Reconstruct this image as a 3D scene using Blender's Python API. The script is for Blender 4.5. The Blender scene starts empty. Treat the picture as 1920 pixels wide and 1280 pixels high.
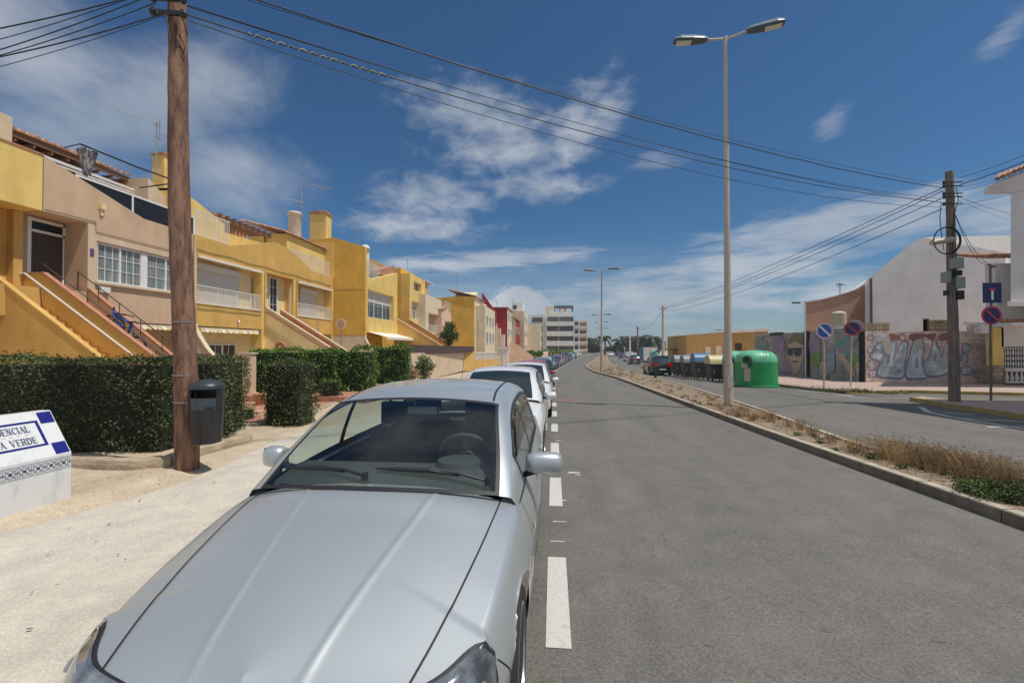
import bpy, bmesh, math, random
from math import sin, cos, pi, sqrt, atan2, exp, radians
from mathutils import Vector, Matrix
random.seed(7)
S = bpy.context.scene
COL = S.collection

# ------------------------------------------------------------------ camera maths (real positions from sight lines)
F = 830.0; H = 1.70
PSI = math.atan((1037-960)/F); TH = math.atan(10/F)
f0 = Vector((-sin(PSI), cos(PSI), 0)); RT = Vector((cos(PSI), sin(PSI), 0)); U0 = Vector((0, 0, 1))
FW = f0*cos(TH)+U0*sin(TH); UP = U0*cos(TH)-f0*sin(TH)
CAM = Vector((0, 0, H))
def ray(px, py): return FW*F+RT*(px-960)+UP*(640-py)
def aty(px, py, Y): d = ray(px, py); return CAM+d*(Y/d.y)
def atx(px, py, X): d = ray(px, py); return CAM+d*(X/d.x)
def g(Y):
    if Y <= 30: return -.018*max(Y, -30)
    return -.54-.66*(1-exp(-(Y-30)*.018/.66))
def atg(px, py, h=0):
    d = ray(px, py); lo, hi = 0.001, 3.0
    if (CAM+d*hi).z-g((CAM+d*hi).y)-h > 0: return CAM+d*hi
    for _ in range(50):
        m = (lo+hi)/2; p = CAM+d*m
        if p.z-g(p.y)-h > 0: lo = m
        else: hi = m
    return CAM+d*lo

# ------------------------------------------------------------------ materials
MATS = {}
def mat(name, col, rough=.8, metal=0, var=0, scale=4, bump=0, bscale=30, spec=.5, coat=0, emit=None, col2=None, lo=.35, hi=.65, detail=6, stretch=None):
    if name in MATS: return MATS[name]
    m = bpy.data.materials.new(name); m.use_nodes = True
    nt = m.node_tree; b = nt.nodes['Principled BSDF']
    b.inputs['Base Color'].default_value = (*col, 1); b.inputs['Roughness'].default_value = rough
    b.inputs['Metallic'].default_value = metal; b.inputs['Specular IOR Level'].default_value = spec
    b.inputs['Coat Weight'].default_value = coat; b.inputs['Coat Roughness'].default_value = .04
    if var or col2 or bump:
        tc = nt.nodes.new('ShaderNodeTexCoord'); mp = nt.nodes.new('ShaderNodeMapping')
        nt.links.new(tc.outputs['Object'], mp.inputs[0])
        if stretch: mp.inputs['Scale'].default_value = stretch
    if var or col2:
        n = nt.nodes.new('ShaderNodeTexNoise'); n.inputs['Scale'].default_value = scale; n.inputs['Detail'].default_value = detail
        n.inputs['Roughness'].default_value = .62
        nt.links.new(mp.outputs[0], n.inputs['Vector'])
        r = nt.nodes.new('ShaderNodeValToRGB'); nt.links.new(n.outputs['Fac'], r.inputs[0])
        a = col2 if col2 else tuple(c*(1-var) for c in col)
        bb = col if col2 else tuple(min(1, c*(1+var)) for c in col)
        r.color_ramp.elements[0].position = lo; r.color_ramp.elements[1].position = hi
        r.color_ramp.elements[0].color = (*a, 1); r.color_ramp.elements[1].color = (*bb, 1)
        nt.links.new(r.outputs[0], b.inputs['Base Color'])
    if bump:
        n2 = nt.nodes.new('ShaderNodeTexNoise'); n2.inputs['Scale'].default_value = bscale; n2.inputs['Detail'].default_value = 4
        nt.links.new(mp.outputs[0], n2.inputs['Vector'])
        bp = nt.nodes.new('ShaderNodeBump'); bp.inputs['Strength'].default_value = bump; bp.inputs['Distance'].default_value = .02
        nt.links.new(n2.outputs['Fac'], bp.inputs['Height']); nt.links.new(bp.outputs[0], b.inputs['Normal'])
    if emit:
        b.inputs['Emission Color'].default_value = (*emit, 1); b.inputs['Emission Strength'].default_value = 1
    MATS[name] = m; return m

def asphalt(name, base, dark, patch, gk=.9, sc=1.0):
    m = bpy.data.materials.new(name); m.use_nodes = True; nt = m.node_tree; N = nt.nodes; Lk = nt.links
    b = N['Principled BSDF']; b.inputs['Roughness'].default_value = .82; b.inputs['Specular IOR Level'].default_value = .35
    tc = N.new('ShaderNodeTexCoord')
    def noise(s, d, st=None, r=.6):
        n = N.new('ShaderNodeTexNoise'); n.inputs['Scale'].default_value = s; n.inputs['Detail'].default_value = d; n.inputs['Roughness'].default_value = r
        if st:
            mp = N.new('ShaderNodeMapping'); mp.inputs['Scale'].default_value = st; Lk.new(tc.outputs['Object'], mp.inputs[0]); Lk.new(mp.outputs[0], n.inputs['Vector'])
        else: Lk.new(tc.outputs['Object'], n.inputs['Vector'])
        return n
    def ramp(n, p0, c0, p1, c1):
        r = N.new('ShaderNodeValToRGB'); r.color_ramp.elements[0].position = p0; r.color_ramp.elements[1].position = p1
        r.color_ramp.elements[0].color = (*c0, 1); r.color_ramp.elements[1].color = (*c1, 1); Lk.new(n.outputs['Fac'], r.inputs[0]); return r
    def mix(a, c, typ, fac):
        x = N.new('ShaderNodeMix'); x.data_type = 'RGBA'; x.blend_type = typ; x.inputs['Factor'].default_value = fac
        Lk.new(a.outputs[0] if a.bl_idname != 'ShaderNodeMix' else a.outputs['Result'], x.inputs['A'])
        Lk.new(c.outputs[0] if c.bl_idname != 'ShaderNodeMix' else c.outputs['Result'], x.inputs['B']); return x
    big = ramp(noise(.8, 6, (1.5, .16, 1)), .32, dark, .68, base)
    pat = ramp(noise(2.6, 9, r=.75), .3, (.74, .75, .76), .7, (1.18, 1.15, 1.10))
    grit = ramp(noise(60*sc, 4, r=.85), .34, (.40, .40, .40), .68, (1.6, 1.58, 1.52))
    v = N.new('ShaderNodeTexVoronoi'); v.inputs['Scale'].default_value = 75; Lk.new(tc.outputs['Object'], v.inputs['Vector'])
    vr = N.new('ShaderNodeValToRGB'); vr.color_ramp.elements[0].position = .08; vr.color_ramp.elements[1].position = .3
    vr.color_ramp.elements[0].color = (1.7, 1.65, 1.55, 1); vr.color_ramp.elements[1].color = (1, 1, 1, 1); Lk.new(v.outputs['Distance'], vr.inputs[0])
    m1 = mix(big, pat, 'MULTIPLY', .8); m2 = mix(m1, grit, 'MULTIPLY', gk); m3 = mix(m2, vr, 'MULTIPLY', .5)
    # cracks
    v2 = N.new('ShaderNodeTexVoronoi'); v2.feature = 'DISTANCE_TO_EDGE'; v2.inputs['Scale'].default_value = .42
    wn = noise(2.2, 4); ad = N.new('ShaderNodeVectorMath'); ad.operation = 'ADD'
    sc = N.new('ShaderNodeVectorMath'); sc.operation = 'SCALE'; sc.inputs['Scale'].default_value = .7
    Lk.new(wn.outputs['Color'], sc.inputs[0]); Lk.new(tc.outputs['Object'], ad.inputs[0]); Lk.new(sc.outputs[0], ad.inputs[1]); Lk.new(ad.outputs[0], v2.inputs['Vector'])
    cr = N.new('ShaderNodeValToRGB'); cr.color_ramp.elements[0].position = 0; cr.color_ramp.elements[1].position = .012
    cr.color_ramp.elements[0].color = (.6, .6, .6, 1); cr.color_ramp.elements[1].color = (1, 1, 1, 1); Lk.new(v2.outputs['Distance'], cr.inputs[0])
    m4 = mix(m3, cr, 'MULTIPLY', patch)
    Lk.new(m4.outputs['Result'], b.inputs['Base Color'])
    bp = N.new('ShaderNodeBump'); bp.inputs['Strength'].default_value = .5; bp.inputs['Distance'].default_value = .008
    nb = noise(110, 3); Lk.new(nb.outputs['Fac'], bp.inputs['Height']); Lk.new(bp.outputs[0], b.inputs['Normal'])
    MATS[name] = m; return m

def glassmat(name, tint, ref=.06, rough=.0):
    m = bpy.data.materials.new(name); m.use_nodes = True; nt = m.node_tree; N = nt.nodes
    for n in list(N): N.remove(n)
    out = N.new('ShaderNodeOutputMaterial'); tr = N.new('ShaderNodeBsdfTransparent'); tr.inputs[0].default_value = (*tint, 1)
    gl = N.new('ShaderNodeBsdfGlossy'); gl.inputs['Roughness'].default_value = rough; gl.inputs[0].default_value = (1, 1, 1, 1)
    fr = N.new('ShaderNodeLayerWeight'); fr.inputs[0].default_value = .5; pw = N.new('ShaderNodeMath'); pw.operation = 'POWER'; pw.inputs[1].default_value = 4.5; nt.links.new(fr.outputs['Facing'], pw.inputs[0])
    mx = N.new('ShaderNodeMixShader'); ma = N.new('ShaderNodeMath'); ma.operation = 'MULTIPLY_ADD'; ma.inputs[1].default_value = .92; ma.inputs[2].default_value = ref
    nt.links.new(pw.outputs[0], ma.inputs[0]); nt.links.new(ma.outputs[0], mx.inputs[0]); nt.links.new(tr.outputs[0], mx.inputs[1]); nt.links.new(gl.outputs[0], mx.inputs[2])
    nt.links.new(mx.outputs[0], out.inputs[0]); MATS[name] = m; return m

def leafmat(name, c1, c2):
    m = bpy.data.materials.new(name); m.use_nodes = True; nt = m.node_tree; N = nt.nodes; b = N['Principled BSDF']
    b.inputs['Roughness'].default_value = .6; b.inputs['Specular IOR Level'].default_value = .25
    ge = N.new('ShaderNodeNewGeometry'); r = N.new('ShaderNodeValToRGB')
    r.color_ramp.elements[0].color = (*c1, 1); r.color_ramp.elements[1].color = (*c2, 1)
    nt.links.new(ge.outputs['Random Per Island'], r.inputs[0])
    tc = N.new('ShaderNodeTexCoord'); no = N.new('ShaderNodeTexNoise'); no.inputs['Scale'].default_value = 2.3; no.inputs['Detail'].default_value = 3
    nt.links.new(tc.outputs['Object'], no.inputs['Vector'])
    r2 = N.new('ShaderNodeValToRGB'); r2.color_ramp.elements[0].position = .35; r2.color_ramp.elements[1].position = .68
    r2.color_ramp.elements[0].color = (.65, .6, .6, 1); r2.color_ramp.elements[1].color = (1.25, 1.2, 1.1, 1); nt.links.new(no.outputs['Fac'], r2.inputs[0])
    x = N.new('ShaderNodeMix'); x.data_type = 'RGBA'; x.blend_type = 'MULTIPLY'; x.inputs['Factor'].default_value = 1
    nt.links.new(r.outputs[0], x.inputs['A']); nt.links.new(r2.outputs[0], x.inputs['B']); nt.links.new(x.outputs['Result'], b.inputs['Base Color'])
    MATS[name] = m; return m

def blockmat(name, c1, c2, mortar, sx=.4, sz=.2):
    """masonry courses, working on the vertical faces of either direction"""
    m = bpy.data.materials.new(name); m.use_nodes = True; nt = m.node_tree; N = nt.nodes; Lk = nt.links; b = N['Principled BSDF']; b.inputs['Roughness'].default_value = .9
    tc = N.new('ShaderNodeTexCoord'); sp = N.new('ShaderNodeSeparateXYZ'); Lk.new(tc.outputs['Object'], sp.inputs[0])
    ad = N.new('ShaderNodeMath'); ad.operation = 'ADD'; Lk.new(sp.outputs[0], ad.inputs[0]); Lk.new(sp.outputs[1], ad.inputs[1])
    cb = N.new('ShaderNodeCombineXYZ'); Lk.new(ad.outputs[0], cb.inputs[0]); Lk.new(sp.outputs[2], cb.inputs[1])
    br = N.new('ShaderNodeTexBrick'); br.inputs['Scale'].default_value = 1; br.inputs['Brick Width'].default_value = sx; br.inputs['Row Height'].default_value = sz
    br.inputs['Mortar Size'].default_value = .012; br.inputs['Color1'].default_value = (*c1, 1); br.inputs['Color2'].default_value = (*c2, 1); br.inputs['Mortar'].default_value = (*mortar, 1)
    Lk.new(cb.outputs[0], br.inputs['Vector'])
    no = N.new('ShaderNodeTexNoise'); no.inputs['Scale'].default_value = 1.6; no.inputs['Detail'].default_value = 7; Lk.new(tc.outputs['Object'], no.inputs['Vector'])
    r = N.new('ShaderNodeValToRGB'); r.color_ramp.elements[0].position = .35; r.color_ramp.elements[1].position = .65
    r.color_ramp.elements[0].color = (.6, .58, .56, 1); r.color_ramp.elements[1].color = (1.2, 1.15, 1.1, 1); Lk.new(no.outputs['Fac'], r.inputs[0])
    x = N.new('ShaderNodeMix'); x.data_type = 'RGBA'; x.blend_type = 'MULTIPLY'; x.inputs['Factor'].default_value = .9
    Lk.new(br.outputs['Color'], x.inputs['A']); Lk.new(r.outputs[0], x.inputs['B']); Lk.new(x.outputs['Result'], b.inputs['Base Color'])
    bp = N.new('ShaderNodeBump'); bp.inputs['Strength'].default_value = .6; bp.inputs['Distance'].default_value = .02; bp.invert = True
    Lk.new(br.outputs['Fac'], bp.inputs['Height']); Lk.new(bp.outputs[0], b.inputs['Normal'])
    MATS[name] = m; return m

def stucco(name, col, weather=.12):
    """painted render with faint streaks and blotches of its own"""
    m = bpy.data.materials.new(name); m.use_nodes = True; nt = m.node_tree; N = nt.nodes; Lk = nt.links; b = N['Principled BSDF']; b.inputs['Roughness'].default_value = .9; b.inputs['Specular IOR Level'].default_value = .2
    tc = N.new('ShaderNodeTexCoord')
    n1 = N.new('ShaderNodeTexNoise'); n1.inputs['Scale'].default_value = .9; n1.inputs['Detail'].default_value = 7; Lk.new(tc.outputs['Object'], n1.inputs['Vector'])
    mp = N.new('ShaderNodeMapping'); mp.inputs['Scale'].default_value = (1.6, 1.6, .4); Lk.new(tc.outputs['Object'], mp.inputs[0])
    n2 = N.new('ShaderNodeTexNoise'); n2.inputs['Scale'].default_value = 1.5; n2.inputs['Detail'].default_value = 5; Lk.new(mp.outputs[0], n2.inputs['Vector'])
    def rp(n, lo, hi, w):
        r = N.new('ShaderNodeValToRGB'); r.color_ramp.elements[0].position = lo; r.color_ramp.elements[1].position = hi
        r.color_ramp.elements[0].color = (1-w, 1-w*1.1, 1-w*1.2, 1); r.color_ramp.elements[1].color = (1+w*.4, 1+w*.4, 1+w*.35, 1); Lk.new(n.outputs['Fac'], r.inputs[0]); return r
    a = rp(n1, .35, .65, weather); c = rp(n2, .25, .6, weather*.55)
    x = N.new('ShaderNodeMix'); x.data_type = 'RGBA'; x.blend_type = 'MULTIPLY'; x.inputs['Factor'].default_value = 1; x.inputs['A'].default_value = (*col, 1); Lk.new(a.outputs[0], x.inputs['B'])
    y = N.new('ShaderNodeMix'); y.data_type = 'RGBA'; y.blend_type = 'MULTIPLY'; y.inputs['Factor'].default_value = 1; Lk.new(x.outputs['Result'], y.inputs['A']); Lk.new(c.outputs[0], y.inputs['B'])
    Lk.new(y.outputs['Result'], b.inputs['Base Color'])
    n3 = N.new('ShaderNodeTexNoise'); n3.inputs['Scale'].default_value = 60; n3.inputs['Detail'].default_value = 3; Lk.new(tc.outputs['Object'], n3.inputs['Vector'])
    bp = N.new('ShaderNodeBump'); bp.inputs['Strength'].default_value = .35; bp.inputs['Distance'].default_value = .01; Lk.new(n3.outputs['Fac'], bp.inputs['Height']); Lk.new(bp.outputs[0], b.inputs['Normal'])
    MATS[name] = m; return m

M = {}
M['road'] = asphalt('asphalt', (.178, .170, .157), (.142, .136, .127), .15, .75)
M['line'] = mat('road_paint', (.56, .55, .51), .7, col2=(.30, .29, .27), scale=34, lo=.24, hi=.46, detail=9)
M['concrete'] = asphalt('pavement_concrete', (.61, .565, .49), (.51, .465, .395), 0, .36, .9)
M['sand'] = asphalt('sandy_earth', (.56, .47, .355), (.44, .355, .255), 0, .5, .7)
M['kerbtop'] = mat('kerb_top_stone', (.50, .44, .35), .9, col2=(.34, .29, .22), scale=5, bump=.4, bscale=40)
M['kerb'] = mat('kerb_stone_shaded', (.27, .225, .175), .9, col2=(.15, .125, .10), scale=3, bump=.4, bscale=40)  # shade on the upright face is put into this darker stone colour
M['soil'] = mat('median_soil', (.37, .28, .19), .95, col2=(.13, .095, .065), scale=7, bump=1, bscale=20, detail=10)
M['pinktile'] = mat('pink_paving', (.50, .37, .31), .9, col2=(.38, .28, .235), scale=3, bump=.2)
M['yellowkerb'] = mat('yellow_kerb_paint', (.55, .38, .08), .8, col2=(.33, .27, .16), scale=5)
M['redtile'] = mat('red_paving', (.42, .20, .13), .85, var=.2, scale=8)
M['wood'] = mat('pole_wood', (.30, .165, .105), .8, col2=(.10, .045, .030), scale=2.2, bump=.9, bscale=10, stretch=(6, 6, 1.1), lo=.36, hi=.6, detail=9)
M['woodgrey'] = mat('weathered_pole_wood', (.30, .235, .20), .9, col2=(.14, .105, .09), scale=3, bump=.6, stretch=(9, 9, .5))
M['galv'] = mat('lamp_column_paint', (.52, .45, .37), .55, metal=.1, var=.1, scale=3, stretch=(3, 3, .6))
M['lamphead'] = mat('lamp_housing', (.045, .06, .075), .4)
M['lamptop'] = mat('lamp_cover', (.16, .21, .24), .35)
M['lens'] = mat('lamp_lens', (.62, .60, .52), .25)
M['black'] = mat('black_plastic', (.02, .02, .023), .45)
M['blackm'] = mat('black_matt', (.012, .012, .013), .8)
M['rubber'] = mat('tyre_rubber', (.025, .025, .026), .85)
M['ochre'] = stucco('ochre_render', (.66, .415, .13))
M['yellow'] = stucco('yellow_render', (.80, .575, .195))
M['pale'] = stucco('pale_yellow_render', (.84, .69, .38))
M['ochred'] = stucco('deep_ochre_render', (.74, .45, .09))
M['beige'] = stucco('beige_render', (.62, .44, .30), .12)
M['beigel'] = stucco('light_beige_render', (.66, .52, .37), .1)
M['cream'] = stucco('cream_render', (.72, .62, .46), .1)
M['pinkr'] = stucco('pink_render', (.74, .52, .40), .1)
M['redr'] = stucco('dark_red_render', (.33, .045, .045), .1)
M['whiter'] = stucco('white_render', (.74, .72, .68), .1)
M['greyr'] = stucco('grey_render', (.78, .77, .78), .08)
M['terr'] = stucco('terracotta_render', (.56, .34, .25), .12)
M['brownr'] = stucco('tan_render', (.50, .31, .12), .1)
M['white'] = mat('white_paint', (.78, .77, .74), .5)
M['whitem'] = mat('white_metal', (.75, .74, .72), .4)
M['shutter'] = mat('roller_shutter', (.66, .63, .58), .6)
M['tile'] = mat('clay_roof_tile', (.56, .30, .18), .85, col2=(.26, .13, .085), scale=5, bump=.3, lo=.4, hi=.6)
M['coping'] = mat('terracotta_coping', (.45, .21, .125), .8, var=.2, scale=9)
M['door'] = mat('dark_brown_door', (.055, .032, .022), .5, var=.2, stretch=(6, 6, .5))
M['pane'] = mat('window_pane', (.035, .05, .055), .06, spec=.8)
M['carglass'] = mat('car_dark_glass', (.018, .028, .03), .05, spec=.45)
M['ribbon'] = mat('far_window_band', (.10, .10, .105), .3)
M['curtain'] = mat('window_curtain', (.30, .33, .31), .25, spec=.6, col2=(.12, .15, .15), scale=3, stretch=(6, 6, .4))
M['smoked'] = mat('smoked_glass', (.02, .022, .027), .16, spec=.25)
M['pergola'] = mat('pergola_wood', (.22, .11, .06), .8)
M['awning'] = mat('awning_fabric', (.70, .55, .24), .9)
M['awnw'] = mat('awning_fabric_white', (.78, .73, .62), .9)
M['steel'] = mat('galvanised_steel', (.42, .43, .44), .4, metal=.7)
M['rail'] = mat('dark_rail', (.06, .04, .035), .6)
M['marble'] = mat('white_marble', (.74, .75, .75), .3, col2=(.50, .53, .55), scale=2.1, lo=.28, hi=.46, stretch=(1, 2.6, 1.2))
M['navy'] = mat('navy_tile', (.02, .025, .20), .25)
M['mosaic'] = mat('grey_ornament', (.28, .32, .42), .4)
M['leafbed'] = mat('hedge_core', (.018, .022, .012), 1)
M['hedge'] = leafmat('dark_hedge_leaf', (.030, .048, .016), (.125, .160, .060))
M['hedgeg'] = leafmat('green_hedge_leaf', (.035, .10, .014), (.15, .31, .045))
M['treeleaf'] = leafmat('tree_leaf', (.03, .06, .012), (.14, .21, .05))
M['drygrass'] = leafmat('dry_grass_blade', (.24, .17, .09), (.60, .45, .27))
M['greenweed'] = leafmat('green_weed_leaf', (.03, .06, .015), (.13, .18, .05))
M['palmleaf'] = leafmat('palm_leaf', (.02, .035, .012), (.07, .09, .035))
M['trunk'] = mat('bark', (.13, .09, .065), .95, var=.3, scale=8)
M['greenp'] = mat('green_plastic', (.018, .36, .10), .45, col2=(.02, .28, .085), scale=2.5)
M['greenl'] = mat('pale_green_plastic', (.14, .50, .30), .42)
M['binb'] = mat('dark_grey_plastic', (.075, .08, .085), .5, var=.12)
M['lidg'] = mat('grey_lid_plastic', (.24, .26, .28), .45)
M['lidb'] = mat('blue_lid_plastic', (.08, .19, .34), .4)
M['lidy'] = mat('yellow_lid_plastic', (.58, .52, .28), .5)
M['sblue'] = mat('sign_blue', (.03, .10, .36), .4)
M['sblued'] = mat('sign_navy', (.012, .03, .12), .4)
M['sred'] = mat('sign_red', (.45, .05, .07), .4)
M['swhite'] = mat('sign_white', (.72, .72, .72), .4)
M['label'] = mat('label_plastic', (.5, .45, .36), .6)
M['block'] = blockmat('painted_blockwork', (.92, .79, .70), (.82, .67, .59), (.55, .45, .40), .4, .2)
M['blockraw'] = blockmat('raw_blockwork', (.48, .39, .27), (.38, .30, .21), (.15, .12, .09), .4, .2)
M['blockgr'] = blockmat('grey_painted_blockwork', (.40, .43, .40), (.33, .37, .36), (.12, .12, .11), .4, .2)
M['cable'] = mat('black_cable', (.012, .012, .014), .6)
M['headglass'] = mat('headlamp_glass', (.30, .33, .36), .08, metal=.3, spec=.9, coat=1, col2=(.07, .08, .09), scale=9)
M['redlamp'] = mat('tail_lamp', (.35, .01, .015), .15)
M['chrome'] = mat('chrome', (.7, .7, .7), .1, metal=1)
M['rim'] = mat('wheel_alloy', (.42, .43, .44), .3, metal=.8)
M['seat'] = mat('seat_fabric', (.02, .024, .03), .9)
M['dash'] = mat('dashboard_plastic', (.055, .06, .062), .7)
M['headliner'] = mat('headliner', (.30, .31, .30), .9)
M['farleaf'] = leafmat('distant_foliage', (.02, .03, .012), (.07, .085, .035))
GW = glassmat('windscreen_glass', (.80, .87, .83), .075)
GS = glassmat('side_glass', (.78, .85, .81), .06)
M['silver'] = mat('silver_metallic_paint', (.53, .565, .58), .38, metal=.6, coat=.5)
def paint(name, c, metal=.3, rough=.35): return mat(name, c, rough, metal=metal, coat=1)

# ------------------------------------------------------------------ mesh builder
BASE = {}
class MB:
    def __init__(s): s.v = []; s.f = []; s.m = []; s.mi = 0; s.T = None
    def add(s, vs, fs):
        o = len(s.v)
        if s.T is not None: vs = [s.T @ Vector(v) for v in vs]
        s.v += [tuple(v) for v in vs]; s.f += [tuple(i+o for i in f) for f in fs]; s.m += [s.mi]*len(fs); return s
    def box(s, x0, x1, y0, y1, z0, z1):
        v = [(x, y, z) for x in (x0, x1) for y in (y0, y1) for z in (z0, z1)]
        return s.add(v, [(0, 1, 3, 2), (4, 6, 7, 5), (0, 4, 5, 1), (2, 3, 7, 6), (0, 2, 6, 4), (1, 5, 7, 3)])
    def obox(s, p, q, w, h, up=(0, 0, 1)):
        """bar from p to q, width w (sideways), height h (along up)"""
        p = Vector(p); q = Vector(q); d = (q-p).normalized(); u = Vector(up); sd = d.cross(u).normalized(); u = sd.cross(d).normalized()
        a = sd*w/2; b = u*h/2
        v = [p-a-b, p+a-b, p+a+b, p-a+b, q-a-b, q+a-b, q+a+b, q-a+b]
        return s.add(v, [(0, 1, 2, 3), (7, 6, 5, 4), (0, 4, 5, 1), (1, 5, 6, 2), (2, 6, 7, 3), (3, 7, 4, 0)])
    def prism(s, poly, ax, a0, a1):
        """poly in the plane normal to axis ax"""
        n = len(poly)
        def mk(p, a): return (a, p[0], p[1]) if ax == 'x' else ((p[0], a, p[1]) if ax == 'y' else (p[0], p[1], a))
        v = [mk(p, a0) for p in poly]+[mk(p, a1) for p in poly]
        fs = [tuple(range(n))[::-1], tuple(range(n, 2*n))]+[(i, (i+1) % n, n+(i+1) % n, n+i) for i in range(n)]
        return s.add(v, fs)
    def tube(s, pts, r, n=8, cap=True):
        pts = [Vector(p) for p in pts]; rs = r if isinstance(r, (list, tuple)) else [r]*len(pts); vs = []; fs = []
        for i, p in enumerate(pts):
            d = (pts[min(i+1, len(pts)-1)]-pts[max(i-1, 0)]).normalized()
            a = d.orthogonal().normalized() if i == 0 else (a-d*a.dot(d)).normalized()
            b = d.cross(a)
            vs += [p+(a*cos(2*pi*k/n)+b*sin(2*pi*k/n))*rs[i] for k in range(n)]
        for i in range(len(pts)-1):
            for k in range(n): fs.append((i*n+k, i*n+(k+1) % n, (i+1)*n+(k+1) % n, (i+1)*n+k))
        if cap: fs.append(tuple(range(n))[::-1]); fs.append(tuple((len(pts)-1)*n+k for k in range(n)))
        return s.add(vs, fs)
    def lathe(s, prof, c=(0, 0, 0), ax='z', n=24, sq=None):
        vs = []; fs = []
        for (r, h) in prof:
            for k in range(n):
                t = 2*pi*k/n; x, y = r*cos(t), r*sin(t)
                if sq:
                    e = sq; x = r*math.copysign(abs(cos(t))**e, cos(t)); y = r*math.copysign(abs(sin(t))**e, sin(t))
                p = (x, y, h) if ax == 'z' else ((h, x, y) if ax == 'x' else (x, h, y))
                vs.append((p[0]+c[0], p[1]+c[1], p[2]+c[2]))
        for i in range(len(prof)-1):
            for k in range(n): fs.append((i*n+k, i*n+(k+1) % n, (i+1)*n+(k+1) % n, (i+1)*n+k))
        fs.append(tuple(range(n))[::-1]); fs.append(tuple((len(prof)-1)*n+k for k in range(n)))
        return s.add(vs, fs)
    def strip(s, A, B):
        n = len(A); return s.add(list(A)+list(B), [(i, i+1, n+i+1, n+i) for i in range(n-1)])
    def quad(s, a, b, c, d): return s.add([a, b, c, d], [(0, 1, 2, 3)])
    def leaves(s, pts, size, up=.3, asp=.6):
        R = random.random
        for p in pts:
            z = size*(.6+.8*R()); a = Vector((R()-.5, R()-.5, R()-.5+up*.3)).normalized(); b = a.orthogonal().normalized(); t = R()*6.28
            c = a.cross(b); b2 = b*cos(t)+c*sin(t); c2 = a.cross(b2); p = Vector(p)
            s.add([p-b2*z*.5, p+c2*z*.5*asp, p+b2*z*.5, p-c2*z*.5*asp], [(0, 1, 2, 3)])
        return s
    def build(s, name, mats, parent=None, smooth=False, bevel=0, merge=False, angle=40):
        if not isinstance(mats, (list, tuple)): mats = [mats]
        me = bpy.data.meshes.new(name); off = BASE.get(parent.name, Vector((0, 0, 0))) if parent else Vector((0, 0, 0))
        me.from_pydata([Vector(v)-off for v in s.v], [], s.f)
        for m in mats: me.materials.append(M[m] if isinstance(m, str) else m)
        me.polygons.foreach_set('material_index', s.m)
        bm = bmesh.new(); bm.from_mesh(me)
        if merge: bmesh.ops.remove_doubles(bm, verts=bm.verts, dist=merge if merge is not True else 1e-4)
        bmesh.ops.recalc_face_normals(bm, faces=bm.faces) if merge or len(s.f) < 4000 else None
        bm.to_mesh(me); bm.free()
        if smooth:
            me.polygons.foreach_set('use_smooth', [True]*len(me.polygons)); me.set_sharp_from_angle(angle=radians(angle))
        o = bpy.data.objects.new(name, me); COL.objects.link(o)
        if parent: o.parent = parent; BASE[o.name] = off
        else: BASE[o.name] = Vector((0, 0, 0))
        if bevel:
            b = o.modifiers.new('bevel', 'BEVEL'); b.width = bevel; b.segments = 2; b.limit_method = 'ANGLE'
        return o
def tag(o, label=None, cat=None, group=None, kind=None):
    if label: o['label'] = label
    if cat: o['category'] = cat
    if group: o['group'] = group
    if kind: o['kind'] = kind
    return o
def thing(name, loc, label, cat, group=None):
    o = bpy.data.objects.new(name, None); COL.objects.link(o); o.location = loc; o.empty_display_size = .2
    BASE[o.name] = Vector(loc); return tag(o, label, cat, group)
def struct(o): o['kind'] = 'structure'; return o
KIDS = {}
def copy_tree(o, parent=None):
    c = o.copy(); COL.objects.link(c); BASE[c.name] = BASE.get(o.name, Vector((0, 0, 0)))
    if parent: c.parent = parent
    for ch in [x for x in list(o.children)]: copy_tree(ch, c)
    return c

def interp(xs, ys, x):
    """monotone-ish Catmull-Rom through the points"""
    if x <= xs[0]: return ys[0]
    if x >= xs[-1]: return ys[-1]
    i = max(k for k in range(len(xs)-1) if xs[k] <= x)
    h = xs[i+1]-xs[i]; t = (x-xs[i])/h
    def sl(k):
        if k == 0: return (ys[1]-ys[0])/(xs[1]-xs[0])
        if k == len(xs)-1: return (ys[-1]-ys[-2])/(xs[-1]-xs[-2])
        a = (ys[k]-ys[k-1])/(xs[k]-xs[k-1]); b = (ys[k+1]-ys[k])/(xs[k+1]-xs[k])
        return 0 if a*b <= 0 else 2*a*b/(a+b)
    m0, m1 = sl(i)*h, sl(i+1)*h
    return (2*t**3-3*t*t+1)*ys[i]+(t**3-2*t*t+t)*m0+(-2*t**3+3*t*t)*ys[i+1]+(t**3-t*t)*m1
def smooth01(t): t = max(0, min(1, t)); return t*t*(3-2*t)
exec_parts = []
SKYR, SKYG, SKYB, CLD, EXPO = .38, .63, .80, 7.5, 0.0
# ------------------------------------------------------------------ sky, sun, camera
w = bpy.data.worlds.new('World'); S.world = w; w.use_nodes = True
nt = w.node_tree; N = nt.nodes; Lk = nt.links; bg = N['Background']
ELEV, AZ = radians(65.5), radians(-14)       # azimuth measured from +X towards +Y
sky = N.new('ShaderNodeTexSky'); sky.sky_type = 'NISHITA'; sky.sun_disc = False; sky.sun_elevation = ELEV
sky.sun_rotation = pi/2-AZ; sky.air_density = 1.0; sky.dust_density = .6; sky.ozone_density = 3.0; sky.altitude = 0
tc = N.new('ShaderNodeTexCoord'); sep = N.new('ShaderNodeSeparateXYZ'); Lk.new(tc.outputs['Generated'], sep.inputs[0])
def math_(op, a, b=None, c=None):
    n = N.new('ShaderNodeMath'); n.operation = op
    for i, v in enumerate((a, b, c)):
        if v is None: continue
        if isinstance(v, (int, float)): n.inputs[i].default_value = v
        else: Lk.new(v, n.inputs[i])
    return n.outputs[0]
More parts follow.
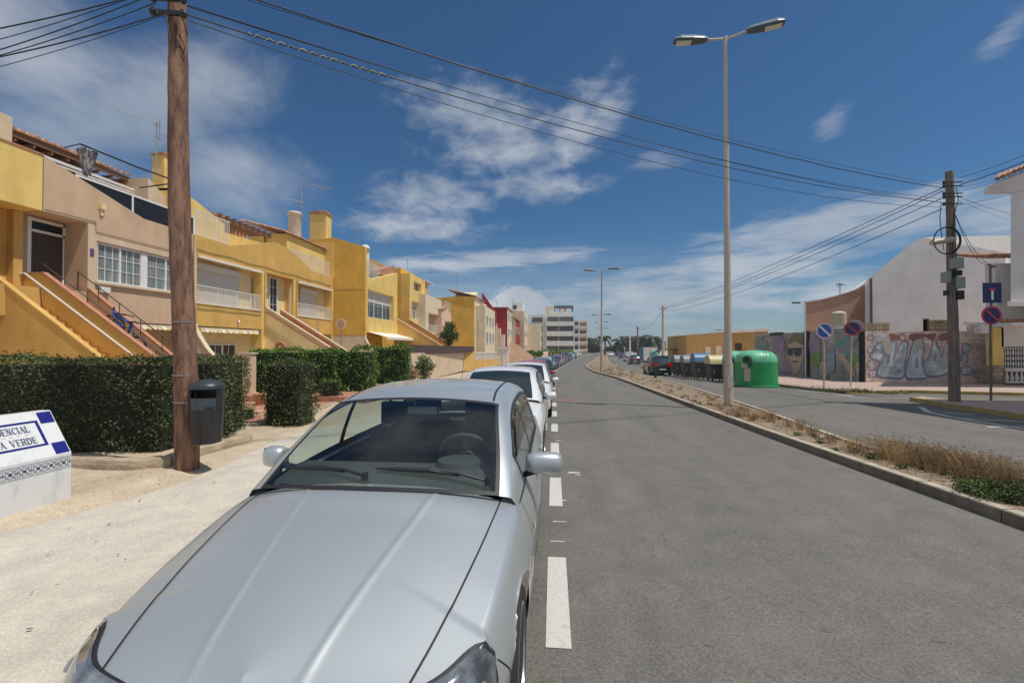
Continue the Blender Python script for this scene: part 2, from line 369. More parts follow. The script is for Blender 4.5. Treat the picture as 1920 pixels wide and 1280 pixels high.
az = math_('ARCTAN2', sep.outputs[0], sep.outputs[1]); el = math_('ARCSINE', sep.outputs[2])
cbn = N.new('ShaderNodeCombineXYZ'); Lk.new(az, cbn.inputs[0]); Lk.new(el, cbn.inputs[1])
# cloud deck plane coordinates
den = math_('ADD', sep.outputs[2], .12); px_ = math_('DIVIDE', sep.outputs[0], den); py_ = math_('DIVIDE', sep.outputs[1], den)
pl = N.new('ShaderNodeCombineXYZ'); Lk.new(px_, pl.inputs[0]); Lk.new(py_, pl.inputs[1])
def noise(vec, scale, detail, rough=.6, st=(1, 1, 1), rot=0, dist=0):
    mp = N.new('ShaderNodeMapping'); mp.inputs['Scale'].default_value = st; mp.inputs['Rotation'].default_value = (0, 0, rot); Lk.new(vec, mp.inputs[0])
    n = N.new('ShaderNodeTexNoise'); n.inputs['Scale'].default_value = scale; n.inputs['Detail'].default_value = detail; n.inputs['Roughness'].default_value = rough; n.inputs['Distortion'].default_value = dist
    Lk.new(mp.outputs[0], n.inputs['Vector']); return n.outputs['Fac']
def azel(px, py):
    d = ray(px, py).normalized(); return atan2(d.x, d.y), math.asin(d.z)
def blob(px, py, rx, ry, rot=0):
    """soft ellipse in (azimuth, elevation)"""
    a, e = azel(px, py); a2, _ = azel(px+rx, py); _, e2 = azel(px, py-ry); ra = a2-a; re = e2-e
    s_ = N.new('ShaderNodeVectorMath'); s_.operation = 'SUBTRACT'; Lk.new(cbn.outputs[0], s_.inputs[0]); s_.inputs[1].default_value = (a, e, 0)
    mp = N.new('ShaderNodeMapping'); mp.inputs['Rotation'].default_value = (0, 0, rot); Lk.new(s_.outputs[0], mp.inputs[0])
    m2 = N.new('ShaderNodeVectorMath'); m2.operation = 'MULTIPLY'; Lk.new(mp.outputs[0], m2.inputs[0]); m2.inputs[1].default_value = (1/ra, 1/re, 0)
    ln = N.new('ShaderNodeVectorMath'); ln.operation = 'LENGTH'; Lk.new(m2.outputs[0], ln.inputs[0])
    r = N.new('ShaderNodeMapRange'); r.interpolation_type = 'SMOOTHSTEP'; r.inputs['From Min'].default_value = 1; r.inputs['From Max'].default_value = .0
    Lk.new(ln.outputs['Value'], r.inputs['Value']); return r.outputs[0]
def sm(v, a, b):
    r = N.new('ShaderNodeMapRange'); r.interpolation_type = 'SMOOTHSTEP'; r.inputs['From Min'].default_value = a; r.inputs['From Max'].default_value = b; Lk.new(v, r.inputs['Value']); return r.outputs[0]
def mx(*a):
    v = a[0]
    for b in a[1:]: v = math_('MAXIMUM', v, b)
    return v
def ad(*a):
    v = a[0]
    for b in a[1:]: v = math_('ADD', v, b)
    return v
nA = noise(cbn.outputs[0], 7, 11, .6, (1, 1.8, 1), .3, .3); nB = noise(cbn.outputs[0], 17, 11, .58, (1, 2.0, 1), .3, .35); nC = noise(cbn.outputs[0], 9, 8, .6, (1, 5.5, 1), .16, .6); nW = noise(cbn.outputs[0], 12, 7, .6, (1, 4, 1), -.6)
nS = noise(cbn.outputs[0], 3.2, 5, .5)
def cloud(mask, n, k=1.0, lo=.45, hi=.8, strength=1.0):
    v = math_('MULTIPLY_ADD', n, k, math_('MULTIPLY_ADD', mask, .75, -.35*k)); return math_('MULTIPLY', math_('MULTIPLY', sm(v, lo, hi), sm(mask, 0.0, .22)), strength)
mA = mx(blob(-60, 30, 420, 330), blob(250, 210, 420, 200, -.5), blob(430, 330, 230, 150), blob(90, 120, 330, 200)); cA = cloud(mA, nA, 1.1, .18, 1.1, .62)
mB = mx(blob(900, 215, 260, 110, .1), blob(960, 280, 270, 90), blob(810, 370, 190, 75), blob(1010, 350, 190, 55), blob(780, 425, 230, 50), blob(1080, 245, 190, 110, -.7)); cB = cloud(mB, nB, 1.4, .28, 1.3, .74)
mC = mx(blob(965, 560, 75, 42), blob(940, 575, 60, 30), blob(1000, 575, 60, 28)); cC = cloud(mC, nB, 1.3, .36, .62, .9)
mD = mx(blob(900, 490, 380, 34, -.08), blob(1520, 430, 560, 75, -.12), blob(1700, 405, 420, 85, -.1), blob(1400, 500, 560, 75, -.1), blob(1250, 560, 500, 70), blob(1650, 540, 420, 60, -.06), blob(1880, 400, 260, 100)); cD = cloud(mD, nC, 1.25, .28, 1.0, .74)
mE = mx(blob(1890, 60, 130, 60, -.6), blob(1560, 230, 90, 50, -.7), blob(1150, 215, 110, 60, -.8), blob(530, 520, 400, 40), blob(1240, 300, 120, 40)); cE = cloud(mE, nW, 1.3, .40, 1.2, .38)
mF = blob(1060, 650, 1700, 260); cF = cloud(mF, nC, .5, .05, 1.1, .62)
nG = noise(pl.outputs[0], 3.0, 7, .6, (1, 2.2, 1), .5); mG = sm(el, .80, 1.05); mH = sm(sep.outputs[1], .25, -.15); cG = math_('MULTIPLY', math_('MULTIPLY', sm(nG, .20, .66), mx(mG, mH)), .85)
tot = math_('SUBTRACT', 1.0, math_('MULTIPLY', math_('MULTIPLY', math_('SUBTRACT', 1.0, cA), math_('SUBTRACT', 1.0, cB)), math_('MULTIPLY', math_('MULTIPLY', math_('SUBTRACT', 1.0, cC), math_('SUBTRACT', 1.0, cD)), math_('MULTIPLY', math_('SUBTRACT', 1.0, cE), math_('MULTIPLY', math_('SUBTRACT', 1.0, cF), math_('SUBTRACT', 1.0, cG))))))
# sky colour: physical sky, deepened as through a polarising filter
gm = N.new('ShaderNodeMix'); gm.data_type = 'RGBA'; gm.blend_type = 'MULTIPLY'; gm.inputs['Factor'].default_value = 1
Lk.new(sky.outputs[0], gm.inputs['A']); gm.inputs['B'].default_value = (SKYR, SKYG, SKYB, 1)
cc = N.new('ShaderNodeMix'); cc.data_type = 'RGBA'; Lk.new(tot, cc.inputs['Factor']); Lk.new(gm.outputs['Result'], cc.inputs['A'])
shade = N.new('ShaderNodeMix'); shade.data_type = 'RGBA'; Lk.new(sm(nS, .35, .65), shade.inputs['Factor']); shade.inputs['A'].default_value = (*[c*CLD for c in (.62, .70, .80)], 1); shade.inputs['B'].default_value = (*[c*CLD for c in (.92, .95, 1.0)], 1)
Lk.new(shade.outputs['Result'], cc.inputs['B'])
Lk.new(cc.outputs['Result'], bg.inputs[0]); bg.inputs[1].default_value = .09
sd = bpy.data.lights.new('sun', 'SUN'); sd.energy = 3.6; sd.angle = radians(.53); sd.color = (1, .95, .87)
so = bpy.data.objects.new('sun', sd); COL.objects.link(so)
dv = Vector((cos(AZ)*cos(ELEV), sin(AZ)*cos(ELEV), sin(ELEV))); so.rotation_euler = dv.to_track_quat('Z', 'Y').to_euler(); so.location = (10, -5, 40)
cd = bpy.data.cameras.new('camera'); co = bpy.data.objects.new('camera', cd); COL.objects.link(co); S.camera = co
cd.sensor_width = 36; cd.lens = 36*F/1920; cd.clip_end = 5000; cd.clip_start = .05
co.matrix_world = Matrix.Translation(CAM) @ Matrix((RT, UP, -FW)).transposed().to_4x4()
S.view_settings.view_transform = 'Standard'; S.view_settings.look = 'None'; S.view_settings.exposure = EXPO; S.view_settings.gamma = 1
S.cycles.max_bounces = 8; S.cycles.transparent_max_bounces = 12
# ------------------------------------------------------------------ cars
KINDS = {
 'sedan': dict(L=4.44, W=1.74, wb=2.51, fo=.80, R=.315, cow=1.05, deck=4.02,
    zs=([.06, .25, .55, .85, 1.1, 2, 3.9, 4.05, 4.3], [.66, .735, .83, .910, .968, .97, 1.02, 1.035, 1.0]),
    ze=([0, .15, .35, .6, 1.2, 2, 3, 4, 4.3, 4.44], [.625, .645, .69, .755, .872, .91, .935, .965, .95, .93]),
    gh=([1.05, 1.40, 1.88, 2.30, 2.85, 3.32, 3.7, 4.0, 4.1], [.962, 1.165, 1.385, 1.455, 1.475, 1.44, 1.35, 1.12, 1.03]),
    ws=1.89, rg=3.5, pil=[(1.42, 2.30), (2.38, 3.24)], q=(3.34, 3.7)),
 'hatch': dict(L=3.95, W=1.68, wb=2.46, fo=.78, R=.30, cow=.88, deck=3.80,
    zs=([.1, .3, .6, .9, 1.15, 2, 3.7, 3.9], [.68, .78, .88, .955, 1.0, 1.0, 1.0, 1.0]),
    ze=([0, .15, .35, .6, 1.2, 2, 3, 3.95], [.60, .66, .74, .81, .91, .94, .97, .96]),
    gh=([.86, 1.2, 1.65, 2.1, 2.7, 3.2, 3.5, 3.78, 3.86], [.99, 1.20, 1.40, 1.475, 1.48, 1.44, 1.38, 1.12, 1.02]),
    ws=1.7, rg=3.48, pil=[(1.25, 2.2), (2.28, 3.0)], q=(3.06, 3.4)),
 'suv': dict(L=4.4, W=1.80, wb=2.62, fo=.82, R=.35, cow=1.05, deck=4.28,
    zs=([.1, .3, .6, .9, 1.15, 2, 4.2, 4.35], [.85, .95, 1.02, 1.07, 1.1, 1.1, 1.1, 1.1]),
    ze=([0, .15, .35, .6, 1.2, 2, 3, 4.4], [.75, .85, .93, .97, 1.03, 1.05, 1.06, 1.06]),
    gh=([1.0, 1.35, 1.75, 2.2, 3, 3.8, 4.1, 4.28, 4.33], [1.08, 1.35, 1.58, 1.66, 1.68, 1.65, 1.58, 1.22, 1.12]),
    ws=1.8, rg=4.08, pil=[(1.35, 2.35), (2.43, 3.3)], q=(3.38, 4.0)),
 'van': dict(L=4.6, W=1.85, wb=2.9, fo=.85, R=.33, cow=.75, deck=4.5,
    zs=([.1, .3, .6, .9, 1.15, 2, 4.4, 4.55], [.85, .98, 1.1, 1.15, 1.15, 1.1, 1.1, 1.1]),
    ze=([0, .15, .35, .6, 1.2, 2, 3, 4.6], [.75, .88, .99, 1.05, 1.08, 1.1, 1.1, 1.1]),
    gh=([.7, 1.0, 1.4, 1.7, 3, 4.2, 4.4, 4.5, 4.54], [1.13, 1.42, 1.75, 1.84, 1.86, 1.84, 1.78, 1.3, 1.15]),
    ws=1.45, rg=4.41, pil=[(1.0, 1.9)], q=None),
}
class CarShape:
    def __init__(s, k):
        P = s.P = KINDS[k]; L, W = P['L'], P['W']/2
        s.L = L
        ctrl = [(0, 0), (.25, .006), (.47, .03), (.66, .105), (.775, .27), (.83, .6), (.855, 1.1), (W, 1.8), (W, 2.6), (.865*W/.87, 3.3), (.835, L-.42), (.77, L-.16), (.62, L-.045), (.35, L-.008), (0, L)]
        ctrl = [(x*W/.87 if i not in (7, 8) else x, y) for i, (x, y) in enumerate(ctrl)]
        pts = []
        for i in range(len(ctrl)-1):
            p0 = ctrl[i-1] if i else (-ctrl[1][0], ctrl[1][1]); p1 = ctrl[i]; p2 = ctrl[i+1]; p3 = ctrl[i+2] if i+2 < len(ctrl) else (-ctrl[-2][0], ctrl[-2][1])
            for j in range(16):
                t = j/16
                pts.append(tuple(.5*((2*p1[c])+(-p0[c]+p2[c])*t+(2*p0[c]-5*p1[c]+4*p2[c]-p3[c])*t*t+(-p0[c]+3*p1[c]-3*p2[c]+p3[c])*t**3) for c in (0, 1)))
        pts.append(ctrl[-1]); s.pts = pts
        s.cum = [0]
        for a, b in zip(pts, pts[1:]): s.cum.append(s.cum[-1]+math.dist(a, b))
        s.tot = s.cum[-1]
        s.aF = s.a_of_y(P['cow']+.1); s.aR = s.a_of_y(L-.55)
    def out(s, a):
        import bisect
        a = max(0, min(s.tot, a)); i = min(len(s.pts)-2, max(0, bisect.bisect_right(s.cum, a)-1))
        t = (a-s.cum[i])/max(1e-9, s.cum[i+1]-s.cum[i]); p, q = s.pts[i], s.pts[i+1]
        d = Vector((q[0]-p[0], q[1]-p[1])).normalized()
        return p[0]+(q[0]-p[0])*t, p[1]+(q[1]-p[1])*t, d.y, -d.x
    def a_of_y(s, y):
        for i in range(len(s.pts)-1):
            if s.pts[i][1] <= y <= s.pts[i+1][1]:
                return s.cum[i]+(s.cum[i+1]-s.cum[i])*(y-s.pts[i][1])/max(1e-9, s.pts[i+1][1]-s.pts[i][1])
        return s.tot
    def spine(s, a):
        P = s.P; c = P['cow']+.1; e = s.L-.55
        if a < s.aF: return .1+(c-.1)*(a/s.aF)**1.15
        if a > s.aR: return e+(s.L-.1-e)*(1-(1-(a-s.aR)/(s.tot-s.aR))**1.15)
        return s.out(a)[1]
    def ev(s, a, t, off=0):
        P = s.P; bx, by, nx, ny = s.out(a); zb = .2; ze = interp(*P['ze'], by)
        def ins(t):
            u = max(0, (t-.68)/.32); v = max(0, (.28-t)/.28)
            k = .075 if .35 < by < s.L-.3 else .05
            return k*u*u+.045*v*v-.012*exp(-((t-.62)/.10)**2)
        sy = s.spine(a); zc = interp(*P['zs'], sy)
        def base(a_, t_):
            if t_ <= 1:
                i = ins(t_); return Vector((bx-nx*i, by-ny*i, zb+(ze-zb)*t_))
            r = t_-1; i = ins(1); b = Vector((bx-nx*i, by-ny*i)); q = b.lerp(Vector((0, sy)), r)
            z = ze+(interp(*P['zs'], q.y)-ze)*(1-(1-r)**2.6)
            if q.y < P['cow']+.1:
                xc = .17+.17*q.y
                z += .0045*exp(-((q.x-xc)/.014)**2)
            return Vector((q.x, q.y, z))
        p = base(a, t)
        if off:
            p1 = s.ev(min(s.tot, a+.01), t); p0 = s.ev(max(0, a-.01), t); q1 = s.ev(a, min(2, t+.01)); q0 = s.ev(a, max(0, t-.01))
            n = (p1-p0).cross(q1-q0)
            if n.length > 1e-12:
                n.normalize()
                if n.dot(Vector((nx, ny, .6))) < 0: n = -n
                p = p+n*off
        return p
    def gh(s, u, w, off=0):
        """greenhouse: u along the car, w 0..1 up the side, 1..2 over the top"""
        P = s.P; zr = interp(*P['gh'], u); W = P['W']/2
        wb = W-.062-.02*smooth01((P['cow']+.35-u)/.5)-.07*smooth01((u-(P['deck']-.6))/.6)
        zb = interp(*P['ze'], u)-.012
        crown = .045; zc = max(zr-crown, zb+.004); wc = wb-.33*(zc-zb)-.02
        A = Vector((wb, zb)); Cn = Vector((wc, zc)); T = Vector((0, zr))
        def side(v): q = A.lerp(Cn, v); q.x += .022*sin(pi*v)*min(1, (zc-zb)/.3); return q
        def top(r): return Vector((wc*(1-r), zr-(zr-zc)*(1-r)**2))
        if w < .84: q = side(w)
        elif w > 1.16: q = top(w-1)
        else:
            k = (w-.84)/.32; q = side(.84)*(1-k)**2+Cn*2*k*(1-k)+top(.16)*k*k
        kf = .16*(1-smooth01((u-P['cow'])/1.5)); kr = .13*smooth01((u-P['deck']+.9)/.9)
        y = u+(kf-kr)*(q.x/W)**2
        p = Vector((q.x, y, q.y))
        if off:
            p1 = s.gh(u+.01, w); p0 = s.gh(u-.01, w); q1 = s.gh(u, min(2, w+.01)); q0 = s.gh(u, max(0, w-.01))
            n = (q1-q0).cross(p1-p0); n.normalize()
            if n.dot(Vector((.6, 0, 1))) < 0: n = -n
            p = p+n*off
        return p
SHAPES = {}
def make_car(name, kind, pm, label, group=None, hi=False, plate=None):
    if kind not in SHAPES: SHAPES[kind] = CarShape(kind)
    s = SHAPES[kind]; P = s.P; L = s.L; W = P['W']/2; R = P['R']
    root = thing(name, (0, 0, 0), label, 'car' if kind != 'van' else 'van', group)
    CY = L/2; SH = Matrix.Translation((0, -CY, 0))
    def mb(): m = MB(); m.T = SH; return m
    na, nb_, nt = (260, 20, 64) if hi else (76, 9, 7)
    wheels = [(P['fo'], 1), (P['fo']+P['wb'], 1)]; ra = R+.045
    AA = [s.tot*i/na for i in range(na+1)]; TT = [i/nb_ for i in range(nb_+1)]+[1+(i/nt) for i in range(1, nt+1)]
    def arch(p):
        if p.x < W-.12: return p
        for wy, _ in wheels:
            d = Vector((p.y-wy, p.z-R))
            if d.length < ra and d.length > 1e-6: d = d.normalized()*ra; return Vector((p.x, wy+d.x, R+d.y))
        return p
    def inside(p): return p.x > W-.13 and any((p.y-wy)**2+(p.z-R)**2 < (ra-.001)**2 for wy, _ in wheels)
    # body
    b = mb()
    for sg in (1, -1):
        V = []; raw = []
        for a in AA:
            for t in TT:
                p = s.ev(a, t); raw.append(p); q = arch(p) if t < .98 else p; V.append((sg*q.x, q.y, q.z))
        n = len(TT); o = len(b.v); b.v += [tuple(SH @ Vector(v)) for v in V]
        for i in range(na):
            for j in range(n-1):
                ids = (i*n+j, (i+1)*n+j, (i+1)*n+j+1, i*n+j+1)
                if TT[j+1] < .98 and all(inside(raw[k]) for k in ids): continue
                if TT[j] >= 1.1:
                    sy = sum(s.spine(AA[k]) for k in (i, i+1))/2
                    if P['cow']+.14 < sy < P['deck']-.12: continue
                b.f.append(tuple(o+k for k in (ids if sg == 1 else ids[::-1])))
                z = (raw[ids[0]].z+raw[ids[2]].z)/2
                b.m.append(1 if z < .235 else 0)
    b.build('body', [pm, 'black'], root, smooth=True, merge=1e-4, angle=38)
    # greenhouse
    us = []; g0, g1 = P['gh'][0][0], P['gh'][0][-1]; nu = 64 if hi else 28
    cuts = [P['ws'], P['rg'], P['deck']-.06, P['cow']+.012]+[v for pr in P['pil'] for v in pr]+(list(P['q']) if P['q'] else [])
    us = sorted(set([round(g0+(g1-g0)*i/nu, 4) for i in range(nu+1)]+cuts)); us = [u for i, u in enumerate(us) if u in cuts or all(abs(u-c) > .018 for c in cuts)]
    wsid = [0, .12, .35, .6, .78, .84, .92, 1, 1.03, 1.06, 1.10, 1.16, 1.3, 1.5, 1.7, 1.85, 2] if hi else [0, .12, .45, .78, .88, 1, 1.14, 1.4, 1.7, 2]
    wg = 1.06 if hi else 1.14
    roofm = mb(); glw = mb(); glr = mb(); sides = {}
    for sg in (1, -1):
        for i in range(len(us)-1):
            um = (us[i]+us[i+1])/2
            for j in range(len(wsid)-1):
                wm = (wsid[j]+wsid[j+1])/2
                q = [s.gh(us[i], wsid[j]), s.gh(us[i+1], wsid[j]), s.gh(us[i+1], wsid[j+1]), s.gh(us[i], wsid[j+1])]
                q = [(sg*p.x, p.y, p.z) for p in q]
                if sg == -1: q = q[::-1]
                if wm > wg and P['cow']+.012 <= um < P['ws']: glw.add(q, [(0, 1, 2, 3)])
                elif wm > wg and P['rg'] < um < P['deck']-.06: glr.add(q, [(0, 1, 2, 3)])
                elif .12 < wm < .78 and any(a < um < c for a, c in P['pil']+([P['q']] if P['q'] else [])):
                    k = [(a, c) for a, c in P['pil']+([P['q']] if P['q'] else []) if a < um < c][0]
                    sides.setdefault((sg, k), mb()).add(q, [(0, 1, 2, 3)])
                else:
                    roofm.mi = 1 if (wm < .12 or (.12 < wm < .84 and 1.4 < um < P['deck']-.5) and um > P['cow']+.12) else 0
                    roofm.add(q, [(0, 1, 2, 3)])
    rf = roofm.build('roof', [pm, 'black'], root, smooth=True, merge=1e-4, angle=45)
    glw.build('windscreen', GW if hi else M['carglass'], root, smooth=True, merge=1e-4)
    glr.build('rear_window', GW if hi else M['carglass'], root, smooth=True, merge=1e-4)
    for k in sides: sides[k].build('side_window', GS if hi else M['carglass'], root, smooth=True, merge=1e-4)
    # wheels + wells
    well = mb()
    for sg in (1, -1):
        for wy, _ in wheels:
            prof = [(sg*(W-.055), wy+(ra+.004)*cos(t*pi/12), R+(ra+.004)*sin(t*pi/12)) for t in range(-2, 15)]
            inn = [(sg*(W-.35), y, z) for _, y, z in prof]; well.strip(prof, inn)
            well.add(inn+[(sg*(W-.35), wy, R)], [(i, i+1, len(inn)) for i in range(len(inn)-1)])
            c = sg*(W-.03-.10)
            w = mb(); w.lathe([(R-.09, c-.095), (R-.03, c-.105), (R, c-.075), (R, c+.075), (R-.03, c+.105), (R-.09, c+.095)], (0, wy, R), 'x', 36 if hi else 18)
            wh = w.build('wheel', 'rubber', root, smooth=True, angle=50)
            r = mb(); ce = c+sg*.085
            r.lathe([(.02, ce-sg*.02), (.05, ce+sg*.004), (.055, ce-sg*.015)], (0, wy, R), 'x', 12)
            r.lathe([(R-.105, ce-sg*.02), (R-.085, ce+sg*.015), (R-.095, ce+sg*.018), (R-.115, ce-sg*.06)], (0, wy, R), 'x', 30 if hi else 14)
            for k in range(5 if hi else 5):
                t = k*2*pi/5+.3; r.obox((ce-sg*.012, wy+.04*cos(t), R+.04*sin(t)), (ce-sg*.006, wy+(R-.10)*cos(t), R+(R-.10)*sin(t)), .05, .022, (1, 0, 0))
            r.build('rim', 'rim', wh, smooth=True)
            if hi:
                r = mb(); r.lathe([(.01, ce-sg*.10), (R-.11, ce-sg*.10), (R-.11, ce-sg*.085), (.01, ce-sg*.085)], (0, wy, R), 'x', 24); r.build('brake_disc', 'blackm', wh)
    well.box(-W+.16, W-.16, .35, L-.35, .19, .24)
    well.build('wheel_well', 'blackm', root)
    # lamps: proud patches of the body surface
    def patch(a0, a1, t0, t1, off, sg, n1=14, n2=6, trim=None):
        V = []; m = mb()
        for i in range(n1+1):
            for j in range(n2+1):
                fa = i/n1; tb = t0+(t1-t0)*j/n2
                if trim: lo, hi_ = trim(fa); tb = lo+(hi_-lo)*j/n2
                p = s.ev(a0+(a1-a0)*fa, tb, off); V.append((sg*p.x, p.y, p.z))
        fs = [(i*(n2+1)+j, (i+1)*(n2+1)+j, (i+1)*(n2+1)+j+1, i*(n2+1)+j+1) for i in range(n1) for j in range(n2)]
        m.add(V, fs if sg == 1 else [f[::-1] for f in fs]); return m
    for sg in (1, -1):
        if hi:
            def tr(f, k=1.0): mid = .815+.055*f; hh = (.255-.06*f)*k*max(.0, 1-abs((f-.5)/.5)**5)**.5; return mid-hh, mid+hh
            h = patch(.28, .97, 0, 0, .003, sg, 20, 8, tr).build('headlight', 'black', root, smooth=True)
            tr2 = lambda f: tr(f, .9)
            patch(.305, .945, 0, 0, .006, sg, 20, 8, tr2).build('lens', 'headglass', h, smooth=True)
            for ac, rr in ((.44, .05), (.62, .055), (.82, .035)):
                c = s.ev(ac, .86, .008); q = MB(); q.T = SH @ Matrix.Translation((sg*c.x, c.y, c.z)) @ Matrix.Rotation(sg*.5, 4, 'Z') @ Matrix.Rotation(-.9, 4, 'X')
                q.lathe([(rr*.3, 0), (rr*.8, .004), (rr, .008), (rr*.97, .011), (rr*.7, .006)], (0, 0, 0), 'y', 20)
                q.build('reflector', 'rim', h, smooth=True)
        else:
            patch(.36, .82, .72, 1.02, .008, sg, 6, 3).build('headlight', 'headglass', root, smooth=True)
        patch(s.tot-.85, s.tot-.35, .62, .98, .01, sg, 6, 3).build('tail_light', 'redlamp', root, smooth=True)
    # bumper seams, hood cut, door lines as thin dark grooves on the surface
    def seam(pts, w=.006, m='black', nm='panel_gap', off=.0015):
        for sg in (1, -1):
            A = []; B = []
            for i, (a, t) in enumerate(pts):
                p = s.ev(a, t, off); a2, t2 = pts[min(i+1, len(pts)-1)]; a1, t1 = pts[max(i-1, 0)]
                d = (s.ev(a2, t2, off)-s.ev(a1, t1, off)).normalized(); bx, by, nx, ny = s.out(a)
                nrm = Vector((nx, ny, .15)) if t < .9 else Vector((nx*.2, ny*.2, 1)); sd = d.cross(nrm).normalized()*w/2
                A.append(p+sd); B.append(p-sd)
            q = mb(); q.strip([(sg*p.x, p.y, p.z) for p in A], [(sg*p.x, p.y, p.z) for p in B]); gaps.append(q)
    gaps = []
    def find(x, y):
        """surface parameters of a point on the upper surface"""
        best = None
        for i in range(0, 60):
            for k in range(0, 26):
                a = s.aF*1.35*i/60; t = 1+k/26; p = s.ev(a, t); d = (p.x-x)**2+(p.y-y)**2
                if best is None or d < best[0]: best = (d, a, t)
        st = .05
        while st > 1e-4:
            imp = False
            for da, dt in ((st, 0), (-st, 0), (0, st), (0, -st)):
                a, t = max(0, best[1]+da), min(2, max(1, best[2]+dt)); p = s.ev(a, t); d = (p.x-x)**2+(p.y-y)**2
                if d < best[0]: best = (d, a, t); imp = True
            if not imp: st /= 2
        return best[1], best[2]
    if hi:
        hxs, hys = [.12, .3, .5, .7, .9, 1.1, 1.3], [.52, .57, .612, .645, .672, .692, .70]
        seam([find(interp(hxs, hys, .12+1.2*k/30), .12+1.2*k/30) for k in range(31)], .008, off=.0045)
        seam([(.0+.02*k, 1.075) for k in range(16)], .007)
        for y0 in (1.30, 2.38): a0 = s.a_of_y(y0); seam([(a0, .12+.86*k/16) for k in range(17)], .006)
        a0, a1 = s.a_of_y(3.05), s.a_of_y(3.05)
        seam([(s.a_of_y(2.98+.25*smooth01(k/10)), .30+.68*k/16) for k in range(17)], .006)
        seam([(.97+.012*k, .82-.03*k) for k in range(13)], .006)
        ln = patch(s.a_of_y(1.32), s.a_of_y(3.0), .40, .47, .012, 1, 20, 2).build('rub_strip', 'black', root); patch(s.a_of_y(1.32), s.a_of_y(3.0), .40, .47, .012, -1, 20, 2).build('rub_strip', 'black', root)
        for sg in (1, -1):
            patch(s.a_of_y(1.40), s.a_of_y(1.40)+.05, .68, .74, .008, sg, 3, 2).build('side_indicator', 'lidy', root)
            for yy in (2.22, 3.0):
                c = s.ev(s.a_of_y(yy), .84, .025); q = mb(); q.obox((sg*c.x, c.y-.09, c.z), (sg*c.x, c.y+.09, c.z), .025, .028); q.build('door_handle', pm, root, bevel=.008)
        # roof drip grooves (dark lines along the roof edge)
        for sg in (1, -1):
            q = mb(); A = [s.gh(u, 1.12, .002) for u in [1.93+.05*k for k in range(34)]]; q.strip([(sg*p.x, p.y, p.z) for p in A], [(sg*(p.x-.016), p.y, p.z+.0025) for p in A]); gaps.append(q)
        allg = MB(); 
        for q in gaps: allg.add(q.v, q.f)
        allg.build('panel_gap', 'black', root)
        # windscreen black border
        for grp in (0, 1):
         bd = mb()
         for sg in (1, -1):
            for (u0, u1, w0, w1) in [[(P['cow']+.012, P['ws'], 1.06, 1.10), (P['ws']-.045, P['ws'], 1.06, 2.0), (P['cow']+.012, P['cow']+.035, 1.06, 2.0)], [(P['rg'], P['rg']+.05, 1.06, 2), (P['rg'], P['deck']-.06, 1.06, 1.10)]][grp]:
                n1 = 14; V = []
                for i in range(n1+1):
                    for j in range(n1+1):
                        p = s.gh(u0+(u1-u0)*i/n1, w0+(w1-w0)*j/n1, .0025); V.append((sg*p.x, p.y, p.z))
                bd.add(V, [(i*(n1+1)+j, (i+1)*(n1+1)+j, (i+1)*(n1+1)+j+1, i*(n1+1)+j+1) for i in range(n1) for j in range(n1)])
         bd.build('glass_border', 'black', root, smooth=True)
        # grille, plate
        g_ = mb()
        for k in range(7):
            A = [s.ev(.012*i, .73+.045*k, .004) for i in range(17)]
            for sg in (1, -1): g_.strip([(sg*p.x, p.y, p.z) for p in A], [(sg*p.x, p.y, p.z+.012) for p in A])
        g_.build('grille_bar', 'chrome', root)
        m_ = mb()
        for sg in (1, -1):
            q = patch(0, .24, .70, 1.07, .002, sg, 8, 4); m_.add([Vector(v)-Vector((0, -CY, 0)) for v in q.v], q.f)
        m_.build('grille', 'black', root)
        # interior
        i_ = mb(); V = []; n1 = 18
        for i in range(n1+1):
            for j in range(-6, 7):
                w = 2-abs(j)/6*.84; p = s.gh(1.95+(3.5-1.95)*i/n1, max(1.16, w), -.03); V.append((math.copysign(p.x, j), p.y, p.z))
        i_.add(V, [(i*13+j, (i+1)*13+j, (i+1)*13+j+1, i*13+j+1) for i in range(n1) for j in range(12)]); i_.build('headliner', 'headliner', root, smooth=True)
        d = mb()
        prof = [(1.22, .94), (1.35, .965), (1.55, .985), (1.74, .975), (1.82, .93), (1.82, .55)]
        for k in range(len(prof)-1):
            w0 = min(.74, .55+.2*(prof[k][0]-1.08)/.3); w1 = min(.74, .55+.2*(prof[k+1][0]-1.08)/.3)
            d.quad((-w0, prof[k][0], prof[k][1]-.02), (w0, prof[k][0], prof[k][1]-.02), (w1, prof[k+1][0], prof[k+1][1]-.02), (-w1, prof[k+1][0], prof[k+1][1]-.02))
        d.T = SH
        d.lathe([(.17, 0), (.15, .05), (.08, .06)], (.36, 1.70, .945), 'z', 20)
        d.build('dashboard', 'dash', root, smooth=True, angle=50)
        dc = mb()
        for sg in (1, -1):
            A = [s.ev(s.a_of_y(1.3+.1*k), 1.03, -.02) for k in range(28)]; dc.strip([(sg*(p.x), p.y, p.z) for p in A], [(sg*(p.x-.09), p.y, p.z-.01) for p in A]); dc.strip([(sg*(p.x-.09), p.y, p.z-.01) for p in A], [(sg*(p.x-.10), p.y, .3) for p in A])
        dc.quad((-.75, 3.75, .95), (.75, 3.75, .95), (.75, 4.0, .97), (-.75, 4.0, .97)); dc.box(-.75, .75, 1.1, 4.0, .25, .29)
        dc.build('door_card', 'seat', root)
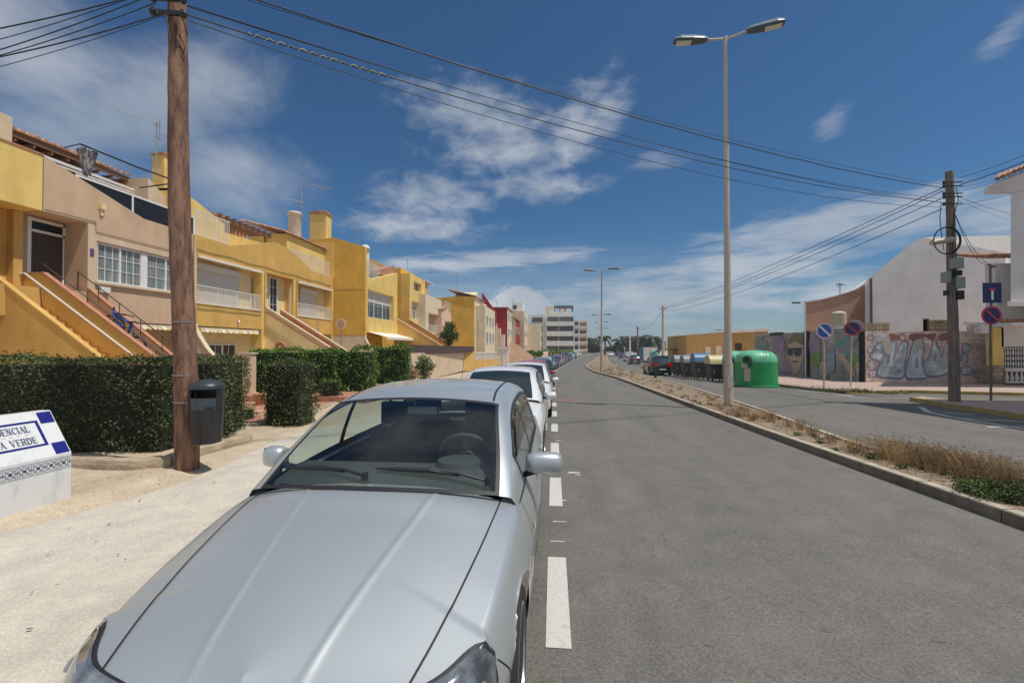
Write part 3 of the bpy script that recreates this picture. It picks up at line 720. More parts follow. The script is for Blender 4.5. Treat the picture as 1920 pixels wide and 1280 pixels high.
        for x0, y0 in ((.37, 2.12), (-.37, 2.12), (.36, 3.05), (-.36, 3.05)):
            q = MB(); q.T = SH @ Matrix.Translation((x0, y0, 0))
            q.box(-.25, .25, -.25, .25, .36, .52)
            q.prism([(.2, .50), (.30, .50), (.44, 1.06), (.36, 1.08)], 'x', -.24, .24)
            st = q.build('seat', 'seat', root, bevel=.04)
            q = MB(); q.T = SH @ Matrix.Translation((x0, y0, 0)); q.box(-.135, .135, .36, .45, 1.11, 1.29); q.obox((-.05, .41, 1.04), (-.05, .41, 1.12), .012, .012, (0, 1, 0)); q.obox((.05, .41, 1.04), (.05, .41, 1.12), .012, .012, (0, 1, 0))
            q.build('headrest', 'seat', st, bevel=.03)
        q = MB(); q.T = SH @ Matrix.Translation((.36, 1.93, .965)) @ Matrix.Rotation(radians(-62), 4, 'X')
        q.tube([(.19*cos(t*pi/16), .19*sin(t*pi/16), 0) for t in range(33)], .016, 8)
        q.lathe([(.07, -.03), (.06, .02), (.02, .03)], (0, 0, -.02), 'z', 14)
        for t in (.2, pi-.2, -pi/2): q.obox((.05*cos(t), .05*sin(t), -.01), (.185*cos(t), .185*sin(t), 0), .04, .015)
        q.build('steering_wheel', 'dash', root, smooth=True)
        q = mb(); q.box(-.125, .125, 2.03, 2.055, 1.245, 1.315); q.obox((0, 2.03, 1.31), (0, 1.96, 1.355), .02, .02); mr = q.build('rear_view_mirror', 'black', root, bevel=.015)
        q = mb(); q.box(-.115, .115, 2.056, 2.058, 1.252, 1.308); q.build('mirror_glass', 'lidg', mr)
        q = mb(); q.box(-.112, .112, 2.024, 2.029, 1.253, 1.307); q.build('mirror_back', 'lidg', mr)
        for (xa, wa, xb, wb2) in ((.62, 0, -.02, 0), (-.05, 0, -.60, 0)):
            q = mb()
            def gp(x, u, off):
                w = 1.2
                for k in range(40):
                    w = 1.165+.835*k/39
                    if s.gh(u, w).x < abs(x): break
                p = s.gh(u, w, off); return Vector((math.copysign(p.x, x), p.y, p.z))
            c0 = gp(xa, P['cow']+.075, .03); c1 = gp((xa+xb)/2, P['cow']+.13, .022); c2 = gp(xb, P['cow']+.14, .014)
            q.tube([c0, c0.lerp(c1, .5)+Vector((0, 0, .014)), c1], .009, 6); q.tube([c1.lerp(c0, .5), c1, c1.lerp(c2, .5), c2], [.006, .016, .015, .006], 6); q.lathe([(.02, -.02), (.018, .02)], tuple(c0), 'z', 10)
            q.build('wiper', 'black', root)
        q = mb(); q.lathe([(.018, 0), (.014, .015)], (0, 3.45, 1.385), 'z', 10); q.tube([(0, 3.45, 1.39), (0, 3.62, 1.72)], .003, 5); q.build('aerial', 'black', root)
    # mirrors
    for sg in (1, -1):
        ym = P['cow']+.62; c = s.gh(ym, .02); q = MB(); q.T = SH @ Matrix.Translation((sg*(W+(.055 if hi else .08)), ym-.03, c.z+(.11 if hi else .06))) @ Matrix.Rotation(sg*.12, 4, 'Z')
        kx_ = (.62 if sg < 0 else 1.0) if hi else .8; kz_ = 1.05 if hi and sg < 0 else 1.0; n = 20 if hi else 8; V = []; rings = 12 if hi else 6
        prof = [(-.115, .55), (-.105, .8), (-.06, .98), (.03, 1.0), (.085, .93), (.112, .7), (.118, .4)]
        for (x, k) in prof:
            for j in range(n):
                t = 2*pi*j/n; cx = math.copysign(abs(cos(t))**.7, cos(t)); cz = math.copysign(abs(sin(t))**.75, sin(t))
                yy = -.065*k*max(0, cx)**.9-.0*k if cx > 0 else .028*(-cx)
                V.append((sg*x*kx_-sg*.03*(1-kx_)*2, (-.075*k*cx if cx > 0 else .03*(-cx)), .068*k*cz*kz_))
        fs = [(i*n+j, i*n+(j+1) % n, (i+1)*n+(j+1) % n, (i+1)*n+j) for i in range(len(prof)-1) for j in range(n)]+[tuple(range(n)), tuple((len(prof)-1)*n+j for j in range(n))]
        q.add(V, fs); mi = q.build('wing_mirror', pm, root, smooth=True, angle=60)
        q = MB(); q.T = SH; q.obox((sg*(W-.07), ym+.02, c.z+.02), (sg*(W+.02), ym-.02, c.z+(.055 if hi else .01)), .07, .035); q.build('mirror_arm', 'black', mi, bevel=.01 if hi else 0)
        q = MB(); q.T = SH; zo = .065 if hi else .015; q.box(sg*(W-.03), sg*(W+.15), ym+.002, ym+.006, c.z-.015+zo, c.z+.09+zo); q.build('mirror_glass', 'pane', mi)
    if not hi:
        q = mb(); q.box(-.45, .45, -.012, .03, .30, .42); q.build('grille', 'blackm', root)
        q = mb(); q.box(-.26, .26, L-.02, L+.012, .45, .56); q.box(-.26, .26, -.022, .02, .36, .46); q.build('number_plate', 'swhite', root)
    return root
def put(o, x, y, rz=0, dz=0):
    o.location = (x, y, g(y)+dz); o.rotation_euler = (-.018 if y < 40 else 0, 0, rz) if rz == 0 else (0, 0, rz)
    return o
# ------------------------------------------------------------------ ground, roads
YS = [-12+.75*i for i in range(96)]+[60+3*i for i in range(31)]+[153+12*i for i in range(24)]+[450+80*i for i in range(20)]
def curve(pts): xs = [p[0] for p in pts]; ys = [p[1] for p in pts]; return lambda y: interp(xs, ys, y)
def pxline(pxs, h=0, pre=(), post=()):
    pts = sorted([(atg(x, y, h).y, atg(x, y, h).x) for x, y in pxs]); return curve(list(pre)+pts+list(post))
DL = pxline([(1039, 700), (1062, 683), (1075, 675), (1090, 668), (1100, 664), (1108, 661)], pre=[(-12, .03), (5, .03), (25, .05)], post=[(420, 45), (800, 95)])
MLc = pxline([(1400, 803.75), (1224, 736), (1162, 712), (1112, 697), (1100, 690), (1108, 680), (1120, 671), (1130, 665)], pre=[(-12, 4.9), (0, 4.72)], post=[(420, 50), (800, 100)])
MRc = pxline([(1920, 905), (1640, 838), (1530, 802), (1440, 770), (1385, 752), (1250, 712), (1165, 690), (1140, 674)], .12, pre=[(-12, 6.2)], post=[(170, 21.5), (420, 53), (800, 103)])
def ML(y): return MLc(y)
def MR(y): return max(MRc(y), MLc(y)+.9)
def RR(y): return MR(y)+interp([-12, 10, 30, 60, 120, 400], [5.9, 5.9, 5.6, 5.6, 6.5, 7], y)
def sheet(name, fa, fb, dz, m, y0=-12, y1=2000, n=1):
    ys = sorted(set([y for y in YS if y0 < y < y1]+[y0, min(y1, YS[-1])])); b = MB()
    for k in range(n):
        b.strip([(fa(y)+(fb(y)-fa(y))*k/n, y, g(y)+dz) for y in ys], [(fa(y)+(fb(y)-fa(y))*(k+1)/n, y, g(y)+dz) for y in ys])
    return struct(b.build(name, m))
b = MB(); ys = YS
b.strip([(-900, y, g(y)-.03) for y in ys], [(900, y, g(y)-.03) for y in ys])
struct(b.build('ground', 'sand'))
sheet('road', lambda y: DL(y)-2.2, RR, 0, 'road', n=3)
sheet('side_street', lambda y: RR(y)-.3, lambda y: 60, -.006, 'road', 6, 24)
# left pavement with kerb
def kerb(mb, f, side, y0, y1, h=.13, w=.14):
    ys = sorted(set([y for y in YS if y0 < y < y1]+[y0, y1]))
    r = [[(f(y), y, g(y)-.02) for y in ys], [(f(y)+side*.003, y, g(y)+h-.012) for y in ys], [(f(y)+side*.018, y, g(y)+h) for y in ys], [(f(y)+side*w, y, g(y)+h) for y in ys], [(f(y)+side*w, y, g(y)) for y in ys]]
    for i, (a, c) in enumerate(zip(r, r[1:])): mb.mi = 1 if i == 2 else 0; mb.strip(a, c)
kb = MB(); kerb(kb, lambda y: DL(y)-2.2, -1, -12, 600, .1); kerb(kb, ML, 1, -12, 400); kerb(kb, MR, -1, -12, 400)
kb.mi = 2; yj = -4.0
while yj < 46:
    for f_, sd_ in ((ML, 1), (MR, -1)):
        x_, z_ = f_(yj), g(yj); kb.add([(x_-sd_*.002, yj-.005, z_+.002), (x_-sd_*.002, yj+.005, z_+.002), (x_+sd_*.001, yj+.005, z_+.119), (x_+sd_*.001, yj-.005, z_+.119)], [(0, 1, 2, 3)]); kb.add([(x_+sd_*.016, yj-.005, z_+.1325), (x_+sd_*.016, yj+.005, z_+.1325), (x_+sd_*.14, yj+.005, z_+.1325), (x_+sd_*.14, yj-.005, z_+.1325)], [(0, 1, 2, 3)])
    yj += 1.0
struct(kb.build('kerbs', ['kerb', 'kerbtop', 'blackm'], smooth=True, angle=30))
sheet('pavement', lambda y: DL(y)-5.0-.35*sin(y*.9)*exp(-((y-4)/6)**2), lambda y: DL(y)-2.34, .09, 'concrete', n=2)
b = MB(); ys = [y for y in YS if y < 300]
# sandy verge beside the pavement, with gentle lumps
V = []; nx = 14
yv = [-6+.4*i for i in range(90)]
for y in yv:
    for k in range(nx+1):
        fx = k/nx; x0 = DL(y)-4.6; x1 = -9.5-.0*y
        V.append((x0+(x1-x0)*fx, y, g(y)+.075+.022*sin(3.1*y+fx*9)*sin(2.3*fx*7+y)+(.02 if k > 1 else -.04)+.03*smooth01(fx*2)))
b.add(V, [(i*(nx+1)+k, (i+1)*(nx+1)+k, (i+1)*(nx+1)+k+1, i*(nx+1)+k+1) for i in range(len(yv)-1) for k in range(nx)])
struct(b.build('sandy_verge', 'sand', smooth=True))
sheet('median_soil', lambda y: ML(y)+.13, lambda y: MR(y)-.13, .10, 'soil', -12, 400)
# painted lines
b = MB(); y = 2.60-2.42*5
while y < 330:
    for (a, c) in ((y, y+1.16),):
        k = 3; A = [(DL(a+(c-a)*i/k)-.075, a+(c-a)*i/k, g(a+(c-a)*i/k)+.004) for i in range(k+1)]; B = [(p[0]+.15, p[1], p[2]) for p in A]; b.strip(A, B)
    y += 2.42
for (px, py, wx, wy) in [(1050, 938, .09, .02), (1049, 978, .08, .015), (1045, 1015, .08, .012), (1076, 886, .10, .04), (1084, 890, .05, .02), (1045, 873, .06, .015), (1047, 826, .07, .03), (1043, 819, .05, .02)]:
    p = atg(px, py); b.quad((p.x-wx, p.y-wy, p.z+.004), (p.x+wx*.7, p.y-wy*.6, p.z+.004), (p.x+wx, p.y+wy*.7, p.z+.004), (p.x-wx*.6, p.y+wy, p.z+.004))
def pxband(pts, w):
    P = [atg(*p) for p in pts]; A = []; B = []
    for i, p in enumerate(P):
        d = (P[min(i+1, len(P)-1)]-P[max(i-1, 0)]); d.z = 0; d.normalize(); n = Vector((-d.y, d.x, 0))*w/2; A.append(p+n+Vector((0, 0, .004))); B.append(p-n+Vector((0, 0, .004)))
    b.strip(A, B)
pxband([(1726, 763), (1740, 772), (1775, 780), (1840, 791), (1920, 804), (2000, 815)], .16)
pxband([(1765, 773), (1830, 777)], .10); pxband([(1790, 783), (1850, 787), (1925, 790)], .12); pxband([(1850, 800), (1930, 800)], .10)
pxband([(1480, 731), (1560, 737), (1600, 743)], .12); pxband([(1595, 745), (1780, 747)], .06)
struct(b.build('road_markings', 'line'))
# road repairs / manholes
for (px, py, nm, lb) in [(1065, 750, 'manhole_cover', 'rusty rectangular utility cover set in the left carriageway')]:
    p = atg(px, py); q = MB(); q.box(p.x-.38, p.x+.38, p.y-.30, p.y+.30, p.z-.02, p.z+.006); q.box(p.x-.33, p.x+.33, p.y-.25, p.y+.25, p.z-.02, p.z+.010)
    tag(q.build(nm, mat('rusty_iron', (.20, .12, .09), .8, var=.3, scale=8), bevel=.004), lb, 'manhole cover')
# right pavement (far corner) with yellow kerb
def poly_slab(name, pts, z0, h, m, mk=None, kw=.15):
    b = MB(); n = len(pts)
    # top as a fan cut along y: use bmesh triangulation
    me_pts = [(p[0], p[1], g(p[1])+h) for p in pts]
    b.add(me_pts+[(p[0], p[1], g(p[1])-.05) for p in pts], [tuple(range(n))]+[(i, n+i, n+(i+1) % n, (i+1) % n) for i in range(n)])
    return struct(b.build(name, m))
def dens(pts, step=1.0):
    out = []
    for a, c in zip(pts, pts[1:]+pts[:1]):
        n = max(1, int(math.dist(a, c)/step)); out += [(a[0]+(c[0]-a[0])*i/n, a[1]+(c[1]-a[1])*i/n) for i in range(n)]
    return out
K = [atg(1480, 727), atg(1530, 733), atg(1585, 738), atg(1640, 738), atg(1700, 736.5), atg(1800, 739), atg(1920, 742)]
corner = [(p.x, p.y) for p in K]
corner = [(12.3, 60), (12.2, 40), (12.1, 28)]+corner+[(60, corner[-1][1]-.5), (60, 30), (30, 30), (22, 60)]
def grid_slab(name, pts, h, m):
    """flat-topped slab following the ground slope, cut into rows"""
    b = MB(); ys = sorted(set([p[1] for p in pts]+[y for y in YS if min(p[1] for p in pts) < y < max(p[1] for p in pts)]))
    def xs_at(y):
        r = []
        for (x0, y0), (x1, y1) in zip(pts, pts[1:]+pts[:1]):
            if (y0 <= y < y1) or (y1 <= y < y0): r.append(x0+(x1-x0)*(y-y0)/(y1-y0))
        return sorted(r)
    for a, c in zip(ys, ys[1:]):
        ra = xs_at(a+1e-4); rc = xs_at(c-1e-4)
        for k in range(0, min(len(ra), len(rc))-1, 2):
            b.quad((ra[k], a, g(a)+h), (ra[k+1], a, g(a)+h), (rc[k+1], c, g(c)+h), (rc[k], c, g(c)+h))
    return struct(b.build(name, m))
grid_slab('corner_pavement', corner, .13, 'pinktile')
def kerbline(name, pts, h, m, w=.15):
    P = [Vector((x, y, 0)) for x, y in pts]; b = MB(); R = [[], [], [], []]
    for i, p in enumerate(P):
        d = (P[min(i+1, len(P)-1)]-P[max(i-1, 0)]).normalized(); n = Vector((-d.y, d.x, 0)); z = g(p.y)
        R[0].append((p.x, p.y, z-.03)); R[1].append((p.x, p.y, z+h-.02)); q = p+n*.02; R[2].append((q.x, q.y, z+h+.003)); q = p+n*w; R[3].append((q.x, q.y, z+h+.003))
    for a, c in zip(R, R[1:]): b.strip(a, c)
    return struct(b.build(name, m, smooth=True, angle=35))
yk = dens([(p.x, p.y) for p in K]+[(60, K[-1].y-.5)], .6)[:-60]
kerbline('kerb_yellow', dens([(p.x, p.y) for p in K[2:]]+[(60, K[-1].y-.5), (60.1, K[-1].y-.5)], .6)[:70], .13, 'yellowkerb')
kerbline('kerb_corner', dens([(12.3, 60), (12.2, 40), (12.1, 28)]+[(p.x, p.y) for p in K[:3]]+[(K[2].x+.05, K[2].y)], .8)[:60], .13, 'kerb')
I = [atg(1920, 787), atg(1860, 777), atg(1800, 768), atg(1760, 762), atg(1735, 756)]
isl = [(11.3, 3), (11.3, 9)]+[(p.x, p.y) for p in I]+[(I[-1].x+.15, I[-1].y+.9), (I[-1].x+.9, I[-1].y+1.35), (14, 17.2), (60, 17.2), (60, 3)]
grid_slab('island_pavement', isl, .14, 'pinktile')
ik = [(11.3, 3), (11.3, 9)]+[(p.x, p.y) for p in I]+[(I[-1].x+.15, I[-1].y+.9), (I[-1].x+.9, I[-1].y+1.35), (14, 17.2), (60, 17.2)]
kerbline('kerb_island', [p for p in ik[::-1]], .14, 'yellowkerb')
# weathered stone planter kerbs beside the hedges
def rock_kerb(name, pts, h, w, label):
    b = MB(); P = []
    for a, c in zip(pts, pts[1:]):
        n = max(1, int((Vector(c)-Vector(a)).length/.12)); P += [Vector(a).lerp(Vector(c), i/n) for i in range(n)]
    P.append(Vector(pts[-1])); R = [[] for _ in range(6)]
    for i, p in enumerate(P):
        d = (P[min(i+1, len(P)-1)]-P[max(i-1, 0)]); d.z = 0; d.normalize(); n = Vector((-d.y, d.x, 0)); j = lambda s=.012: random.uniform(-s, s)
        gap = -.012 if i % 9 == 0 else 0
        for k, (o, z) in enumerate([(0, -.05), (.0, h*.55), (.02, h*.93), (.05, h), (w-.03, h), (w, h*.4)]):
            q = p+n*(o+j()+gap); R[k].append((q.x, q.y, g(p.y)+z+j(.008)+gap*.5+.07))
    for a, c in zip(R, R[1:]): b.strip(a, c)
    return tag(b.build(name, mat('rough_kerbstone', (.46, .37, .26), .95, col2=(.30, .235, .165), scale=3.5, bump=.7, bscale=25), smooth=True, angle=50), label, 'planter kerb', 'stone kerbs edging the hedge beds')
def G2(px, py): p = atg(px, py, .08); return (p.x, p.y, 0)
rock_kerb('planter_kerb', [G2(-120, 880), G2(0, 882), G2(130, 882), G2(250, 885), G2(320, 878), G2(345, 868), G2(420, 846), G2(474, 830)], .17, .2, 'rough stone kerb along the foot of the long dark hedge')
rock_kerb('planter_kerb', [G2(462, 802), G2(520, 800), G2(548, 800), G2(575, 787), G2(600, 772), G2(640, 755)], .10, .18, 'low stone kerb around the foot of the square clipped bush')
# red tiled path between the hedges
b = MB(); p0, p1, p2, p3 = atg(455, 795, .08), atg(540, 795, .08), atg(620, 757, .08), atg(450, 757, .08)
b.add([(p.x, p.y, g(p.y)+.14) for p in (p0, p1, p2, p3)], [(0, 1, 2, 3)]); b.box(p3.x-3, p2.x+1.2, p2.y, p2.y+5, g(12)+.1, g(12)+.28)
struct(b.build('garden_path', 'redtile'))
sheet('garden_ground', lambda y: DL(y)-19, lambda y: DL(y)-9.2, .12, 'sand', 3, 140)

# leaf litter on the pavement: dark scraps lying on the sand
b = MB(); R_l = random.Random(3)
for k in range(120):
    if k < 24: px, py = [(222, 1040), (205, 983), (176, 923), (262, 938), (60, 1112), (108, 1097), (360, 885), (240, 890), (225, 898), (130, 990), (160, 950), (390, 868), (300, 900), (265, 892), (235, 1050), (55, 1180), (330, 930), (400, 905), (180, 1015), (90, 1040), (282, 888), (310, 889), (345, 892), (205, 895)][k]; s_ = R_l.uniform(.012, .022)
    else: px, py = R_l.uniform(130, 470), 0; py = 880+R_l.random()**2*180; s_ = R_l.uniform(.004, .009)
    p = atg(px, py, .1); t = R_l.random()*6; n = 7; el_ = R_l.uniform(.3, .6)
    ring = []
    for j in range(n): u = 2*pi*j/n; rx, ry = s_*cos(u), s_*el_*sin(u)*R_l.uniform(.6, 1.2); ring.append((p.x+rx*cos(t)-ry*sin(t), p.y+rx*sin(t)+ry*cos(t), p.z+.006+abs(rx)*.5*R_l.random()))
    b.add(ring, [tuple(range(n))])
tag(b.build('leaf_litter', mat('dead_leaf', (.16, .11, .07), .9, col2=(.07, .05, .035), scale=12)), 'scattered dead leaves lying on the sandy pavement', 'leaf litter', kind='stuff')

b = MB(); R_s = random.Random(11)
for (px, py, sx, sy2) in [(1440, 1048, .05, .03), (1482, 1037, .06, .04), (1332, 1210, .05, .02), (1240, 1000, .04, .03), (1140, 880, .07, .05), (1300, 900, .05, .04), (1550, 1180, .08, .05), (1170, 1060, .04, .03), (1090, 930, .06, .05), (1760, 1200, .07, .04)]:
    p = atg(px, py); n = 11; sx *= .6; sy2 *= .6; b.add([(p.x+sx*cos(2*pi*k/n)*R_s.uniform(.6, 1.2), p.y+sy2*sin(2*pi*k/n)*R_s.uniform(.6, 1.2), p.z+.003) for k in range(n)], [tuple(range(n))])
struct(b.build('road_stains', mat('oil_stain', (.10, .093, .085), .6, col2=(.17, .16, .145), scale=14)))
# ------------------------------------------------------------------ building helpers
DZ = Matrix.Translation((0, 0, -.05))
def W_(): m = MB(); m.T = DZ; return m
def panel(mb, X0, X1, y0, y1, z0, z1, holes=()):
    ys = sorted(set([y0, y1]+[v for h in holes for v in h[:2] if y0 < v < y1])); zs = sorted(set([z0, z1]+[v for h in holes for v in h[2:] if z0 < v < z1]))
    for a, c in zip(ys, ys[1:]):
        col = [];
        for e, f in zip(zs, zs[1:]):
            ym, zm = (a+c)/2, (e+f)/2
            if any(h[0] < ym < h[1] and h[2] < zm < h[3] for h in holes): col.append(None)
            else:
                if col and col[-1]: col[-1][1] = f
                else: col.append([e, f])
        for k in col:
            if k: mb.box(X0, X1, a, c, k[0], k[1])
    return mb
def window(parent, X, y0, y1, z0, z1, n=2, nx=0, nz=0, pane='pane', T=DZ, fr=.06, shut=0, name='window', face=1):
    """window in a wall facing +X (face=1); sashes side by side"""
    m = MB(); m.T = T; d = .07*face
    def bx(a, b_, c, e, x0=0, x1=d): m.box(min(X+x0, X+x1), max(X+x0, X+x1), a, b_, c, e)
    bx(y0, y1, z0, z0+fr); bx(y0, y1, z1-fr, z1); bx(y0, y0+fr, z0+fr, z1-fr); bx(y1-fr, y1, z0+fr, z1-fr)
    wd = (y1-y0-2*fr)/n
    for i in range(1, n): bx(y0+fr+wd*i-fr*.6, y0+fr+wd*i+fr*.6, z0+fr, z1-fr, 0, d*.9)
    for i in range(n):
        a = y0+fr+wd*i
        for k in range(1, nx+1): bx(a+wd*k/(nx+1)-.011, a+wd*k/(nx+1)+.011, z0+fr, z1-fr, d*.25, d*.5)
        for k in range(1, nz+1): zz = z0+fr+(z1-z0-2*fr)*k/(nz+1); bx(a, a+wd, zz-.011, zz+.011, d*.27, d*.52)
    f = m.build(name, 'white', parent)
    p = MB(); p.T = T; p.box(min(X+d*.1, X+d*.2), max(X+d*.1, X+d*.2), y0+fr*.8, y1-fr*.8, z0+fr*.8, z1-fr*.8); p.build('pane', pane, f)
    if shut:
        s = MB(); s.T = T; zz = z1-fr
        while zz > z0+(z1-z0)*(1-shut): s.box(min(X+d*.55, X+d*.75), max(X+d*.55, X+d*.75), y0+fr, y1-fr, zz-.045, zz-.004); zz -= .05
        s.build('shutter', 'shutter', f)
    return f
def shutterbox(parent, X, y0, y1, z0, z1, T=DZ):
    m = MB(); m.T = T; m.box(X, X+.20, y0, y1, z1-.30, z1); zz = z1-.30
    while zz > z0: m.box(X, X+.05, y0+.05, y1-.05, zz-.055, zz-.006); zz -= .06
    m.box(X, X+.03, y0+.05, y1-.05, z0, z1-.3)
    return m.build('roller_shutter', 'shutter', parent)
def railing(parent, p0, p1, h, sp=.11, m='whitem', T=DZ, t=.022, zlow=None, name='railing'):
    b = MB(); b.T = T; p0, p1 = Vector(p0), Vector(p1); n = max(2, int((p1-p0).length/sp)); up = Vector((0, 0, 1))
    b.obox(p0+up*h, p1+up*h, .05, .04); b.obox(p0+up*.06, p1+up*.06, .04, .03)
    for i in range(n+1):
        p = p0.lerp(p1, i/n); b.obox(p+up*.06, p+up*h, t*(1.8 if i % 12 == 0 else 1), t, (1, 0, 0))
    return b.build(name, m, parent)
def tile_roof(parent, y0, y1, xe, ze, xr, zr, T=None, pitch=.25, name='roof'):
    """corrugated clay roof, eave at xe, ridge at xr, running along Y"""
    b = MB(); b.T = T; n = int((y1-y0)/pitch)*6; A = []; B = []; C_ = []
    for i in range(n+1):
        y = y0+(y1-y0)*i/n; k = .085*abs(sin(pi*i/6)); A.append((xe, y, ze+k)); B.append((xr, y, zr+k)); C_.append((xe, y, ze-.03))
    b.strip(A, B); b.strip(C_, A); b.quad((xe, y0, ze-.03), (xe, y1, ze-.03), (xr, y1, zr-.03), (xr, y0, zr-.03))
    return b.build(name, 'tile', parent, smooth=True, angle=50)
def tile_edge_y(parent, x0, z0, x1, z1, y0, y1, T=None, name='roof'):
    """narrow clay-tile capping on a wall lying in an X-Z plane"""
    b = MB(); b.T = T; n = int(abs(x1-x0)/.2); 
    for i in range(n):
        a, c = i/n, (i+1)/n; p = ((x0+(x1-x0)*a), z0+(z1-z0)*a); q = ((x0+(x1-x0)*c), z0+(z1-z0)*c); r = abs(x1-x0)/n*.5
        b.tube([((p[0]+q[0])/2, y0-.08, (p[1]+q[1])/2+.02), ((p[0]+q[0])/2, y1+.08, (p[1]+q[1])/2+.02)], r, 8)
    return b.build(name, 'tile', parent, smooth=True)
def stairs(parent, ya, yb, x0, z0, s, run, mstep, T=DZ):
    b = MB(); b.T = T; n = int(run/.29)
    for i in range(n): b.box(x0+i*.29, x0+(i+1)*.29, ya, yb, z0-s*run-1.6, z0-(i+1)*.29*s)
    return b.build('stairs', mstep, parent)
def parapet(parent, y, x0, z0, s, run, th, mw, mc, flat=.0, T=DZ, below=6, cop=True, up=.0, name='stair_wall'):
    x1 = x0+run; z1 = z0-s*run
    b = MB(); b.T = T; b.prism([(x0-flat, z0), (x0, z0), (x1, z1), (x1, z1-1.6 if below else z1-.5), (x0-flat, z1-1.6 if below else z0-.5)], 'y', y, y+th)
    o = b.build(name, mw, parent)
    if cop:
        c = MB(); c.T = T
        L = [(x0, z0), (x1, z1)]
        if flat: c.obox((x0-flat, y+th/2, z0+.03), (x0+.02, y+th/2, z0+.03), th+.05, .055)
        c.obox((x0, y+th/2, z0+.033), (x1, y+th/2, z1+.033), th+.05, .055); c.build('coping', mc, o)
    return o
def wing(parent, y, th, x0, x1, z1, z0, mw, mc, T=DZ, zb=-.6):
    """garden wing wall sweeping down in a concave curve from the facade"""
    n = 12; pts = []
    for i in range(n+1):
        t = i/n; pts.append((x0+(x1-x0)*t, z0+(z1-z0)*(1-t)**2.1))
    b = MB(); b.T = T; b.prism(pts+[(x1, zb), (x0, zb)], 'y', y, y+th); o = b.build('wing_wall', mw, parent)
    c = MB(); c.T = T
    for p, q in zip(pts, pts[1:]): c.obox((p[0], y+th/2, p[1]+.02), (q[0]+.01, y+th/2, q[1]+.02), th+.06, .05)
    c.build('coping', mc, o)
def scallop(parent, X, y0, y1, z, d=.18, pitch=.22, T=DZ, m1='awning', m2='awnw', out=.35):
    b = MB(); b.T = T; n = int((y1-y0)/pitch)
    for i in range(n):
        b.mi = i % 2; a = y0+(y1-y0)*i/n; c = y0+(y1-y0)*(i+1)/n; mid = (a+c)/2; w = .02*((i*7) % 3)
        b.add([(X, a, z), (X, c, z), (X+.02+w, c, z-d*.72), (X+.03+w, mid, z-d), (X+.02+w, a, z-d*.72)], [(0, 1, 2, 3, 4)])
        b.add([(X-out, a, z+.16), (X-out, c, z+.16), (X, c, z), (X, a, z)], [(0, 1, 2, 3)])
    b.mi = 1; b.box(X-out-.1, X-out, y0, y1, z+.08, z+.22); b.box(X-.03, X+.01, y0, y1, z-.01, z+.03)
    return b.build('awning', [m1, m2], parent)
def antenna(loc, h, label, size=1.0, arms=((.0, .9),), group=None):
    r = thing('tv_antenna', loc, label, 'antenna', group or 'television antennas on the roofs'); x, y, z = loc
    b = MB(); b.tube([(x, y, z-.1), (x, y, z+h)], .022*size, 6); b.build('mast', 'steel', r)
    for dz, ln in arms:
        zz = z+h-dz; b = MB(); b.tube([(x-.1, y-.05, zz), (x-.1, y-ln*size*.9, zz)] if False else [(x+.1, y+.05, zz), (x-ln*.55*size, y-ln*.75*size, zz+.06)], .013*size, 5)
        for k in range(8):
            t = k/7; cx, cy = x+.1+(-ln*.55*size-.1)*t, y+.05+(-ln*.75*size-.05)*t; e = .22*size*(1-.45*t); b.tube([(cx-e*.8, cy+e*.6, zz+.06*t), (cx+e*.8, cy-e*.6, zz+.06*t)], .007*size, 4)
        b.tube([(x+.05, y+.1, zz-.25), (x+.05, y+.1, zz+.25)], .012, 4); b.obox((x+.02, y-.2, zz-.14), (x+.02, y+.3, zz-.14), .02, .02)
        b.build('aerial', 'steel', r)
    return r

# ------------------------------------------------------------------ house 1 (ochre, far left)
XF = -16.5; XR = -17.45
h1 = thing('row_house', (XF, 9, -.3), 'ochre row house at the far left edge, its stair wall rising above the long hedge', 'house', 'terraced houses along the left side')
b = W_(); panel(b, XR, XF, 4, 12.84, 6.16, 7.96); b.build('parapet', 'yellow', h1)
b = W_(); b.box(-27, XR, 4, 12.86, -.6, 6.9); b.box(XR, XF-.003, 4, 11.55, 2.7, 6.157); b.box(XR, XF, 10.4, 12.84, 2.7, 3.66); b.box(XR, XR+.25, 12.60, 12.85, 3.66, 6.15); b.build('wall', 'ochre', h1)
b = W_(); b.box(-20.2, -18.7, 12.0, 13.62, 6.9, 9.72); b.build('roof_pillar', 'beigel', h1)
b = W_(); b.box(XF-.35, XF+.03, 4, 12.84, 7.96, 8.01); b.build('coping', 'coping', h1)
stairs(h1, 12.02, 12.88, XF, 3.15, .70, 5.4, 'ochre')
parapet(h1, 11.90, XF-.6, 4.02, .70, 6.2, .12, 'ochre', 'ochre')
pm_ = parapet(h1, 12.88, XF, 4.12, .69, 5.6, .12, 'ochre', 'coping', flat=.85, name='middle_stair_wall')
b = W_(); A = Vector((XF-.9, 12.80, 4.13)); Bq = Vector((XF-.55, 12.80, 4.13)); Cq = Vector((XF+5.3, 12.80, 4.13-.69*5.85+.02)); b.tube([A, Bq, Cq], .028, 8)
for k in range(7): p = Bq.lerp(Cq, k/6); b.tube([p, p+Vector((0, .09, -.1))], .01, 5)
b.build('handrail', 'whitem', h1)
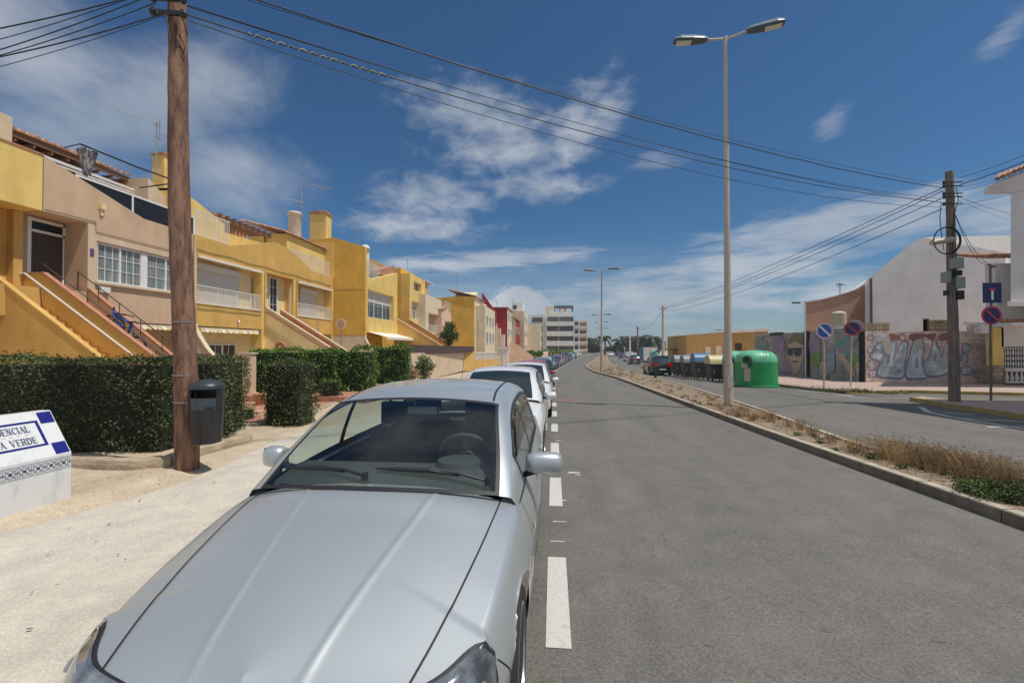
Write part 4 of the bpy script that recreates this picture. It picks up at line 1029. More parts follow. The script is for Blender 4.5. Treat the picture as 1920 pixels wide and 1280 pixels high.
# ------------------------------------------------------------------ house 2 (beige)
h2 = thing('row_house', (XF, 16, -.3), 'beige row house with glass roof balustrade and multi-pane window behind the tall wooden pole', 'house', 'terraced houses along the left side')
b = W_(); panel(b, XR, XF, 12.87, 19.0, 2.72, 6.93, [(12.87, 14.26, 3.7, 6.15), (14.6, 18.5, 4.13, 5.58)])
b.prism([(12.87, 6.93), (16.42, 6.93), (12.87, 7.97)], 'x', XR+.5, XF); b.build('wall', 'beige', h2)
b = W_(); b.box(-27, XR, 12.87, 19.0, -.6, 6.9); b.build('core_wall', 'beige', h2)
b = W_(); b.box(XR, XF+.012, 14.262, 14.56, 3.72, 6.14); b.box(XF, XF+.02, 14.56, 18.6, 5.60, 5.82); b.box(XF, XF+.10, 14.5, 18.6, 4.04, 4.12); b.build('trim', 'beigel', h2)
b = W_(); b.box(XR, XR+.06, 13.16, 14.24, 3.72, 6.1); b.box(XR, XR+.10, 13.1, 13.2, 3.7, 6.1); b.box(XR, XR+.10, 13.2, 14.22, 5.98, 6.08); b.box(XR, XR+.10, 13.2, 14.22, 5.62, 5.70); b.box(XR, XR+.10, 14.16, 14.24, 5.62, 6.08); f = b.build('door_frame', 'white', h2)
b = W_(); b.box(XR+.02, XR+.085, 13.22, 14.16, 3.72, 5.61); d = b.build('door', 'door', h2)
b = W_()
for (a, c, e, f_) in ((13.32, 13.66, 3.9, 4.6), (13.74, 14.06, 3.9, 4.6), (13.32, 13.66, 4.7, 5.45), (13.74, 14.06, 4.7, 5.45)): b.box(XR+.08, XR+.095, a, c, e, f_)
b.build('door_panel', 'door', d)
b = W_(); b.box(XR+.02, XR+.07, 13.2, 14.16, 5.7, 5.98); b.build('fanlight', 'smoked', h2)
window(h2, XF-.13, 14.62, 16.42, 4.13, 5.57, 2, 2, 2, 'curtain'); window(h2, XF-.13, 16.60, 18.48, 4.13, 5.57, 2, 1, 2, 'curtain')
b = W_(); b.box(XF-.2, XF-.05, 16.42, 16.60, 4.13, 5.57); b.build('window_post', 'white', h2)
scallop(h2, XF+.05, 16.1, 18.8, 2.62)
window(h2, XR+.0, 16.3, 17.3, .9, 1.9, 1, 0, 0)
b = W_(); b.box(XF, XF+.12, 14.62, 14.80, 6.78, 6.98); b.box(XF, XF+.06, 14.66, 14.76, 6.55, 6.8); b.build('wall_lamp', 'pale', h2)
b = W_(); b.box(XF, XF+.02, 14.33, 14.47, 4.98, 5.27); b.build('number_plaque', mat('plaque', (.20, .07, .12), .4, col2=(.06, .08, .25), scale=9), h2)
b = W_(); b.box(XF, XF+.14, 14.62, 14.98, 3.74, 3.94); b.build('meter_box', 'whiter', h2, bevel=.01)
wing(h2, 18.82, .18, XF+.002, XF+1.95, 2.9, .95, 'beigel', 'cream')
stairs(h2, 13.0, 14.26, XF, 3.35, .72, 5.2, 'beige')
parapet(h2, 14.28, XF+.005, 3.80, .74, 5.0, .12, 'beige', 'coping')
for yy, zz in ((13.15, 4.5), (14.2, 4.42)):
    b = W_(); p = Vector((XF-.35 if yy < 14 else XF-.3, yy, zz)); q = Vector((XF+4.6, yy, zz-.73*4.7)); b.tube([p-Vector((0, 0, .7)), p, q], .02, 6)
    for k in range(1, 6): r = p.lerp(q, k/6); b.tube([r, r-Vector((0, 0, .55))], .014, 5)
    b.build('handrail', 'rail', h2)
# roof terrace of house 2
b = W_(); b.box(XF-.10, XF-.04, 13.9, 19.0, 7.70, 7.78)
for y in (13.9, 15.95, 17.95, 18.94): b.box(XF-.10, XF-.04, y, y+.07, 6.9, 7.70)
bl = b.build('balustrade', 'whitem', h2); b = W_(); b.box(XF-.08, XF-.065, 13.95, 18.98, 6.9, 7.70); b.build('glass_panel', 'smoked', bl)
b = W_(); b.box(-22, -21.8, 11.5, 19, 6.9, 9.3); b.box(-22, -19.0, 18.85, 19.0, 6.9, 9.0); b.build('terrace_wall', 'beige', h2); b = W_(); b.box(-21.8, -21.7, 13.6, 18.8, 6.95, 10.40); b.build('porch_shade_infill', 'door', h2)  # dark infill box in door brown stands for shade under the porch roof
tile_roof(h2, 13.7, 18.2, -18.9, 9.42, -23, 10.9, DZ)
b = W_()
b.box(-19.05, -18.97, 13.7, 18.2, 9.18, 9.36)
for k in range(8): b.box(-22, -19.0, 13.9+.58*k, 13.97+.58*k, 9.05, 9.17)
b.build('porch_beam', 'pergola', h2)
b = W_(); b.box(-18.75, -18.68, 13.2, 18.9, 8.72, 8.82); b.box(-18.75, -18.68, 13.6, 18.9, 8.60, 8.66); b.build('awning_bar', 'whitem', h2)
b = W_(); b.prism([(18.1, 9.3), (19.0, 8.7), (19.0, 8.2), (18.1, 8.2)], 'x', -20, -18.0); b.build('gable', 'beigel', h2)
c0 = atx(305, 330, -18.6); b = MB(); b.box(c0.x-.3, c0.x+.3, c0.y-.25, c0.y+.35, 8.6, atx(300, 292, -18.6).z); ch = b.build('chimney', 'yellow', h2)
b = MB(); zt = atx(300, 292, -18.6).z
b.box(c0.x-.36, c0.x+.36, c0.y-.32, c0.y+.42, zt, zt+.06); b.box(c0.x-.2, c0.x+.2, c0.y-.15, c0.y+.25, zt+.06, zt+.2); b.build('chimney_cap', 'coping', ch)
# folded parasol on the terrace
pc = atx(163, 318, -16.9); pr = thing('folded_parasol', (pc.x, pc.y, pc.z), 'folded dark and white fabric bundle standing above the glass roof balustrade of the beige house', 'parasol')
b = MB(); b.lathe([(.10, -.2), (.16, .1), (.24, .45), (.30, .66), (.27, .70)], tuple(pc), 'z', 12)
v2 = []
for v in b.v:
    t = atan2(v[1]-pc.y, v[0]-pc.x); k = .06*sin(t*6); v2.append((v[0]+cos(t)*k, v[1]+sin(t)*k, v[2]+.03*sin(t*4)))
b.v = v2; b.build('canopy', mat('parasol_cloth', (.40, .38, .40), .8, col2=(.04, .05, .07), scale=4.5, stretch=(4, 4, .2), lo=.45, hi=.55), pr, smooth=True)
b = MB(); b.tube([(pc.x, pc.y, pc.z-1), (pc.x, pc.y, pc.z+.8)], .025, 8); b.build('pole', 'steel', pr)
q0 = atx(150, 270, -16.9); q1 = atx(345, 345, -16.9); b = MB(); b.tube([q0, q0.lerp(q1, .5)-Vector((0, 0, .05)), q1], .035, 6)
q2 = atx(120, 277, -17.3); b.tube([q2, q0], .02, 5); q3 = atx(262, 352, -17.3); b.tube([q3, atx(330, 343, -16.9)], .03, 5)
tag(b.build('awning_arm', 'black'), 'dark thin bar running from the folded parasol to the wooden pole above the beige house', 'awning bar')
antenna(tuple(atx(293, 322, -18.0)), 2.25, 'white television antenna beside the yellow chimney left of the wooden pole', 1.3, ((.0, 1.25), (.55, -.5)))
# ------------------------------------------------------------------ house 3 (yellow, two balconies either side of a stair)
XB = -17.12
def yb_(px): return atx(px, 600, XB).y
h3 = thing('row_house', (XF, 25.5, -.45), 'yellow row house with two white-railed shuttered balconies either side of a double stair', 'house', 'terraced houses along the left side')
b = W_(); b.mi = 0
panel(b, XB, XF, 19.02, 31.95, 6.05, 6.95); b.prism([(21.3, 6.95), (29.0, 6.95), (27.0, 7.75), (25.1, 8.02)], 'x', XB+.3, XF)
panel(b, XB, XF, 19.02, 23.75, 2.74, 3.76); panel(b, XB, XF, 27.2, 31.95, 2.66, 3.72); b.build('wall', 'ochre', h3)
for (y0_, y1_) in ((23.75, 24.15), (26.85, 27.22), (31.75, 31.95), (19.0, 19.12)): b = W_(); b.box(XB, XF-.003, y0_, y1_, -.6, 6.048); b.build('column', 'yellow', h3)
b = W_(); b.box(-27, XB-.004, 19.0, 31.97, -.6, 6.9); b.build('inner_wall', 'pale', h3)
b = W_(); b.box(XB, XF-.01, 24.15, 26.85, 3.0, 3.72); b.build('landing', 'redtile', h3)
for (y0_, y1_, z_) in ((19.15, 23.7, 5.93), (27.3, 31.7, 5.91)): b = W_(); b.box(XF-.14, XF+.07, y0_, y1_, z_, z_+.11); b.build('awning_cassette', 'awnw', h3)
for (y0_, y1_, z_) in ((19.1, 23.7, 3.765), (27.3, 31.7, 3.725)): b = W_(); b.box(XF-.02, XF+.04, y0_, y1_, z_, z_+.04); b.build('sill', 'cream', h3)
shutterbox(h3, XB, 19.3, yb_(447), 3.76, 5.8); shutterbox(h3, XB, yb_(560), yb_(592), 3.74, 5.75)
window(h3, XB, yb_(467), yb_(479), 3.76, 5.75, 1, 0, 1, name='balcony_door'); 
railing(h3, (XF-.05, 19.12, 3.78), (XF-.05, 23.72, 3.78), .86); railing(h3, (XF-.05, 27.24, 3.74), (XF-.05, 31.72, 3.74), .86)
railing(h3, (XF-.08, 19.05, 6.95), (XF-.08, 21.25, 6.95), 1.2); railing(h3, (XF-.3, 27.0, 6.95), (XF-.3, 31.9, 6.95), 1.1)
window(h3, XB, yb_(503), yb_(518), 3.75, 5.98, 1, 1, 3, 'smoked', name='entrance_door'); 
b = W_(); b.box(XF-.32, XF-.22, 26.80, 26.85, 3.8, 5.8); b.build('white_strip', 'cream', h3)
stairs(h3, 24.2, 25.4, XF, 3.72, .62, 5.5, 'redtile'); stairs(h3, 25.52, 26.8, XF, 3.72, .62, 5.5, 'redtile')
parapet(h3, 24.08, XF+.01, 4.00, .60, 6, .12, 'pale', 'cream'); parapet(h3, 25.42, XF+.0, 4.0, .60, 6, .12, 'ochred', 'cream')
for yy, z_ in ((23.98, 3.86), (25.38, 3.94)):
    b = W_(); b.obox((XF+.1, yy, z_-.1), (XF+6.0, yy, z_-.1-.6*5.9), .05, .09); b.build('stair_trim', 'coping', h3)
scallop(h3, XF+.05, 19.3, 23.4, 2.62, .2, .25); 
window(h3, XB, yb_(388), yb_(441), .2, 1.9, 2, 1, 1); window(h3, XB, yb_(470), yb_(488), .0, 1.75, 1, 1, 2, name='entrance_door')
b = W_(); b.tube([(XF+.03, 21.8, 3.15), (XF+.12, 21.8, 3.05), (XF+.03, 21.8, 2.95)], .03, 6); b.tube([(XF+.03, 29.8, 3.15), (XF+.1, 29.8, 3.05), (XF+.03, 29.8, 2.95)], .03, 6); b.build('wall_bracket', 'steel', h3)
b = W_(); b.tube([(XF+.95+.28*cos(t*pi/10), 24.03, 1.72+.28*sin(t*pi/10)) for t in range(21)], .08, 6); b.tube([(XF+.85, 24.02, 1.72), (XF+1.05, 24.02, 1.72)], .08, 8); b.build('wall_wreath', 'coping', h3)
# pipes, cables and small fittings on the fronts
b = W_(); b.tube([(XF+.05, 18.93, 6.9), (XF+.05, 18.93, 2.9)], .035, 8); b.build('downpipe', 'beigel', h2)
b = W_(); b.tube([(XF+.03, 12.9, 6.22), (XF+.03, 14.5, 6.26), (XF+.03, 14.52, 5.9), (XF+.03, 18.9, 5.92)], .012, 5); b.build('wall_cable', 'blackm', h2)
b = W_(); b.tube([(XF+.05, 27.1, 6.0), (XF+.05, 27.1, 2.2)], .04, 8); b.tube([(XF+.05, 23.95, 6.02), (XF+.05, 23.95, 2.4)], .03, 8); b.build('downpipe', 'ochre', h3)
b = W_(); b.tube([(XF+.03, 19.1+.5*k, 6.30-.03*sin(k*1.1)) for k in range(26)], .013, 5); b.tube([(XF+.03, 19.1+.5*k, 3.55-.02*sin(k*1.7)) for k in range(10)], .012, 5); b.build('wall_cable', 'blackm', h3)
b = W_(); b.box(XF, XF+.05, 24.0, 24.12, 4.9, 5.1); b.build('door_light', 'cream', h3)
# roof-level pieces of house 3
b = W_(); b.prism([(19.0, 9.15), (20.2, 9.0), (22.2, 8.35), (22.2, 6.9), (19.0, 6.9)], 'x', -20, -17.6); b.box(-18.4, -17.9, 21.9, 22.4, 8.3, 8.75); b.build('upper_wall', 'yellow', h3)
b = W_(); b.box(-18.6, -17.55, 19.0, 19.8, 9.05, 9.16); b.box(-18.5, -17.8, 21.8, 22.5, 8.75, 8.83); b.build('roof', 'tile', h3)
b = W_(); p0 = atx(433, 412, -17.9)
for k in range(9): b.box(-20.4, -17.6, 22.0+.52*k, 22.1+.52*k, 8.72, 8.88)
for x in (-20.2, -17.9): b.box(x, x+.12, 21.9, 26.5, 8.6, 8.72)
for (x, y) in ((-17.9, 22.3), (-17.9, 25.9), (-20.1, 22.3), (-20.1, 25.9)): b.box(x, x+.14, y, y+.14, 6.9, 8.6)
b.build('pergola', 'pergola', h3)
b = W_()
b.prism([(21.4, 7.9), (26, 8.1), (26, 6.9), (21.4, 6.9)], 'x', -18.3, -17.7); b.build('terrace_parapet', 'yellow', h3)
b = W_()
for k in range(5): b.lathe([(.05, 0), (.09, .12), (.05, .3), (.07, .42)], (-17.95, 23.2+.3*k, 7.95), 'z', 8)
b.build('baluster', 'coping', h3)
b = W_(); b.box(-19.8, -17.2, 27.2, 31.95, 6.9, 9.1); b.build('stair_tower', 'yellow', h3)
tile_roof(h3, 26.6, 32.0, -17.0, 9.12, -20, 9.9, DZ)
rc = atx(553, 430, -18.2); b = MB(); zt = atx(553, 404, -18.2).z; b.lathe([(.42, 8.9), (.42, zt-.1), (.5, zt), (.5, zt+.14), (.40, zt+.22)], (rc.x, rc.y, 0), 'z', 18); b.build('round_chimney', 'cream', h3, smooth=True)
antenna((rc.x+.5, rc.y, zt-.2), 2.6, 'tall television antenna with two aerials by the round chimney', 1.5, ((.05, -1.6), (1.5, .9)))
# ------------------------------------------------------------------ house 4 (deep ochre side wall, steps forward)
Y4 = 32.0; X4 = aty(684.5, 600, Y4).x
h4 = thing('row_house', (X4, 39, -.6), 'tall deep-ochre row house whose blank side wall steps forward towards the street', 'house', 'terraced houses along the left side')
b = MB()
b.prism([(-20, 9.75), (XF+.05, 9.95), (X4, 9.2), (X4, 2.55), (-20, 2.55)], 'y', Y4, Y4+.3)
pa = atx(681, 600, X4).y
b.build('side_wall', 'ochred', h4); b = MB(); b.box(-20, X4, Y4-.002+.004, Y4+.3, -.8, 2.548); b.build('side_wall_base', 'cream', h4)
b = MB(); b.box(-20.0, XF-.01, Y4-.02, Y4, 6.9, 9.6); b.build('upper_side_wall', 'yellow', h4)
for zz in (6.0, 2.56):
    b = MB(); b.box(-16.4, X4+.01, Y4-.012, Y4, zz, zz+.03); b.build('string_course', 'brownr', h4)
b = MB(); cx = atx(600, 440, -16.9); zt = aty(600, 402, Y4+.2).z; xa = aty(583, 420, Y4+.2).x; xb = aty(613, 420, Y4+.2).x
b.box(xa, xb, Y4+.05, Y4+.9, 9.3, zt); ch = b.build('chimney', 'yellow', h4); b = MB(); b.box(xa-.08, xb+.08, Y4-.02, Y4+1.0, zt, zt+.12); b.box(xa+.1, xb-.1, Y4+.1, Y4+.8, zt+.12, zt+.28); b.build('chimney_cap', 'tile', ch)
YA, YB, YC, YD = Y4+.3, atx(745, 600, X4).y, atx(768, 600, X4).y, atx(797, 600, X4).y
def z4(px, py): return atx(px, py, X4).z
zb_, zs_, zt_ = z4(740, 627), z4(740, 602), z4(740, 557)
b = MB(); Yw = atx(738, 600, X4).y
panel(b, X4-.9, X4-.001, Y4+.3, YB, zb_, 6.95, [(YA+.2, Yw, zs_, zt_)]); b.prism([(YA+1, 6.95), (YB+.0, 6.95), (YB, z4(745, 512))], 'x', X4-.5, X4-.001)
panel(b, X4-.9, X4-.001, YC, YD, zb_-.3, z4(768, 512), [(YC+.6, YD-1.2, z4(780, 598), z4(780, 566)), (YC+1.3, YD-1.4, z4(784, 546), z4(784, 530))]); b.build('wall', 'yellow', h4)
b = MB(); b.box(-24, X4-1.6, Y4+.3, YD, -.8, 7.0); b.box(X4-1.6, X4-.9, YC, YD, zb_, 9.5); b.build('core_wall', 'ochred', h4)
b = MB(); b.box(-22, X4-1.4, YA+3, YD, 6.9, z4(745, 495)-.0); b.build('upper_wall', 'brownr', h4)
b = MB(); b.prism([(YA+3, 8.0), (YB+.3, z4(745, 505)+.4), (YB+.3, z4(745, 512)-.3), (YA+3, 7.7)], 'x', X4-1.6, X4-.4); b.build('roof', 'tile', h4)
window(h4, X4-.35, YA+.22, Yw-.02, zs_, zt_, 3, 1, 1, T=None, shut=.42); window(h4, X4-.35, YC+.62, YD-1.22, z4(780, 598), z4(780, 566), 3, 0, 1, 'curtain', T=None, shut=.3); window(h4, X4-.35, YC+1.32, YD-1.42, z4(784, 546), z4(784, 530), 2, 0, 1, T=None)
railing(h4, (X4-.1, YA+.05, 6.95), (X4-.1, YA+2.6, 6.95), 1.25, .13, T=None)
b = MB(); b.box(X4-.9, X4-.5, YA+1.0, YA+1.6, 7.0, 9.3); b.lathe([(.3, 9.3), (.4, 9.45), (.2, 9.7)], (X4-.7, YA+1.3, 0), 'z', 10); b.build('white_chimney', 'whiter', h4)
stairs(h4, YB+.2, YC-.1, X4, 3.9, .58, 4.2, 'redtile', T=None)
parapet(h4, YB, X4, z4(745, 598), .60, 5, .14, 'ochre', 'cream', T=None); parapet(h4, YC-.3, X4, z4(762, 598), .60, 5.0, .14, 'ochre', 'cream', T=None)
b = MB(); za = z4(700, 632)
b.add([(X4-.1, YA+.3, za+.42), (X4-.1, YD-2.5, za+.42), (X4+1.5, YD-2.5, za-.02), (X4+1.5, YA+.3, za-.02)], [(0, 1, 2, 3)]); b.add([(X4+1.5, YA+.3, za-.02), (X4+1.5, YD-2.5, za-.02), (X4+1.5, YD-2.5, za-.2), (X4+1.5, YA+.3, za-.2)], [(0, 1, 2, 3)])
b.build('awning', 'awnw', h4)
b = MB(); b.box(X4-1.6, X4-1.4, Y4+.3, YB, -.8, zb_); b.build('ground_floor_wall', 'ochred', h4)
wing(h4, Y4+.0, .2, X4+.004, X4+1.6, 2.3, .8, 'cream', 'cream', T=None)
antenna(tuple(aty(672, 458, Y4+1)), 1.2, 'short antenna on the roof corner of the tall ochre side wall', 1, ((.1, .7),))
antenna(tuple(atx(724, 493, X4-2)), 2.0, 'thin mast antenna above the second yellow house, further along', 1, ((.1, .5),))
antenna(tuple(atx(764, 505, X4-2)), 1.1, 'small antenna on the roof of the second yellow house', 1, ((.1, .5),))
# ------------------------------------------------------------------ further houses, from near to far
def fh(name, label, X, pl, pr_, ytop, mw, depth=9, zb=-2, cat='house', group='terraced houses along the left side'):
    ya, yb = atx(pl, 600, X).y, atx(pr_, 600, X).y; zt = atx((pl+pr_)/2, ytop, X).z
    r = thing(name, (X, (ya+yb)/2, g(ya)), label, cat, group); return r, ya, yb, zt
def zx(px, py, X): return atx(px, py, X).z
r, ya, yb, zt = fh('row_house', 'cream row house with deep balcony opening, behind the small green tree', -13.3, 797.5, 828, 566, 'cream'); X = -13.3
b = MB(); panel(b, X-1.4, X, ya, yb, zx(812, 625, X), zx(812, 557, X), [(ya+1.2, yb-.5, zx(812, 625, X)+.01, zx(812, 588, X))]); b.box(-22, X-1.4, ya, yb, -1, zx(812, 557, X)); b.box(X-1.4, X-.4, ya, yb, -1, zx(812, 625, X)); b.build('wall', 'cream', r)
railing(r, (X-.1, ya+.1, zx(800, 555, X)), (X-.1, ya+4, zx(800, 555, X)), 1.7, .9, T=None); railing(r, (X-.1, ya+1.3, zx(812, 625, X)), (X-.1, yb-.6, zx(812, 625, X)), .9, .2, T=None)
b = MB(); b.box(-19, X-2.5, ya+4, yb+3, zx(812, 557, X), zx(820, 541, X-2.5)); b.build('upper_wall', 'ochre', r); tile_roof(r, ya+3.6, yb+3.4, X-2.2, zx(820, 541, X-2.5), -19, zx(820, 541, X-2.5)+.5)
r, ya, yb, zt = fh('row_house', 'pink row house with a small tiled gable, between the cream and ochre houses', -12.9, 828, 846, 578, 'pinkr'); X = -12.9
b = MB(); panel(b, X-1.2, X, ya, yb, -1, zx(837, 583, X), [(ya+1.5, yb-1, zx(840, 648, X), zx(840, 603, X))]); b.box(-20, X-1.2, ya, yb, -1, zx(837, 583, X)); b.prism([(ya, zx(837, 583, X)), (ya+3.6, zx(837, 583, X)), (ya+2.4, zx(834, 573, X))], 'x', X-2, X); b.build('wall', 'pinkr', r)
b = MB(); b.obox((X-1, ya-.1, zx(837, 583, X)), (X-1, ya+2.4, zx(834, 572, X)), 2.3, .12, (0, 0, 1)); b.build('roof', 'tile', r)
window(r, X-1.1, ya+1.6, yb-1.1, zx(840, 645, X), zx(840, 605, X), 2, 0, 0, 'curtain', T=None); railing(r, (X-.05, yb-3.5, zx(842, 583, X)), (X-.05, yb, zx(842, 583, X)), 1, .3, T=None)
# third: ochre side wall facing us
Y6 = 62.0; xr = aty(889, 600, Y6).x; zt = aty(880, 556, Y6).z; xl = aty(830, 600, Y6).x-6
r = thing('row_house', (xr, Y6+5, g(Y6)), 'mustard three-storey row house with blank side wall and clay tile roof, mid-distance', 'house', 'terraced houses along the left side')
b = MB(); b.prism([(xl, zt-.6), (aty(858, 600, Y6).x, zt+.1), (xr, zt), (xr, -2), (xl, -2)], 'y', Y6, Y6+.3); b.build('side_wall', 'ochred', r)
b = MB(); b.box(xl, xr, Y6+.3, Y6+12, -2, zt-.1); b.box(xr, xr+1.4, Y6+1, Y6+12, -2, zt-1.2); b.prism([(Y6+.3, zt-.1), (Y6+5, zt-.1), (Y6+3, zt+1.0)], 'x', xr-3, xr-.01); b.build('wall', 'cream', r)
tile_roof(r, Y6-.2, Y6+8, xr+.3, zt+.05, xr-4, zt+1.1)
window(r, xr-.0, Y6+.9, Y6+2.6, 4.5, 6.2, 2, T=None) if False else None
b = MB(); b.box(xl+2, xr-1.0, Y6-.05, Y6, 1.4, 1.5); b.tube([(aty(908, 600, Y6).x-.9, Y6-.06, 5.5), (aty(908, 600, Y6).x-.9, Y6-.06, -1)], .06, 6); b.build('downpipe', 'brownr', r)
for k in range(3):
    yy = Y6+2+3.2*k; window(r, xr+1.4, yy, yy+1.8, 2.2, 3.9, 2, T=None); window(r, xr+1.4, yy, yy+1.8, 4.9, 6.3, 2, T=None)
antenna((xr-3, Y6+2, zt+.6), 3.2, 'antenna on the tiled roof of the mustard house', 1.5, ((.3, 1.0),))
antenna((xr-6, Y6+1, zt+.0), 2.6, 'antenna at the left end of the mustard house roof', 1.5, ((.3, -.9),))
# dark red house and pale neighbours
def side_house(Y, pl, pr_, ytl, ytr, m1, mside, label, front=(), rooftile=True, dep=12, zb=-2, gr='terraced houses along the left side'):
    xl, xr = aty(pl, 600, Y).x, aty(pr_, 600, Y).x; zl, zr_ = aty(pl, ytl, Y).z, aty(pr_, ytr, Y).z
    r = thing('row_house', (xr, Y+dep/2, g(Y)), label, 'house', gr)
    b = MB(); b.prism([(xl, zl), (xr, zr_), (xr, zb), (xl, zb)], 'y', Y, Y+.3); b.build('side_wall', mside, r)
    b = MB(); b.prism([(xl, zl-.1), (xr, zr_-.1), (xr, zb), (xl, zb)], 'y', Y+.3, Y+dep); b.build('wall', m1, r)
    if rooftile:
        q = MB(); q.obox((xl-.2, Y+dep/2, zl+.06), (xr+.2, Y+dep/2, zr_+.06), dep+.6, .14); q.build('roof', 'tile', r)
    nfl = max(2, int((zr_+1)/3))
    for fl in range(nfl):
        for k in range(2):
            yy = Y+1.5+k*dep/2.2; z0 = -.2+fl*(zr_+.2)/nfl+.9
            window(r, xr+.0, yy, yy+dep*.25, z0, z0+1.5, 2, T=None)
    return r, xl, xr, zl, zr_
r, xl, xr, zl, zr_ = side_house(78, 900, 908, 562, 590, 'redr', 'redr', 'narrow dark red gable rising behind the mustard house', rooftile=False, dep=6)
b = MB(); Y = 74.2; b.prism([(aty(888, 0, Y).x, -2), (aty(888, 0, Y).x, aty(888, 605, Y).z), (aty(905, 0, Y).x, aty(905, 605, Y).z), (aty(905, 0, Y).x, -2)], 'y', Y, Y+6); b.build('wall', 'cream', r)
b = MB(); b.prism([(aty(904, 0, 77).x, aty(904, 548, 77).z), (aty(930, 0, 77).x, aty(930, 585, 77).z), (aty(930, 0, 77).x, aty(930, 612, 77).z), (aty(904, 0, 77).x, aty(904, 575, 77).z)], 'y', 77, 78); b.build('sloping_gable', 'redr', r)
r, xl, xr, zl, zr_ = side_house(84, 905, 951, 577, 577, 'cream', 'redr', 'dark red house with clay tile roof and pale front, in the middle distance', dep=10)
b = MB(); b.box(xr-3.0, xr-1.9, 82.6, 84, -2, zr_-3.0); b.box(xr-2.0, xr-1.2, 82.8, 84, 1.0, 5.2); b.build('bay', 'cream', r)
b = MB(); b.box(xr-1.15, xr-.4, 82.9, 84, -1, 4); b.build('bay_white', 'whiter', r)
r, xl, xr, zl, zr_ = side_house(96, 940, 966, 586, 598, 'redr', 'cream', 'cream house with dark red front, beyond the red house', dep=14)
r, xl, xr, zl, zr_ = side_house(112, 955, 983, 582, 583, 'cream', 'beigel', 'tall cream block with a roof room, just left of the apartment building', dep=16, rooftile=False, gr=None)
b = MB(); b.box(xl+.5, xr-.5, 113, 120, zr_-.1, zr_+2.3); b.build('roof_room', 'greyr', r); b = MB(); b.box(xl+.8, xr-2, 112.9, 113, zr_+.6, zr_+1.6); b.build('roof_window', 'pane', r)
r, xl, xr, zl, zr_ = side_house(126, 975, 1013, 607, 607, 'cream', 'cream', 'plain cream side wall of a four-storey block before the balconied apartments', dep=12, rooftile=False, gr=None)
antenna((aty(930, 560, 84).x, 85, 8.4), 2.2, 'antenna above the dark red house', 1.6, ((.2, .9),)); antenna((aty(962, 560, 96).x, 97, 9.6), 2.6, 'antenna above the cream house with the dark red front', 1.6, ((.2, .9),))
# apartment block with ribbon balconies
Y = 150.0
def ax(px): return aty(px, 600, Y).x
def azz(py): return aty(1040, py, Y).z
ap = thing('apartment_block', (ax(1050), Y+8, g(Y)), 'five-storey cream apartment block with dark ribbon balconies at the bend of the road', 'apartment block', 'apartment blocks at the end of the street')
b = MB(); b.box(ax(1018), ax(1075), Y, Y+16, -2, azz(590)); b.box(ax(993), ax(1018), Y+2.5, Y+16, -2, azz(589)); b.box(ax(1030), ax(1072), Y+2, Y+12, azz(590), azz(583)); b.build('wall', 'whiter', ap)
b = MB()
for (t_, bo) in ((594, 603), (611, 621), (630, 639), (649, 656)):
    b.box(ax(1026), ax(1075.3), Y-.1, Y-.02, azz(bo), azz(t_)); b.box(ax(997), ax(1016), Y+2.3, Y+2.45, azz(bo), azz(t_))
    b.box(ax(1075)+.0, ax(1075)+.08, Y+.5, Y+12, azz(bo), azz(t_))
b.build('window_band', 'ribbon', ap)
for (t_, bo) in ((603, 611), (621, 630), (639, 648)): b = MB(); b.box(ax(1024), ax(1076), Y-1.1, Y-.1, azz(bo), azz(t_)); b.build('balcony', 'whiter', ap)
for px in (1024, 1047, 1075): b = MB(); b.box(ax(px), ax(px)+.16, Y-1.0, Y-.1, -2, azz(594)); b.build('pillar', 'whiter', ap)
b = MB()
for x in (1040, 1050, 1060, 1074): b.box(ax(x)-.1, ax(x)+.15, Y+1, Y+1.3, azz(583), azz(573)); b.box(ax(x)-.1, ax(x)+.15, Y+7, Y+7.3, azz(583), azz(573))
b.box(ax(1040), ax(1075), Y+1, Y+1.3, azz(575), azz(572.5)); b.box(ax(1040), ax(1075), Y+7, Y+7.3, azz(575), azz(572.5)); b.build('roof_frame', 'rail', ap)
b = MB(); b.box(ax(1022), ax(1038), Y+3, Y+9, azz(590), azz(573)); b.box(ax(1050), ax(1058), Y+3, Y+5, azz(583), azz(577)); b.build('roof_room', 'cream', ap)
for (pl, pr_, yt, Yq, m1, lab, bands) in ((1075, 1086, 600, 170, 'whiter', 'white apartment block beside the balconied one, partly hidden', 'pane'), (1085, 1101, 601, 190, 'cream', 'cream apartment block with red-brown balcony recesses at the far end of the left row', 'pergola')):
    q = aty(pl, 600, Yq).x; q2 = aty(pr_, 600, Yq).x; zt = aty(pl, yt, Yq).z; ap2 = thing('apartment_block', (q, Yq+6, g(Yq)), lab, 'apartment block', 'apartment blocks at the end of the street')
    b = MB(); b.box(q, q2, Yq, Yq+14, -2, zt); b.build('wall', m1, ap2); b = MB()
    for k in range(4): z0 = -.2+(zt+.2)*k/4+.9; b.box(q+.5, q2-.3, Yq-.06, Yq, z0, z0+1.5); b.box(q2, q2+.06, Yq+1, Yq+12, z0, z0+1.5)
    b.build('window_band', bands, ap2)
    for k in range(4): b = MB(); z0 = -.2+(zt+.2)*k/4+.6; b.box(q+.2, q2+.2, Yq-.9, Yq-.06, z0-.5, z0+.3); b.build('balcony', 'whiter', ap2)
